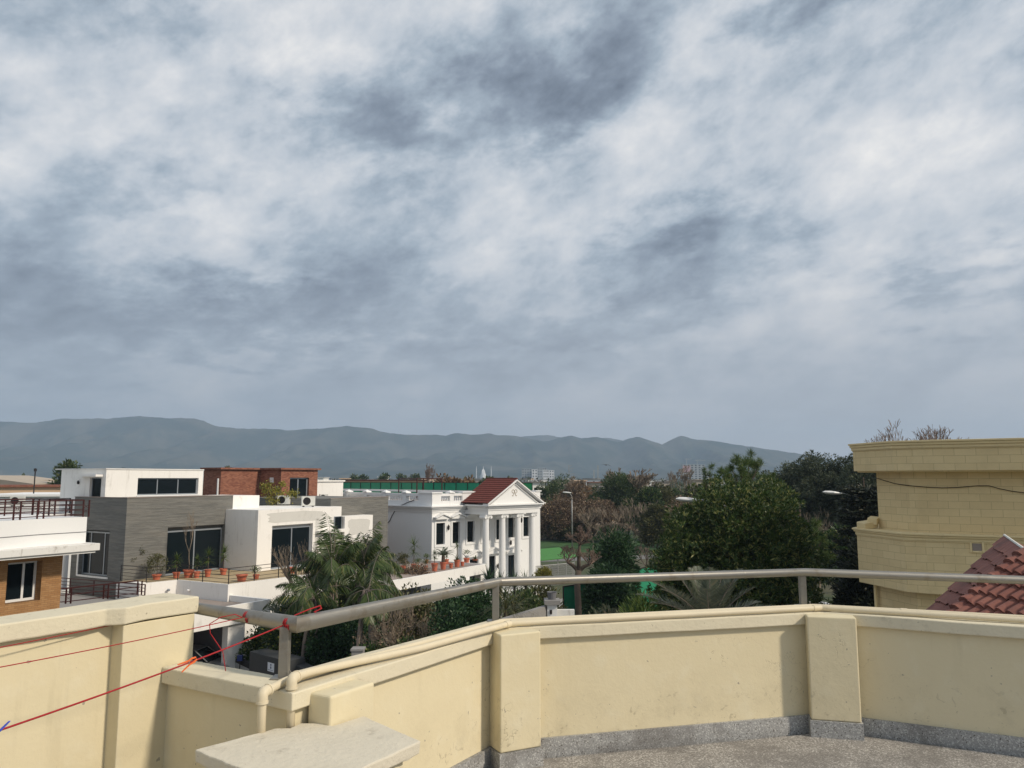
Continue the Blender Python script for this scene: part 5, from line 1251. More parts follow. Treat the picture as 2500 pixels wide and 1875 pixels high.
# ------------------------------------------------------------------ near trees right of the villa
leafy_tree('broad_tree', 'large round dense dark green tree with small narrow leaves behind the handrail', 'tree', 1795, 31, 1158, 385, mat='leaf_broad', hfrac=.86, ncl=900, per=96, rc=.42, L=.19, W=.05, shell=.82, lumps=.12, zmin=-.95, lift=.35, dome=True, ros=8, fill=5000)
o = leafy_tree('broad_tree', 'lower left lobe of dark leafy tree beside the big round tree', 'tree', 1668, 30, 1255, 165, mat='leaf_broad', hfrac=.9, ncl=300, per=96, rc=.36, L=.19, W=.05, shell=.75, lumps=.2, zmin=-.95, lift=.35, dome=True, ros=8, fill=2000)
leafy_tree('broad_tree', 'dark low leafy tree right of the big round tree, before the pine', 'tree', 1905, 32, 1330, 120, mat='leaf_broad', hfrac=.9, ncl=200, per=96, rc=.36, L=.19, W=.05, shell=.7, lumps=.2, zmin=-.9, ros=8, fill=1500)
def pine(name, label, px, Y, pytop, tufts, seed, group='pines behind the round tree', mat='needle'):
    """pine: upright trunk, rising limbs, each ending in a bottle-brush of needles; tufts given as photo points"""
    b_ = ground_at(px, Y); o = thing(name, label, 'pine tree', b_, 0, group); rnd = random.Random(seed); m = MB(); lv = Leaves(); H_ = ztop(pytop, Y) - GZ
    m.tube([(0,0,0),(.1,0,H_*.5),(0,.1,H_*.93)], [.16,.11,.04], 7)
    for (tx, ty, s) in tufts:
        p = at(tx, ty, Y=Y + rnd.uniform(-1.2, 1.2)) - b_; st = Vector((0, 0, max(1., p.z - abs(p.x) * .7 - .9))); m.tube([st, st.lerp(p, .5) + Vector((0,0,-.1)), p], [.05,.035,.02], 4, cap=False)
        d = (p - st).normalized() + Vector((0,0,1.2)); d = np.array(d.normalized()); n_ = int(170 * s); L_ = .95 * s
        for q_ in range(4):
            cq = np.array(p) + (rn(3) * np.array([.22, .22, .16]) if q_ else 0) * s; dq = d + rn(3) * .35; dq /= np.linalg.norm(dq)
            t = RNG.uniform(0, 1, n_); P = cq + dq * (t[:, None] - .7) * .30 * s; D = norm(norm(rn(n_, 3)) * 1.0 + dq * .75)
            lv.add(leaf_arrays(P, D, .30 * s * RNG.uniform(.7, 1.2, n_), .014))
    lv.build('crown', mat, o); m.build('trunk', 'bark', o); return o
tf = [(1762,1150,.9),(1785,1143,.8),(1802,1128,1.15),(1830,1127,1.1),(1850,1138,1.),(1778,1165,1.),(1808,1152,1.1),(1840,1158,1.1),(1866,1165,.9),(1822,1170,1.1),(1790,1180,1.),(1855,1185,1.),(1876,1180,.8)]
pine('pine_tree', 'tall pine whose tufted top stands above the round dark tree', 1820, 38, 1118, tf, 3)
pine('pine_tree', 'small young pine tip left of the round dark tree', 1733, 40, 1146, [(1733,1158,.9),(1722,1178,.8),(1745,1176,.8),(1712,1195,.9),(1733,1200,1.),(1706,1212,.8)], 5)
tf = [(1903,1190,.7),(1908,1205,.8),(1920,1225,.9),(1915,1250,1.),(1930,1258,1.),(1945,1280,.8),(1925,1290,1.1),(1938,1310,1.),(1955,1300,.8),(1990,1290,1.),(1975,1305,1.),(1965,1325,1.1),(1990,1325,1.1),(2008,1318,.9),(1950,1345,1.1),(1980,1350,1.1),(2000,1360,.9),(1960,1375,1.1),(1940,1380,1.),(1975,1395,1.)]
pine('pine_tree', 'yellowish green pine right of the round dark tree', 1950, 38, 1200, tf, 6)
# eucalyptus group
for i, (px, Y, t, w_, lab) in enumerate([(1925,82,1130,90,'smaller leftmost of the tall grey green eucalyptus trees'), (1985,80,1094,150,'tallest dense grey green eucalyptus tree in the middle of its group'), (2055,78,1110,140,'broad grey green eucalyptus tree beside the cornice of the yellow building'), (2110,74,1098,120,'eucalyptus tree partly hidden by the yellow building'), (1880,90,1145,60,'thin brownish loose crowned eucalyptus left of its group')]):
    leafy_tree('eucalyptus_tree', lab, 'tree', px, Y, t, w_, 'eucalyptus trees by the yellow building', 'leaf_eucalypt', .76, 170 if w_ > 80 else 70, 130, L=.30, W=.10, rcf=.15, shell=.4, fill=900 if w_ > 80 else 200, lumps=.35, bark='bark_pale', zmin=-1, lift=-.1)
leafy_tree('dark_tree', 'dark shaded leafy tree under the eucalyptus by the street lamp', 'tree', 2035, 60, 1290, 150, mat='leaf_dark', hfrac=.8, ncl=120, per=70, L=.4, W=.14, shell=.5)
bare_tree('bare_tree', 'pale bare shrub like tree below the eucalyptus', 1985, 66, 1235, 120, depth=5, seed=4, spread=.45, mat='twig')
# layered dark conifer
def cedar(px, Y, pytop, pybot, wpx):
    b_ = ground_at(px, Y); o = thing('cedar_tree', 'very dark layered conifer pressed against the yellow building', 'conifer', b_); H_ = ztop(pytop, Y) - GZ; W_ = wpx / FPX * Y / 2; lv = Leaves(); m = MB(); m.tube([(0,0,0),(0,0,H_)], [.2,.03], 7)
    nl = 15
    for k in range(nl):
        z_ = H_ * (.12 + .86 * k / nl); rr = W_ * (1 - .62 * (k / nl) ** 1.6)
        for j in range(11):
            a = random.uniform(0, 2*math.pi); L_ = rr * random.uniform(.75, 1.1); d = Vector((math.cos(a), math.sin(a), .12)); e = Vector((0,0,z_)) + d * L_; m.tube([(0,0,z_), e], [.05,.015], 3, cap=False)
            n_ = 170; t = RNG.uniform(.2, 1, n_) ** .8; P = np.array([0,0,z_]) + np.array(d) * (L_ * t)[:, None] + rn(n_, 3) * np.array([.26,.26,.07]); D = norm(rn(n_, 3) * np.array([1,1,.35]) + np.array(d) * .8)
            lv.add(leaf_arrays(P, D, .34, .07))
    lv.build('crown', 'leaf_cedar', o); m.build('trunk', 'bark', o)
cedar(2108, 41, 1165, 1480, 165)
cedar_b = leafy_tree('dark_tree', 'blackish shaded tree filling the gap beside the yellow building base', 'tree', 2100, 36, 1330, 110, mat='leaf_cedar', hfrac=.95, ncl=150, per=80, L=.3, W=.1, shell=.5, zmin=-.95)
for i, (px, Y, t, w_, lb) in enumerate([(2240,64,1024,230,'bare winter tree standing above the yellow building roof'), (2330,66,1034,170,'thinner bare tree right of the other above yellow building'), (2185,62,1046,120,'low bare tree left of the others above yellow building')]):
    bare_tree('bare_tree', lb, px, Y, t, w_, 'bare trees above the yellow building', depth=6, seed=21 + i, spread=.5, mat='twig_red', trunk=.55, minr=.018, n=3, up=.18)
# conical tree and bare pruned tree before the villa
leafy_tree('mango_tree', 'pointed dark green tree with drooping long leaves beside the green screen', 'tree', 1492, 46, 1300, 112, mat='leaf_hedge', hfrac=.92, ncl=150, per=85, L=.34, W=.08, rc=.42, shell=.5, lumps=.2, zmin=-.95, lift=-.15)
leafy_tree('mango_tree', 'low dark green leafy tree left below the pointed tree', 'tree', 1478, 43, 1375, 105, mat='leaf_hedge', hfrac=.92, ncl=120, per=80, L=.32, W=.08, rc=.4, shell=.5, lumps=.2, zmin=-.95, lift=-.15)
b_ = ground_at(1412, 41); o = thing('pruned_tree', 'bare lopped tree with reddish brown twig bunches on a thick trunk', 'bare tree', b_); m = MB()
P_ = lambda x, y: at(x, y, Y=41) - b_
m.tube([(0,0,0), P_(1412,1480), P_(1409,1420), P_(1413,1392)], [.20,.17,.16,.15], 9); mm = MB(); rnd = random.Random(5)
for tx, ty, bx_, by_ in ((1385,1372,1413,1395),(1440,1378,1413,1395),(1415,1330,1413,1392)):
    m.tube([P_(bx_,by_), (P_(bx_,by_) + P_(tx,ty)) / 2 + Vector((0,.2,.05)), P_(tx,ty)], [.11,.09,.07], 7)
    for k in range(9): branches(mm, P_(tx, ty), (rnd.uniform(-1,1), rnd.uniform(-1,1), rnd.uniform(.0,.9)), .34, .03, 3, .5, 3, .15, 4, rnd, .2, .7, .010)
for k in range(9): branches(mm, P_(1424,1312), (rnd.uniform(-1,1), rnd.uniform(-1,1), rnd.uniform(-.2,1)), .26, .025, 3, .5, 3, .15, 4, rnd, .2, .7, .010)
m.tube([P_(1415,1330), P_(1418,1320), P_(1432,1300)], [.07,.05,.04], 5)
m.build('trunk', 'bark', o, smooth=True); mm.build('branches', 'twig_red', o)
bare_tree('bare_tree', 'small dark bare tree beside the path', 1573, 70, 1330, 60, depth=4, seed=9, mat='bark', minr=.02, trunk=.5)
# date palm under the handrail
b_ = ground_at(1722, 20); o = thing('date_palm', 'grey green date palm fronds spreading just below the handrail', 'palm tree', b_); lv = Leaves(); m = MB(); zc_ = at(1722, 1530, Y=20).z - GZ
m.tube([(0,0,0),(0,0,zc_ - .1)], [.28,.25], 10)
for (tx, ty, Yt) in ((1585,1420,19.),(1595,1470,19),(1640,1402,20),(1675,1396,20.5),(1700,1392,21),(1735,1398,19.5),(1768,1400,21),(1812,1398,20.5),(1840,1440,19.5),(1852,1470,20),(1560,1450,20.5),(1620,1440,18.5),(1790,1430,19),(1890,1480,20.),(1725,1440,18.2)):
    e = at(tx, ty, Y=Yt) - b_; s0 = Vector((0,0,zc_)); v = e - s0; hz_ = math.hypot(v.x, v.y); L_ = v.length * 1.06; az_ = math.atan2(v.y, v.x); el_ = math.atan2(v.z, hz_) + .16
    frond(lv, s0, az_, el_, L_, .42, 46, .44, .034, fold=.35, hang=.10, m=m, r=.02)
lv.build('crown', 'leaf_datepalm', o); m.build('trunk', 'bark_pale', o)
leafy_tree('cycad_shrub', 'yellowish green spiky shrub left of the date palm under the rail', 'shrub', 1560, 27, 1452, 75, mat='leaf_yucca', hfrac=.5, ncl=40, per=60, L=.35, W=.05, rc=.35, lift=.6)
leafy_tree('white_shrub', 'pale leaved shrub low before the green screen', 'shrub', 1478, 30, 1478, 70, mat='leaf_pale', hfrac=.4, ncl=30, per=50, L=.2, W=.07, rc=.3)

# ------------------------------------------------------------------ garden left of centre
def areca(px, Y, crown_px, label, fr, mat='leaf_palm', stems=4, lw=.055, ll=.80, nl=50, hang=.9, extra=12):
    b_ = ground_at(px, Y); o = thing('areca_palm', label, 'palm tree', b_, 0, 'feathery palms in the garden'); lv = Leaves(); m = MB(); cr = at(*crown_px, Y=Y) - b_
    for k in range(stems):
        a = 2*math.pi*k/stems; m.tube([(.35*math.cos(a), .35*math.sin(a), 0), (cr.x*.6 + .3*math.cos(a), .3*math.sin(a), cr.z*.6), (cr.x + .12*math.cos(a), .12*math.sin(a), cr.z)], [.085,.075,.06], 7)
    for (tx, ty, dY, hg) in fr:
        e = at(tx, ty, Y=Y + dY) - b_; v = e - cr; hz_ = math.hypot(v.x, v.y); az_ = math.atan2(v.y, v.x)
        L_ = max(v.length * 1.15, 1.2); el_ = min(1.35, math.atan2(v.z, hz_) + .75)
        frond(lv, cr, az_, el_, L_, 1.5, nl, ll, lw, fold=.10, hang=hg * 1.3, m=m, r=.018)
    for k in range(extra):
        frond(lv, cr + Vector((random.uniform(-.3,.3), random.uniform(-.3,.3), random.uniform(-.3,.2))), random.uniform(0, 6.28), random.uniform(.5, 1.35), random.uniform(1.9, 2.8), random.uniform(1.6, 2.6), nl, ll, lw, fold=.10, hang=1.2, m=m, r=.016)
    lv.build('crown', mat, o); m.build('trunk', 'bark_pale', o); return o
fr = [(742,1400,0,.9),(735,1370,-1,.9),(770,1330,.5,.7),(800,1310,1,.6),(820,1300,1.2,.6),(850,1310,-.5,.7),(760,1440,-1.5,1.),(800,1450,-1.8,1.),(700,1470,-.5,1.2),(690,1500,-.8,1.2),(830,1330,1.5,.7),(780,1300,2,.7),(870,1360,1,.9)]
areca(815, 37, (812, 1395), 'feathery palm with arching fronds before the white cube wall', fr)
fr = [(905,1300,0,.8),(930,1310,.5,.9),(955,1335,.5,1.),(972,1370,0,1.2),(978,1420,-.5,1.3),(960,1450,-1,1.3),(880,1310,1,.8),(900,1330,1.5,.8),(940,1400,-1,1.2),(862,1340,.5,.8),(920,1450,-1.5,1.),(890,1430,-1.2,1.),(950,1310,1.5,.9)]
areca(880, 38, (882, 1385), 'taller feathery palm hanging over the potted plant roof', fr)
fr = [(930,1520,-1.,.7),(965,1500,-.5,.7),(985,1465,0,.7),(900,1530,-1,.7),(870,1450,.5,.7),(850,1490,0,.8),(945,1440,1,.7)]
areca(890, 33, (893, 1440), 'low bright palm frond cluster lying over the dark shrubs', fr, stems=3, ll=.7, extra=5)
fr = [(645,1500,-.5,1.),(668,1448,0,.9),(700,1425,.5,.8),(735,1425,.8,.8),(700,1510,-1,1.),(790,1440,1,.8),(730,1530,-1.5,1.),(820,1480,0,.9)]
areca(758, 35, (765, 1462), 'lower feathery palm arching left over the white garage wall', fr, stems=3, ll=.62, extra=3)
# fan palm
b_ = ground_at(700, 37); o = thing('fan_palm', 'silvery fan palm at the corner of the white garage', 'palm tree', b_); lv = Leaves(); m = MB(); cr = at(705, 1530, Y=37) - b_; m.tube([(0,0,0), tuple(cr)], [.2,.17], 8)
for (tx, ty, dY) in ((672,1462,0),(700,1440,.6),(728,1448,.8),(655,1492,-.5),(700,1480,-.8),(640,1520,-.6),(665,1560,-1),(655,1580,-1.),(735,1490,.2),(710,1500,-1.2),(690,1600,-1.),(755,1480,.6)):
    e = at(tx, ty, Y=37 + dY) - b_; v = e - cr; h_ = cr + v * .55; m.tube([cr, h_], [.025,.015], 4, cap=False); d = v.normalized(); u = d.cross(Vector((random.uniform(-.3,.3),1,random.uniform(-.3,.3)))).normalized(); n_ = 34
    A_ = np.linspace(-2.0, 2.0, n_); D = np.array([tuple(d * math.cos(a) + u * math.sin(a)) for a in A_]); D = norm(D + rn(n_, 3) * .05 + np.array([0,0,-.08])); lv.add(leaf_arrays(np.repeat(np.array(h_)[None], n_, 0), D, .85 * (1 - .12 * np.abs(A_)), .075, q=.6))
lv.build('crown', 'leaf_fan', o); m.build('trunk', 'bark', o)
# bare bunches
for i, (px, Y, tips, lb) in enumerate([(722,38,[(668,1350),(680,1342),(692,1345),(700,1362),(712,1352),(676,1368),(720,1375),(690,1372)],'bare brown many stemmed shrub before the large window'),
        (764,38.6,[(728,1338),(738,1332),(748,1345),(757,1362),(770,1350),(776,1342),(783,1365),(742,1358)],'second bare brown shrub right before the large window')]):
    b_ = ground_at(px, Y); o = thing('bare_shrub', lb, 'bare shrub', b_); m = MB(); rnd = random.Random(50 + i)
    ft = at(px + 4, 1430, Y=Y) - b_; m.tube([(0,0,0), ft], [.10,.07], 6); mb_ = MB()
    for k, (tx, ty) in enumerate(tips):
        e = at(tx, ty, Y=Y + rnd.uniform(-.5, .5)) - b_; s0 = ft + Vector((rnd.uniform(-.1,.1), 0, rnd.uniform(-.6,.1))); c = s0.lerp(e, .5) + Vector((0,0,-.12)); m.tube([s0, c, e], [.045,.032,.014], 5, cap=False)
        for q_ in range(16):
            t = rnd.uniform(.35, 1.0); p_ = s0.lerp(e, t) + Vector((0,0,-.12 * 4*t*(1-t)*.5)); d = ((e - s0).normalized() * .9 + Vector((rnd.uniform(-.6,.6), rnd.uniform(-.6,.6), rnd.uniform(-.1,.5)))).normalized(); branches(mb_, p_, d, rnd.uniform(.18,.36), .012, 1, .35, 2, .1, 3, rnd, .15, .7, .006)
    m.build('trunk', 'twig', o, smooth=True); mb_.build('branches', 'twig', o)
# dense shrubs
def shrub(label, px, Y, t, w_, mat='leaf_ficus', **k):
    kw = dict(hfrac=.96, ncl=130, per=85, L=.16, W=.085, rc=.34, shell=.55, lumps=.25, zmin=-.95, lift=.1); kw.update(k)
    return leafy_tree('garden_shrub', label, 'shrub', px, Y, t, w_, 'dense garden shrubs', mat, **kw)
shrub('dense shrub with yellowish leaf tips just right of the first rail post', 745, 36.5, 1470, 150, ncl=200, per=110)
shrub('dark dense shrub under the palms with small round leaves', 850, 35.5, 1485, 160, 'leaf_hedge', ncl=200, per=110, L=.14, W=.10)
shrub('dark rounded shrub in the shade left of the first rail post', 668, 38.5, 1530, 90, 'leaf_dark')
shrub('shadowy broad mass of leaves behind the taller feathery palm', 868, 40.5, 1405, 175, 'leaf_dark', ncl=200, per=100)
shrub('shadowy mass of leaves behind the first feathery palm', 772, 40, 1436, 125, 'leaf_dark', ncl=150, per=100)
shrub('dark green clipped shrub below the potted plant roof', 1140, 31, 1402, 165, 'leaf_hedge', ncl=260, per=120, L=.12, W=.085, rc=.36, lumps=.12)
shrub('brighter low shrub leaning on the dark clipped shrub', 1095, 28.5, 1470, 90, 'leaf_hedge', ncl=90, L=.12, W=.08)
shrub('olive leafy shrub behind the handrail under the porch roof', 1015, 39, 1440, 130, 'leaf_olive', ncl=110, L=.2)
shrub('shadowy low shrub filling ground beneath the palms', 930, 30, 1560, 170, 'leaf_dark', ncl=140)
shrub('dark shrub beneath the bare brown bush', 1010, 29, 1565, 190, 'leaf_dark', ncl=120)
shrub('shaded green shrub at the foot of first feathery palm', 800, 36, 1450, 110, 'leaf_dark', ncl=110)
for i, (px, Y, t, w_) in enumerate([(985,30,1452,150),(1040,29,1480,110),(935,31,1500,100)]):
    o = bare_tree('dry_bush', ['dry brown bush with pale crooked stems, largest of three','dry brown bush nearest the clipped green shrub','thin dry brown bush nearest the palms'][i], px, Y, t, w_, 'dry brown bushes', depth=4, n=4, spread=.7, mat='twig', seed=40 + i, trunk=.45, r=.05, up=.1, cat='bush', minr=.011, gnarl=.4)
    H_ = ztop(t, Y) - GZ; V, C = crown_leaves((0,0,H_*.68), (w_/FPX*Y*.42, w_/FPX*Y*.42, H_*.28), 26, 16, .4, .12, .04, .3); lv = Leaves(); lv.add(V); lv.build('dead_leaves', 'leaf_brown', o)
# wispy plants right of the middle post
for i, (px, Y, t, s, lb) in enumerate([(1235,26,1425,1.5,'wispy grass leaved plant right of the middle rail post'), (1255,27,1440,1.3,'second wispy grass leaved plant near the middle rail post')]):
    b_ = ground_at(px, Y); o = thing('grass_plant', lb, 'plant', b_, 0, 'wispy plants by the rail post'); lv = Leaves(); m = MB(); H_ = ztop(t, Y) - GZ; m.tube([(0,0,0),(0,0,H_ - s*.6)], [.09,.07], 6)
    for k in range(4): rosette(lv, (0,0,H_ - s * (.55 + .5 * k)), 90, s, .025, .1, 1.5, 1.6)
    lv.build('leaves', 'leaf_olive', o); m.build('stem', 'bark', o)
leafy_tree('garden_tree', 'loose leafy small tree between the middle post and green screen', 'tree', 1322, 40, 1420, 80, mat='leaf_olive', hfrac=.8, ncl=70, per=60, L=.25, W=.07, rc=.4)
leafy_tree('garden_tree', 'dim leafy small tree beside the wispy plants', 'tree', 1285, 36, 1432, 90, mat='leaf_dark', hfrac=.8, ncl=70, per=60, L=.22, W=.07, rc=.35)
# spiky pandanus before the columns
for i, (px, t, s, lb) in enumerate([(1193,1375,1.3,'leftmost spiky plant before the villa columns'), (1222,1390,1.15,'spiky plant between the first and second villa columns'), (1256,1388,1.15,'spiky plant between the second and third villa columns'), (1283,1382,1.3,'rightmost spiky plant before the villa columns')]):
    Y = 54; b_ = ground_at(px, Y); o = thing('spiky_plant', lb, 'plant', b_, 0, 'spiky plants before the columns'); lv = Leaves(); m = MB(); H_ = ztop(t, Y) - GZ; m.tube([(0,0,0),(0,0,H_ - s)], [.12,.1], 6)
    rosette(lv, (0,0,H_ - s), 70, s * 1.05, .10, .0, 1.5, .7); rosette(lv, (.3,0,H_ - s*1.6), 60, s, .10, -.1, 1.2, .8); rosette(lv, (-.3,-.1,H_ - s*2.), 60, s, .10, -.1, 1.2, .8); lv.build('leaves', 'leaf_hedge', o); m.build('stem', 'bark', o)
leafy_tree('golden_bush', 'small rounded golden yellow bush by the wire fence', 'bush', 1326, 62, 1390, 38, mat='leaf_yellow', hfrac=.9, ncl=50, per=60, L=.16, W=.08, rc=.25, base=GZ + 1.0)
# rooftop shrub
q = F.world(*F.on_z(675, 1234, W2T), W2T); o = thing('rooftop_shrub', 'yellow green leafy shrub on the white cube roof beside air conditioners', 'shrub', q); lv = Leaves()
m = MB(); rnd = random.Random(8)
for (tx, ty, s) in ((642,1190,.22),(655,1186,.25),(668,1200,.28),(690,1184,.2),(660,1215,.4),(672,1222,.4),(685,1205,.22),(705,1206,.25),(722,1207,.22),(665,1230,.4),(650,1200,.2),(678,1194,.18)):
    e = at(tx, ty, Y=q.y + rnd.uniform(-.3,.3)) - q; m.tube([(0,0,0), e * .5 + Vector((0,0,.1)), e], [.035,.025,.012], 4, cap=False); n_ = 90; lv.add(leaf_arrays(np.array(e) + rn(n_,3) * s * .6, norm(rn(n_,3) + np.array([0,0,.5])), .16, .09))
lv.build('leaves', 'leaf_yellow', o); m.build('stem', 'bark', o)

# ------------------------------------------------------------------ potted plants
def pot(m, r, h, c=(0,0,0)):
    m.lathe(c, [(r*.68,0),(r*.92,h*.80),(r*.93,h*.82),(r*1.06,h*.83),(r*1.08,h*.99),(r*.96,h),(r*.90,h*.93),(r*.05,h*.92)], 18); return m
def potted(label, p, r, h, kind, size=1., group='terracotta pots on the porch roof'):
    o = thing('potted_plant', label, 'potted plant', p, random.uniform(0, 6), group); pot(MB(), r, h).build('pot', 'terracotta', o, smooth='auto'); lv = Leaves(); m = MB(); mat = 'leaf_yucca'
    if kind == 'yucca':
        H_ = size * .75; m.tube([(0,0,h*.9),(0,0,h + H_*.7)], .025, 6); rosette(lv, (0,0,h + H_*.8), 60, size*.42, .035, -.3, 1.5, .6); rosette(lv, (0,0,h + H_*.5), 50, size*.40, .035, -.4, .9, .7)
    elif kind == 'cycad':
        m.lathe((0,0,h*.9), [(.10,0),(.13,.15),(.12,.42),(.06,.5)], 10); mat = 'leaf_hedge'
        for k in range(22): frond(lv, (0,0,h*.9 + .45), 2*math.pi*k/22 + random.uniform(-.1,.1), random.uniform(.35,1.1), size * random.uniform(.8,1.), .9, 26, .17, .02, fold=.4, hang=.0, m=m, r=.012)
    elif kind == 'rosette': rosette(lv, (0,0,h*.95), 45, size*.5, .05, .1, 1.4, .4)
    elif kind == 'red': rosette(lv, (0,0,h*.95), 60, size*.42, .04, .1, 1.3, .7); rosette(lv, (0,0,h + size*.75), 70, size*.38, .03, -.5, 1.5, .5); m.tube([(0,0,h*.9),(0,0,h + size*.8)], .03, 6)
    elif kind == 'bonsai':
        rnd = random.Random(int(p[0] * 100)); branches(m, (0,0,h*.9), (.2,0,1), size*.4, .03, 2, .7, 3, .1, 5, rnd, .3, .7, .006); V, C = crown_leaves((0,0,h + size*.62), (size*.4, size*.4, size*.22), 14, 22, .12, .06, .035); lv.add(V)
    elif kind == 'bush': V, C = crown_leaves((0,0,h + size*.5), (size*.42, size*.42, size*.5), 34, 40, .15, .08, .04); lv.add(V); branches(m, (0,0,h*.9), (0,0,1), size*.45, .02, 2, .5, 3, .2, 4, random.Random(3), .2, .7, .005)
    elif kind == 'bare': branches(m, (0,0,h*.9), (0.05,0,1), size*.45, .028, 4, .35, 3, .3, 5, random.Random(12), .15, .7, .006)
    if kind == 'bush': mat = 'leaf_olive'
    if lv.V: lv.build('leaves', mat, o)
    if m.v: m.build('stem', 'twig' if kind == 'bare' else 'bark', o)
    return o
PZ = 3.46
def pp2(px, py, z=PZ): return at(px, py, z=GZ + z)
for (px, py, r, h, kd, s, lb) in [(1061,1394,.23,.52,'yucca',1.0,'tall rimmed pot with thin yucca left of the cycad pot'), (1082,1390,.23,.50,'cycad',.95,'pot holding the dark cycad with a crown of arching fronds'),
    (1101,1387,.15,.33,'none',.3,'empty looking small pot right of the cycad'), (1116,1384,.22,.50,'red',1.2,'pot with reddish rosette and tall spiky plant'), (1129,1382,.14,.30,'none',.3,'little pot between two larger ones near the roof end'),
    (1139,1379,.21,.48,'bonsai',.6,'pot with small twisted tree near the roof end'), (1090,1377,.18,.34,'yucca',.55,'pot half hidden behind the cycad'), (1042,1375,.12,.26,'bonsai',.4,'small pot standing far back by the villa wall'),
    (1039,1392,.15,.30,'bonsai',.4,'small pot left of the tall yucca pot'), (1020,1390,.14,.26,'bonsai',.5,'small pot among the dry plants at the roof edge'), (1160,1369,.22,.12,'rosette',.75,'low bowl with agave at the far roof end')]:
    potted(lb, pp2(px, py), r, h, kd, s)
potted('tall yellow green yucca behind the dry plants on the porch roof', pp2(1010, 1388), .2, .3, 'yucca', 2.1)
potted('short fern like potted bush at the left of the porch roof', pp2(985, 1392), .2, .3, 'bush', .8)
o = thing('dry_creeper', 'dry reddish brown creeper spilling over the porch roof edge', 'creeper', pp2(1010, 1400)); V, C = crown_leaves((0,0,.05), (1.5,.7,.45), 46, 55, .22, .12, .07, .2, -1); lv = Leaves(); lv.add(V); lv.build('leaves', 'leaf_brown', o)
m = MB(); m.tube([(-1.2,0,0),(1.2,.1,.02)], .03, 5); [branches(m, (random.uniform(-1,1), random.uniform(-.4,.4), 0), (random.uniform(-1,1),random.uniform(-.5,.5),.8), .5, .02, 2, .5, 3, .1, 4, random.Random(k), .2, .7, .006) for k in range(8)]; m.build('stem', 'twig', o)
TZ = TF + .005
for (px, py, r, h, kd, s, lb) in [(330,1413,.24,.30,'bush',1.5,'wide pot with pale dry bush at the terrace corner'), (382,1415,.24,.28,'bush',1.15,'wide pot with yellow green bush second along the terrace'), (430,1411,.20,.32,'yucca',1.15,'pot with spiky yucca left of the big bare one'),
    (460,1410,.29,.44,'bare',2.2,'largest pot with a tall bare shrub before the dark window'), (480,1411,.18,.36,'yucca',1.0,'pot with yucca just right of the big bare one'), (507,1408,.19,.40,'yucca',1.35,'pot with bushy yucca left of the white cube corner'), (545,1403,.21,.36,'yucca',1.5,'pot with narrow upright yucca against the grey shaded wall')]:
    potted(lb, at(px, py, z=GZ + TZ), r, h, kd, s, 'pots on the tiled terrace')
for (px, py, r, h, kd, s, lb) in [(590,1421,.30,.36,'none',.3,'broad red pot behind the railing at the corner'), (625,1416,.18,.26,'bonsai',.45,'small pot with leafy sprig behind the railing'), (712,1401,.26,.34,'none',.3,'red pot below the large window behind bare shrub'), (762,1391,.20,.3,'bonsai',.4,'pot near the far end of the railing')]:
    potted(lb, at(px, py - 2, z=GZ + 4.06), r, h, kd, s, 'pots behind the terrace railing')

# ------------------------------------------------------------------ middle distance: wood, lawn, far town
simple('asphalt', (.16,.155,.15), .95, 0, .15, .5)
a_, b_, c_, d_ = at(1150, 1366, z=GZ), at(1720, 1352, z=GZ), at(1720, 1361, z=GZ), at(1150, 1376, z=GZ)
MBp = MB().poly([(q.x, q.y, GZ + .006) for q in (a_, b_, c_, d_)], [(3,2,1,0)]); tag(MBp.build('path', 'asphalt'), kind='structure')
MBp = MB().poly([(-6,24,GZ+.005),(-40,8,GZ+.005),(-60,30,GZ+.005),(-19,52,GZ+.005),(-6,50,GZ+.005),(12,75,GZ+.005),(20,60,GZ+.005),(10,14,GZ+.005),(-3,12,GZ+.005)], [tuple(range(9))[::-1]]); tag(MBp.build('street', 'paving'), kind='structure')
simple('lawn_green', (.035,.085,.02), .95, 0, .4, .15, .3)
a_, b_, c_, d_ = at(1150, 1320, z=GZ), at(1700, 1320, z=GZ), at(1700, 1348, z=GZ), at(1150, 1350, z=GZ)
MBp = MB().poly([(q.x, q.y, GZ + .004) for q in (a_, b_, c_, d_)], [(3,2,1,0)]); tag(MBp.build('lawn', 'lawn_green'), kind='structure')
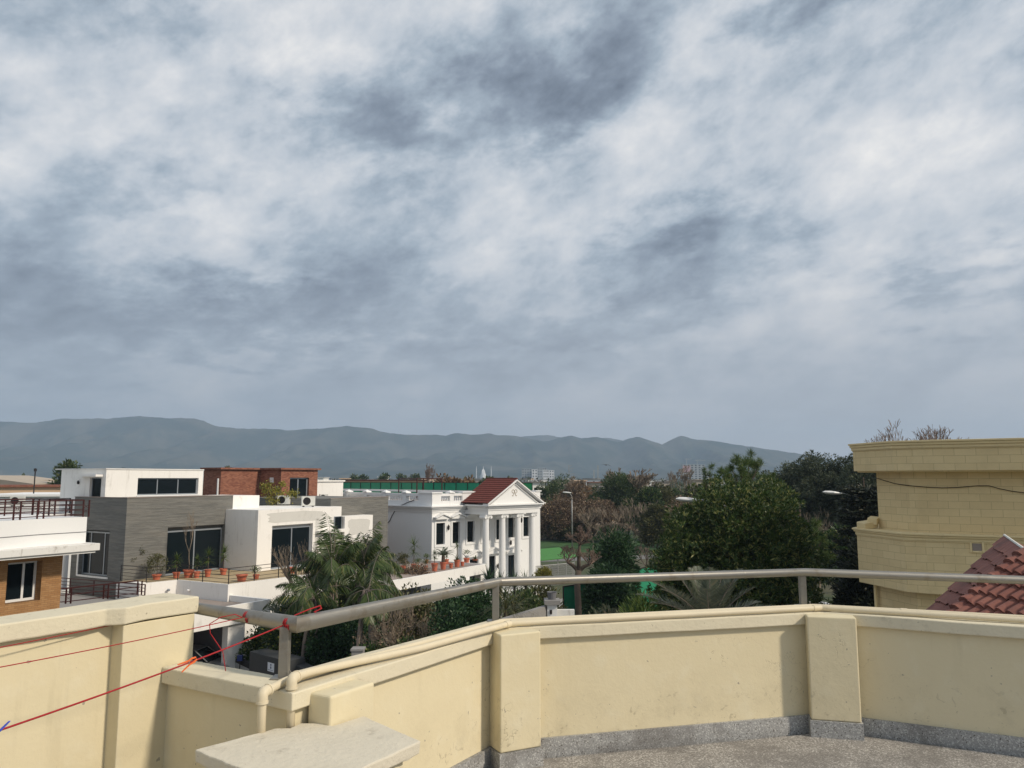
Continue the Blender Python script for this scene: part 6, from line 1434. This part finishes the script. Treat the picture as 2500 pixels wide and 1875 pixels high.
# hand placed trees of the wood: px, Y, top, width, kind
WOOD = [(1350,150,1166,92,'leaf_mid','dense green tree right of the villa roof'),(1395,140,1180,70,'leaf_brown','brown twiggy tree behind the left street lamp'),(1432,150,1185,60,'leaf_rust','rusty brown small tree left of the red roofed house'),
 (1322,124,1215,80,'leaf_brown','brown leaved tree beside the right corner of villa'),(1365,122,1215,110,'leaf_brown','brown leaved tree left of the lamp pole'),(1425,122,1213,110,'leaf_brown','brown leaved tree right of the lamp pole'),(1475,118,1222,90,'leaf_brown','brown leaved tree at the right of the brown group'),
 (1510,128,1150,78,'leaf_mid','tall green tree with yellowish top in the middle of wood'),(1548,135,1163,62,'leaf_olive','yellow green loose tree right of the tall green one'),(1462,128,1196,60,'leaf_mid','dark green tree left below the tall green one'),
 (1580,118,1190,60,'leaf_dark','dark ivy covered tree in the wood'),(1612,122,1188,62,'leaf_olive','olive tree right of the dark ivy covered one'),(1640,135,1195,80,'leaf_mid','dull green tree left of the round dark tree'),(1690,140,1190,90,'leaf_olive','olive tree behind the street lamp head'),
 (1660,110,1215,100,'leaf_brown','greyish brown tree behind the street lamp head'),(1370,124,1272,90,'leaf_olive','olive bamboo like bush left of lamp foot'),(1345,126,1255,80,'leaf_dark','dark bush at the foot of brown trees'),(1410,121,1283,80,'leaf_olive','low olive bush right of the lamp foot'),
 (1600,104,1235,70,'leaf_olive','green bush below the olive tree'),(1560,300,1182,90,'leaf_mid','distant green tree before the white houses'),(1640,330,1176,70,'leaf_dark','distant dark tree near the white houses')]
for (px, Y, t, w_, mt, lb) in WOOD:
    bb = mt in ('leaf_brown', 'leaf_rust')
    if not bb and Y < 160: w_ *= 1.05
    leafy_tree('wood_tree', lb, 'tree', px, Y, t, w_, 'trees of the wood beyond the villa', mt, .88, 110 if not bb else 95, 95 if not bb else 62, L=.42 if not bb else .36, W=.17 if not bb else .13, rc=None, rcf=.19, shell=.4, lumps=.35, zmin=-.95)
bi = 0
for (px, Y, t, w_, d_, lb) in [(1445,108,1230,110,5,'tangled bare brown tree below brown group'),(1515,106,1225,100,5,'tangled bare brown tree in the scrub'),(1560,110,1215,90,5,'bare brown tree with upright twigs in the scrub'),(1590,110,1250,80,5,'bare brown tree left of the round dark tree'),(1470,112,1270,90,5,'low bare scrub tree above the pointed tree'),
        (1535,110,1275,90,5,'low bare scrub tree above the path'),(1580,108,1290,80,5,'low bare scrub tree near the path'),(1625,110,1260,90,5,'bare scrub tree beside the round dark tree'),
        (1500,130,1140,60,6,'bare twig crown above the tall green tree'),(1560,128,1143,90,6,'wide bare twig crown above the yellow green tree'),(1668,170,1134,56,6,'upright bare tree before the unfinished tower'),(1640,180,1148,30,5,'thin bare tree left of the unfinished tower'),
        (1400,140,1160,60,6,'reddish bare tree behind the lamp pole'),(1046,190,1130,40,6,'reddish bare tree above the green netting')]:
    bi += 1; bare_tree('bare_tree', lb, px, Y, t, w_, 'bare trees of the wood', depth=d_, seed=60 + bi, spread=.42, mat='twig' if bi not in (14, 15) else 'twig_red', trunk=.2 if bi < 9 else .4, minr=.022 if Y < 120 else .04, n=3 if d_ == 5 else 3, up=.22)
leafy_tree('tree', 'green tree top showing above the left end of the white top storey', 'tree', 168, 96, 1121, 58, mat='leaf_mid', hfrac=.45, ncl=45, per=60, L=.45, W=.18, rcf=.2, shell=.2, lumps=.4)
leafy_tree('tree', 'tiny tree crown peeping over the white top storey roof', 'tree', 302, 110, 1143, 16, mat='leaf_dark', hfrac=.3, ncl=14, per=40, L=.35, W=.15)
leafy_tree('tree', 'small tree crown peeping over the red brick house', 'tree', 552, 110, 1138, 40, mat='leaf_olive', hfrac=.3, ncl=24, per=50, L=.35, W=.15)
RT = [(1085,170,1162,55,'leaf_rust'),(1118,165,1160,50,'leaf_rust'),(1145,175,1166,40,'leaf_rust'),(938,260,1153,26,'leaf_dark'),(978,300,1156,28,'leaf_dark'),(1012,320,1158,18,'leaf_dark'),(1190,220,1159,34,'leaf_dark'),(1205,230,1166,50,'leaf_mid'),(1235,240,1168,40,'leaf_mid'),(865,300,1157,18,'leaf_dark'),(885,310,1158,26,'leaf_dark'),(1010,380,1160,40,'leaf_mid')]
for i, (px, Y, t, w_, mt) in enumerate(RT):
    leafy_tree('far_tree', ['rusty brown tree, first of three above the green netting','rusty brown tree in the middle of three above the netting','rusty brown tree, last of three above the netting','dark round tree on the skyline left of the steel frame','dark flat tree on the skyline above the steel frame','little dark tree on the skyline right of the steel frame','dark ragged tree below the mosque','green tree below and right of the mosque','green tree left of the porch roof peak','small dark skyline tree right of the brick house','dark bushy skyline tree right of the brick house','hazy green tree behind the bare reddish tree'][i], 'tree', px, Y, t, w_, 'trees on the skyline', mt, .8, 36, 45, L=.9, W=.4, rcf=.22, shell=.3, lumps=.3)
# far wood
def far_wood():
    lv = []; n = 5200
    Yd = 230 + 2500 * RNG.uniform(0, 1, n) ** 1.5; X = RNG.uniform(-.80, .80, n) * Yd
    keep = ~((Yd < 420) & (RNG.uniform(size=n) < .35)); X, Yd = X[keep], Yd[keep]; n = len(X)
    H_ = RNG.uniform(4.5, 9.6, n) * (1 + .25 * (RNG.uniform(size=n) > .93)); Wd = H_ * RNG.uniform(.5, .9, n)
    k = 26; idx = np.repeat(np.arange(n), k); c = norm(rn(n * k, 3)) * RNG.uniform(.5, 1, (n * k, 1)); sz = np.stack([Wd[idx] * .75, Wd[idx] * .75, H_[idx] * .42], 1)
    P = np.stack([X[idx], Yd[idx], GZ + H_[idx] * .56], 1) + c * sz; D = norm(rn(n * k, 3) + np.array([0, 0, .3])); return leaf_arrays(P, D, 2.3 * RNG.uniform(.7, 1.3, n * k) * (.6 + Yd[idx] / 2500), 1.5 * (.6 + Yd[idx] / 2500))
V = far_wood(); tag(mesh_np('far_woodland', V, np.arange(len(V)).reshape(-1, 4), 'leaf_far'), 'hazy band of distant trees reaching to the hills', None, kind='stuff')
# far houses
hc = 0
simple('roof_grey', (.20,.19,.18), .9, 0, .2, .3)
for (px0, px1, t, Y, mt, wn_, rm, lb, ang) in [(1395,1430,1174,240,'peach_paint',2,None,'cream house with flat roof left of the red roofed house',5),(1442,1492,1178,230,'tan_paint',3,'red_brick','house with dull red roof at the edge of the wood',0),(1420,1468,1190,200,'tan_paint',2,'roof_grey','grey roofed low house below the red roofed one',-12),
        (1558,1592,1176,260,'white_paint',3,None,'white two storey house with arched openings in the wood',4),(1592,1636,1176,290,'tan_paint',3,'roof_grey','long cream house right of the white one in the wood',2),(1300,1330,1178,200,'white_paint',2,'roof_grey','pale house just right of the villa roof',8),(1350,1378,1172,300,'tan_paint',2,'roof_grey','low hazy house behind the dense green tree',0),
        (832,850,1169,220,'peach_paint',1,None,'small cream house on the skyline right of brick house',10),(925,942,1165,260,'white_paint',1,None,'little white house on the skyline',4),(760,790,1166,420,'white_paint',2,None,'pale far building beside the brick house',0),(1700,1730,1172,260,'tan_paint',2,None,'tan house behind the small pine tip',3),(1510,1530,1170,420,'white_paint',2,None,'far white house behind the tall green tree',0),(2,40,1168,300,'white_paint',2,None,'white far building at the left skyline',0)]:
    block('far_house', lb, px0, px1, t, Y, mt, ang=ang, depth=12, wins=wn_, cat='house', roofmat=rm, over=.5, group='houses beyond the wood')
simple('far_white', (.70,.70,.70), .9, 0, .05); simple('far_grey', (.30,.32,.33), .9, 0, .1); simple('tower_pink', (.42,.26,.28), .9, 0, .1)
rndh = random.Random(77)
for i in range(90):
    Y = rndh.uniform(420, 1500); px = rndh.uniform(20, 1780); h_ = rndh.uniform(6.5, 9.6); p = ground_at(px, Y); w_ = rndh.uniform(9, 22)
    ob = thing('far_house', 'small pale flat roofed house among the distant trees under the hills', 'house', p, rndh.uniform(-.5,.5), 'tiny houses of the far town'); shell(MB(), 0, w_, 0, 10, 0, h_).build('wall', rndh.choice(['far_white','peach_paint','tan_paint','white_paint']), ob)
    MB().box(-.4, w_ + .4, -.4, 10.4, h_ + .002, h_ + .35).build('roof_slab', 'roof_grey', ob)
# mosque
Y = 2000; mq = thing('mosque', 'faraway white tent shaped mosque between four thin minarets under the hills', 'mosque', ground_at(1180, Y)); k_ = Y / FPX; zb_ = 0
bz0 = ztop(1168, Y) - GZ - 6; hw_ = 10 * k_; top_ = ztop(1138, Y) - GZ
m = MB(); sh_ = ztop(1149, Y) - GZ
m.poly([(-hw_,0,bz0),(0,-hw_,bz0),(hw_,0,bz0),(0,hw_,bz0),(0,0,sh_ + 6),(-hw_*.35,-hw_*.35,sh_),(hw_*.35,-hw_*.35,sh_)], [(0,1,5),(5,1,6),(1,2,6),(5,6,4),(0,5,4),(6,2,4),(2,3,4),(3,0,4),(3,2,1,0)]); m.tube([(0,0,sh_),(0,0,top_)], [1.5,.2], 6); m.build('prayer_hall', 'far_white', mq)
for dx_, dy_ in ((-17,0),(19,0),(-3,30),(5,-30)):
    if abs(dx_) < 10: continue
    m = MB(); m.tube([(dx_*k_, dy_, 0),(dx_*k_, dy_, ztop(1146, Y) - GZ),(dx_*k_, dy_, ztop(1137, Y) - GZ)], [1.1,1.,.1], 6); m.build('minaret', 'far_white', mq)
# apartment blocks and unfinished tower
def tower(name, label, px0, px1, t, Y, mt, floors, cols, group=None, cranes=()):
    p = ground_at(px0, Y); o = thing(name, label, 'tower block', p, 0, group); W_ = (px1 - px0) / FPX * Y; H_ = ztop(t, Y) - GZ; ops_ = [(W_ * (i + .25) / cols, W_ * (i + .75) / cols, H_ * (j + .3) / floors, H_ * (j + .8) / floors) for i in range(cols) for j in range(2, floors)]
    m = MB(); panel(m, (0,0,0), (1,0,0), (0,0,1), (0,-1,0), W_, H_, ops_, 2.5); panel(m, (0,0,0), (0,1,0), (0,0,1), (-1,0,0), 18, H_); panel(m, (W_,0,0), (0,1,0), (0,0,1), (1,0,0), 18, H_); m.poly([(0,0,H_),(W_,0,H_),(W_,18,H_),(0,18,H_)], [(0,1,2,3)]); m.build('wall', mt, o); MB().box(.5, W_ - .5, 1.6, 2.3, 2, H_ - 1).build('windows', 'dark_void', o)  # dark box behind the openings deepens their recess shade by colour
    return o, W_, H_
for a in [(1274,1298,1144,1500,'far_grey',6,4,'grey slab leftmost of the far apartment blocks'),(1299,1312,1146,1480,'far_white',5,2,'narrow white apartment block beside the grey slab'),(1313,1334,1142,1500,'far_grey',6,4,'tallest far apartment block in the middle'),(1326,1340,1147,1420,'far_white',5,3,'white apartment block before the tallest one'),(1341,1353,1148,1450,'far_white',5,2,'rightmost white apartment block')]:
    tower('apartment_block', a[7], *a[:7], group='far apartment blocks under the hills')
o, W_, H_ = tower('unfinished_tower', 'hazy unfinished high rise with cranes on its top', 1668, 1722, 1134, 1300, 'far_grey', 9, 6)
MB().box(-.5, W_*.35, -.6, -.05, 20, H_*.93).build('pink_cladding', 'tower_pink', o)
for cx, ch, jl in ((.22, 9, 9), (.7, 7, 14)): MB().box(W_*cx - .4, W_*cx + .4, 8, 9, H_, H_ + ch).box(W_*cx - jl*.3, W_*cx + jl, 8.2, 8.8, H_ + ch, H_ + ch + .8).build('crane', 'far_grey', o)
tower('unfinished_tower', 'lower hazy annex with crane right of the unfinished high rise', 1718, 1731, 1142, 1330, 'far_grey', 11, 3)
for px, t, Y, lb in ((1450,1148,600,'left shorter lattice mast on the skyline'),(1460,1136,620,'right taller lattice mast on the skyline')):
    p = ground_at(px, Y); o = thing('mast', lb, 'mast', p, 0, 'masts on the skyline'); H_ = ztop(t, Y) - GZ; m = MB()
    for sx, sy in ((-1,-1),(1,-1),(0,1)): m.tube([(sx*.8, sy*.8, 0), (sx*.35, sy*.35, H_)], .16, 4)
    for k in range(18): z0_, z1_ = H_*k/18, H_*(k+1)/18; m.bar((-.7,-.7,z0_), (.7,-.7,z1_), .14)
    m.build('lattice', 'far_grey', o)

# ------------------------------------------------------------------ street furniture, screens, cars
simple('lamp_white', (.72,.72,.70), .4, 0, .05); simple('galvanised', (.35,.35,.34), .5, .4, .15)
def street_lamp(label, px_head, py_head, Y, side, px_pole=None, s=1.0, foot=GZ):
    """cobra-head lamp: head at the given place, arm running to the pole on the right (side=1)"""
    hd = at(px_head, py_head, Y=Y); arm = 1.7 * s if px_pole is None else (px_pole - px_head) / FPX * Y
    bx = hd.x + arm * side if px_pole is None else hd.x + arm
    o = thing('street_lamp', label, 'street lamp', (bx, Y, foot), 0, 'white street lamps'); H_ = hd.z - foot
    ln = bx - hd.x
    MB().tube([(0,0,0),(0,0,H_*.6),(0,0,H_ - .75*s)], [.085*s,.065*s,.05*s], 8).build('pole', 'galvanised', o, smooth=True)
    MB().tube(rounded([(0,0,H_ - .76*s),(0,0,H_ - .35*s),(-ln*.72,0,H_ - .02)], .4*s, 6), .032*s, 7).build('arm', 'galvanised', o, smooth=True)
    hl = .44 * s; m = MB(); q = -ln
    prof = [(0,.03),(.12,.07),(.35,.105),(.6,.12),(.85,.10),(1,.03)]; ringn = 10; vs_ = []
    for t, r_ in prof:
        for j in range(ringn): a = 2*math.pi*j/ringn; vs_.append((q + hl*1.1 - t * hl * 2.1, r_ * 1.25 * s * math.cos(a), H_ + r_ * .75 * s * math.sin(a) + .02 - .12 * s * (1 - t) * .6))
    fs_ = [(i*ringn + j, i*ringn + (j+1) % ringn, (i+1)*ringn + (j+1) % ringn, (i+1)*ringn + j) for i in range(5) for j in range(ringn)] + [tuple(range(ringn)), tuple(range(5*ringn, 6*ringn))[::-1]]
    m.poly(vs_, fs_); m.build('lamp_head', 'lamp_white', o, smooth='auto'); return o
street_lamp('full height street lamp standing beside the villa at the wood edge', 1384, 1202, 106, 1, px_pole=1396, s=1.3)
street_lamp('street lamp head poking out left of the round dark tree', 1680, 1219, 30.5, 1, px_pole=1795, s=1.08)
street_lamp('street lamp head before the eucalyptus and layered conifer', 2031, 1202, 41, 1, px_pole=2112, s=1.08)
# green screens
netwall('green_screen', 'dark green cloth screen behind the lopped bare tree', at(1374, 1460, Y=46), at(1452, 1450, Y=48), 0, ztop(1432, 46) - GZ, 2.2, 'green_net_dense')
sc = netwall('green_screen', 'sunlit green cloth screen showing right of the pointed tree', at(1538, 1400, Y=47), at(1604, 1380, Y=50), 0, ztop(1388, 48) - GZ, 3., 'green_net_dense')
# lime canopy
p0_, p1_ = at(1320, 1368, Y=80), at(1412, 1358, Y=84); cn = thing('lime_canopy', 'lime green sheet canopy beyond the wire fence', 'canopy', (0,0,0)); d_ = (p1_ - p0_); d_.z = 0; d_ = d_.normalized(); nb_ = Vector((-d_.y, d_.x, 0)); z0_ = p0_.z; L_ = (p1_ - p0_).length
cs = MB()
for i in range(4):
    a0 = p0_ + nb_ * i * .95 + d_ * i * .25; e0 = a0 + d_ * L_; a0.z = e0.z = z0_ + i * .16; a1_ = a0 + nb_ * .62 + Vector((0,0,.22)); e1_ = e0 + nb_ * .62 + Vector((0,0,.22)); cs.poly([a0, e0, e1_, a1_, a0 - Vector((0,0,.07)), e0 - Vector((0,0,.07)), e1_ - Vector((0,0,.07)), a1_ - Vector((0,0,.07))], [(0,1,2,3),(7,6,5,4),(0,4,5,1),(1,5,6,2),(2,6,7,3),(3,7,4,0)])
cs.build('sheets', 'lime_sheet', cn)
for f_ in (.05, .5, .95): q = p0_ + d_ * L_ * f_ + nb_ * .3; MB().box(q.x - .05, q.x + .05, q.y - .05, q.y + .05, GZ, z0_ - .08).build('post', 'galvanised', cn)
# wire fence
a_, b_ = at(1300, 1400, Y=70), at(1402, 1400, Y=73); wf = thing('wire_fence', 'grey wire mesh fence with pipe posts before the lime canopy', 'fence', (0,0,0)); zt_ = ztop(1380, 71); zz0 = GZ
m = MB(); L_ = (b_ - a_).length; n_ = 46
for i in range(n_): p = a_.lerp(b_, i / (n_ - 1)); q = a_.lerp(b_, min(1, (i + 5) / (n_ - 1))); m.bar((p.x, p.y, zz0), (q.x, q.y, zt_), .02); m.bar((q.x, q.y, zz0), (p.x, p.y, zt_), .02)
m.build('mesh_wire', 'galvanised', wf)
for i in range(6): p = a_.lerp(b_, i / 5); MB().tube([(p.x, p.y, GZ), (p.x, p.y, zt_ + .05)], .045, 6).build('post', 'galvanised', wf)
MB().tube([(a_.x, a_.y, zt_), (b_.x, b_.y, zt_)], .03, 5).build('top_rail', 'galvanised', wf)
# garden walls and gate pillars under the rail
gw = thing('garden_wall', 'grey garden wall ending in a white gate pillar under the rail', 'wall', (0,0,0)); a_, b_ = at(1250, 1500, Y=24), at(1336, 1476, Y=27.5); z1_ = b_.z; dd_ = (b_ - a_).normalized()
MB().prism([(a_.x - 1.5, a_.y - 1.2), (b_.x, b_.y), (b_.x - .1, b_.y + .2), (a_.x - 1.6, a_.y - 1.0)], GZ, z1_ - .05).build('wall_panel', 'paving', gw)
MB().box(b_.x - .0, b_.x + .34, b_.y - .1, b_.y + .35, GZ, z1_ + .02).build('pillar', 'white_clean', gw); MB().box(b_.x - .10, b_.x + .44, b_.y - .2, b_.y + .45, z1_ + .021, z1_ + .16).build('pillar_cap', 'paving', gw)
MB().box(b_.x + .08, b_.x + .16, b_.y - .135, b_.y - .101, z1_ - .30, z1_ - .16).build('gate_lamp', 'black_metal', gw)
MB().box(b_.x + .345, b_.x + .95, b_.y + .1, b_.y + .3, GZ, z1_ - .2).build('wall_panel', 'white_grimy', gw)
bk = at(1335, 1464, Y=27.9); o = thing('plant_pot', 'dark grey bucket standing on the gate pillar', 'bucket', (b_.x + .17, b_.y + .12, z1_ + .161)); MB().lathe((0,0,0), [(.13,0),(.17,.24),(.18,.25),(.15,.24),(.14,.2)], 14).build('bucket', 'shade_wall', o)
# planter wall with paper sign near garage
simple('dark_slate', (.045,.048,.05), .8, 0, .2, 2, .2); simple('paper', (.62,.66,.72), .7, 0, .03); simple('ink', (.03,.06,.14), .7); simple('hazard_white', (.35,.36,.36), .8)
pw = thing('planter_wall', 'dark slate planter wall with a white paper notice', 'planter', (0,0,0)); a_, b_ = at(609, 1600, Y=35), at(700, 1604, Y=33.2); zt_ = at(609, 1590, Y=35).z; nn_ = Vector((-(b_ - a_).y, (b_ - a_).x, 0)).normalized()
MB().prism([(a_.x, a_.y), (b_.x, b_.y), (b_.x + nn_.x * .9, b_.y + nn_.y * .9), (a_.x + nn_.x * .9, a_.y + nn_.y * .9)], GZ, zt_).build('wall_panel', 'dark_slate', pw, bevel=.02)
c1_, c2_ = at(700, 1612, Y=34.5), at(800, 1622, Y=31); MB().prism([(c1_.x, c1_.y), (c2_.x, c2_.y), (c2_.x + .3, c2_.y + .5), (c1_.x + .3, c1_.y + .5)], GZ, c1_.z).build('wall_panel', 'dark_slate', pw, bevel=.02)
dr = (b_ - a_); dr.z = 0; dr = dr.normalized(); sg = at(663, 1598, Y=a_.lerp(b_, .55).y); fb = lambda s, t, d: Vector((a_.lerp(b_, .60).x, a_.lerp(b_, .60).y, 0)) + dr * s - nn_ * d + Vector((0, 0, t))
def flat(m, s0, s1, t0, t1, d0, d1): m.poly([fb(s, t, d) for d in (d0, d1) for (s, t) in ((s0,t0),(s1,t0),(s1,t1),(s0,t1))], [(0,1,2,3),(7,6,5,4),(0,4,5,1),(1,5,6,2),(2,6,7,3),(3,7,4,0)])
zs_ = zt_ - .42; m = MB(); flat(m, -.24, .24, zs_ - .18, zs_ + .18, .003, .008); nt = m.build('notice', 'paper', pw)
m = MB(); flat(m, -.04, .04, zs_ + .06, zs_ + .13, .0085, .010); flat(m, -.04, .04, zs_ - .06, zs_ + .03, .0085, .010)
for k in range(6): flat(m, -.2 + k * .065, -.2 + k * .065 + .045, zs_ - .13, zs_ - .105, .0085, .010)
m.build('notice_print', 'ink', nt)
# striped gate panel and blue cloth
gt = thing('banded_gate', 'black and grey banded low gate between garage column and planter', 'gate', (0,0,0)); a_, b_ = at(556, 1600, Y=39), at(612, 1606, Y=36.8); dr = (b_ - a_).normalized(); zt_ = at(556, 1594, Y=39).z
for (t0, t1, mt, nm) in ((-.26,0,'dark_void','dark_band'),(-.62,-.262,'hazard_white','grey_band'),(-.88,-.622,'dark_void','dark_band'),(-1.2,-.882,'hazard_white','grey_band')):
    MB().prism([(a_.x, a_.y), (b_.x, b_.y), (b_.x + .1, b_.y + .1), (a_.x + .1, a_.y + .1)], zt_ + t0, zt_ + t1).build(nm, mt, gt)
q = at(586, 1608, Y=37.4); bc = thing('blue_mailbox', 'small dark blue box on a thin post by the banded gate', 'box', (q.x, q.y, GZ)); hb_ = q.z - GZ; MB().box(-.12,.12,-.08,.08,hb_ - .1,hb_ + .16).build('box', 'navy_paint', bc, bevel=.01); MB().tube([(0,0,0),(0,0,hb_ - .1)], .025, 6).build('post', 'black_metal', bc)
bk_ = at(874, 1606, Y=27); o = thing('grey_chimney', 'small square grey vent stack standing among the shrubs', 'vent', (bk_.x, bk_.y, GZ)); MB().box(-.19,.19,-.19,.19,0,bk_.z - GZ + .25).build('shaft', 'paving', o, bevel=.01); MB().box(-.22,.22,-.22,.22,bk_.z - GZ + .251,bk_.z - GZ + .33).build('cap', 'paving', o, bevel=.01)
# cars
simple('car_silver', (.42,.43,.43), .3, .5, .03); simple('car_white', (.75,.76,.78), .25, 0, .02); simple('rubber', (.02,.02,.02), .8)
def car(name, label, loc, rz, paint, s=1.0):
    o = thing(name, label, 'car', loc, rz); o.scale = (s, s, s)
    # body: cross sections along x (length 4.3)
    st = [(-2.15,.45,.72,.62),(-2.05,.30,.86,.74),(-1.6,.25,.95,.80),(-.9,.22,.98,.82),(0,.22,.98,.84),(.9,.22,.97,.84),(1.6,.25,.95,.82),(2.05,.32,.88,.76),(2.15,.45,.76,.64)]
    bm_ = MB(); n_ = 0; secs = []
    for x, zl, zh, hw in st:
        sec = [(-hw*.92,zl),(-hw,zl + .18),(-hw,zh - .16),(-hw*.93,zh - .04),(-hw*.6,zh),(hw*.6,zh),(hw*.93,zh - .04),(hw,zh - .16),(hw,zl + .18),(hw*.92,zl)]; secs.append([(x, y, z) for y, z in sec])
    def loft(m, secs):
        k = len(secs[0]); v = [p for s_ in secs for p in s_]; f = [(i*k + j, i*k + (j+1) % k, (i+1)*k + (j+1) % k, (i+1)*k + j) for i in range(len(secs)-1) for j in range(k)]; f += [tuple(range(k))[::-1], tuple(range((len(secs)-1)*k, len(secs)*k))]; return m.poly(v, f)
    loft(bm_, secs).build('body', paint, o, smooth='auto')
    cb_ = [(-1.75,.93,.62,.95),(-1.15,.93,.66,1.38),(-.5,.93,.66,1.47),(.3,.93,.66,1.46),(1.15,.93,.64,.98)]
    g_ = MB(); loft(g_, [[(x, -hw, z0), (x, -hw + (z1 - z0) * .28, z1), (x, hw - (z1 - z0) * .28, z1), (x, hw, z0)] for x, z0, hw, z1 in cb_]).build('window_glass', 'window_glass', o, smooth='auto')
    r_ = MB(); loft(r_, [[(x, -.50, z), (x, -.46, z + .045), (x, .46, z + .045), (x, .50, z)] for x, z in ((-1.2,1.36),(-.5,1.465),(.1,1.47),(.42,1.43))]).build('roof', paint, o, smooth='auto')
    pl_ = MB()
    for sy in (-1, 1):
        pl_.tube([(1.15, sy*.62, .98), (.42, sy*.52, 1.44)], .03, 4); pl_.tube([(-1.72, sy*.60, .97), (-1.2, sy*.52, 1.38)], .04, 4); pl_.tube([(-.3, sy*.65, .96), (-.35, sy*.52, 1.46)], .03, 4)
    pl_.build('pillars', paint, o)
    for sx in (-1.3, 1.35):
        for sy in (-1, 1):
            w__ = MB(); w__.extr([(sx + .32*math.cos(2*math.pi*i/20), .32 + .32*math.sin(2*math.pi*i/20)) for i in range(20)], 'y', sy*.66, sy*.86); wo_ = w__.build('wheel', 'rubber', o, bevel=.03)
            MB().extr([(sx + .19*math.cos(2*math.pi*i/16), .32 + .19*math.sin(2*math.pi*i/16)) for i in range(16)], 'y', sy*.861, sy*.868).build('rim', 'galvanised', wo_)
    for sy in (-1, 1):
        MB().box(2.06, 2.17, sy*.42 - .14, sy*.42 + .14, .64, .76).build('headlight', 'lamp_white', o, bevel=.02); MB().box(-2.17, -2.07, sy*.5 - .12, sy*.5 + .12, .70, .84).build('tail_light', 'red_string', o, bevel=.02)
        MB().box(.85, 1.02, sy*.88 - .08, sy*.88 + .08, .93, 1.05).build('mirror', paint, o, bevel=.02)
    return o
q0_, q1_ = at(478, 1588, z=GZ + 1.45), at(548, 1618, z=GZ + .95); dq_ = q1_ - q0_; aq_ = math.atan2(dq_.y, dq_.x); nq_ = Vector((dq_.x, dq_.y, 0)).normalized()
print('CAR', q0_, q1_, dq_.length); qc_ = q1_ - nq_ * 1.9 + Vector((-nq_.y, nq_.x, 0)) * .4
car('parked_car', 'silver car parked under the white garage roof', (qc_.x, qc_.y, GZ + .01), aq_, 'car_silver')
q = at(2012, 1468, Y=52); car('parked_car', 'white car glimpsed behind the right rail post', (q.x, 52, GZ + .01), R(14), 'car_white')
p = ground_at(1389, 160); o = thing('antenna', 'thin tall roof antenna with short crooked arms above the brown trees', 'antenna', p); H_ = ztop(1135, 160) - GZ; m = MB(); m.tube([(0,0,0),(0,0,H_)], [.10,.05], 5); m.build('pole', 'galvanised', o)
m = MB(); [m.tube([(0,0,H_ - .3 - .55*k), ((.9 if k % 2 else .6) + .1*k, .1, H_ - .1 - .55*k)], .035, 4) or m.tube([(0,0,H_ - .4 - .55*k), (-(.3 + .12*k), 0, H_ - .55 - .55*k)], .03, 4) for k in range(5)]; m.build('arms', 'galvanised', o)
# bird
q = at(1480, 1136, Y=105); o = thing('bird', 'dark bird gliding with bent wings before the hills', 'bird', q, R(10)); bm = bmesh.new()
def loft2(secs):
    k = len(secs[0]); v = [p for s_ in secs for p in s_]; f = [(i*k + j, i*k + (j+1) % k, (i+1)*k + (j+1) % k, (i+1)*k + j) for i in range(len(secs)-1) for j in range(k)]; f += [tuple(range(k))[::-1], tuple(range((len(secs)-1)*k, len(secs)*k))]; m = MB(); return m.poly(v, f)
simple('bird_brown', (.06,.045,.035), .9, 0, .2, 20)
sx_ = [(-.36,.62,.02,.34,.30),(-.30,.50,.03,.26,.26),(-.2,.30,.045,.17,.2),(-.1,.12,.05,.06,.15)]
secs = []
for x, z, th, ck, ch in [(-.72,-.02,.004,.02,.06),(-.60,.06,.010,.05,.12),(-.36,.14,.014,.08,.17),(-.12,.08,.02,.09,.2),(0,.05,.06,.10,.26),(.12,.08,.02,.09,.2),(.34,.06,.014,.08,.17),(.56,-.06,.010,.05,.12),(.70,-.16,.004,.02,.06)]:
    secs.append([(x, -ch*.5, z), (x, -.02, z + th), (x, ch*.5, z), (x, 0, z - th)])
wg = loft2(secs); 
bd = loft2([[(r_*math.cos(a), y, .04 + r_*math.sin(a)) for a in [2*math.pi*i/8 for i in range(8)]] for y, r_ in ((-.26,.01),(-.22,.035),(-.16,.04),(-.08,.06),(.06,.055),(.18,.03),(.24,.02))])
bd.poly([(-.03,.22,.04),(.03,.22,.04),(.09,.42,.035),(-.09,.42,.035),(-.03,.22,.055),(.03,.22,.055),(.09,.42,.045),(-.09,.42,.045)], [(3,2,1,0),(4,5,6,7),(0,1,5,4),(1,2,6,5),(2,3,7,6),(3,0,4,7)])
wg.poly(bd.v, bd.f); wg.build('body', 'bird_brown', o, smooth=True)
haze()
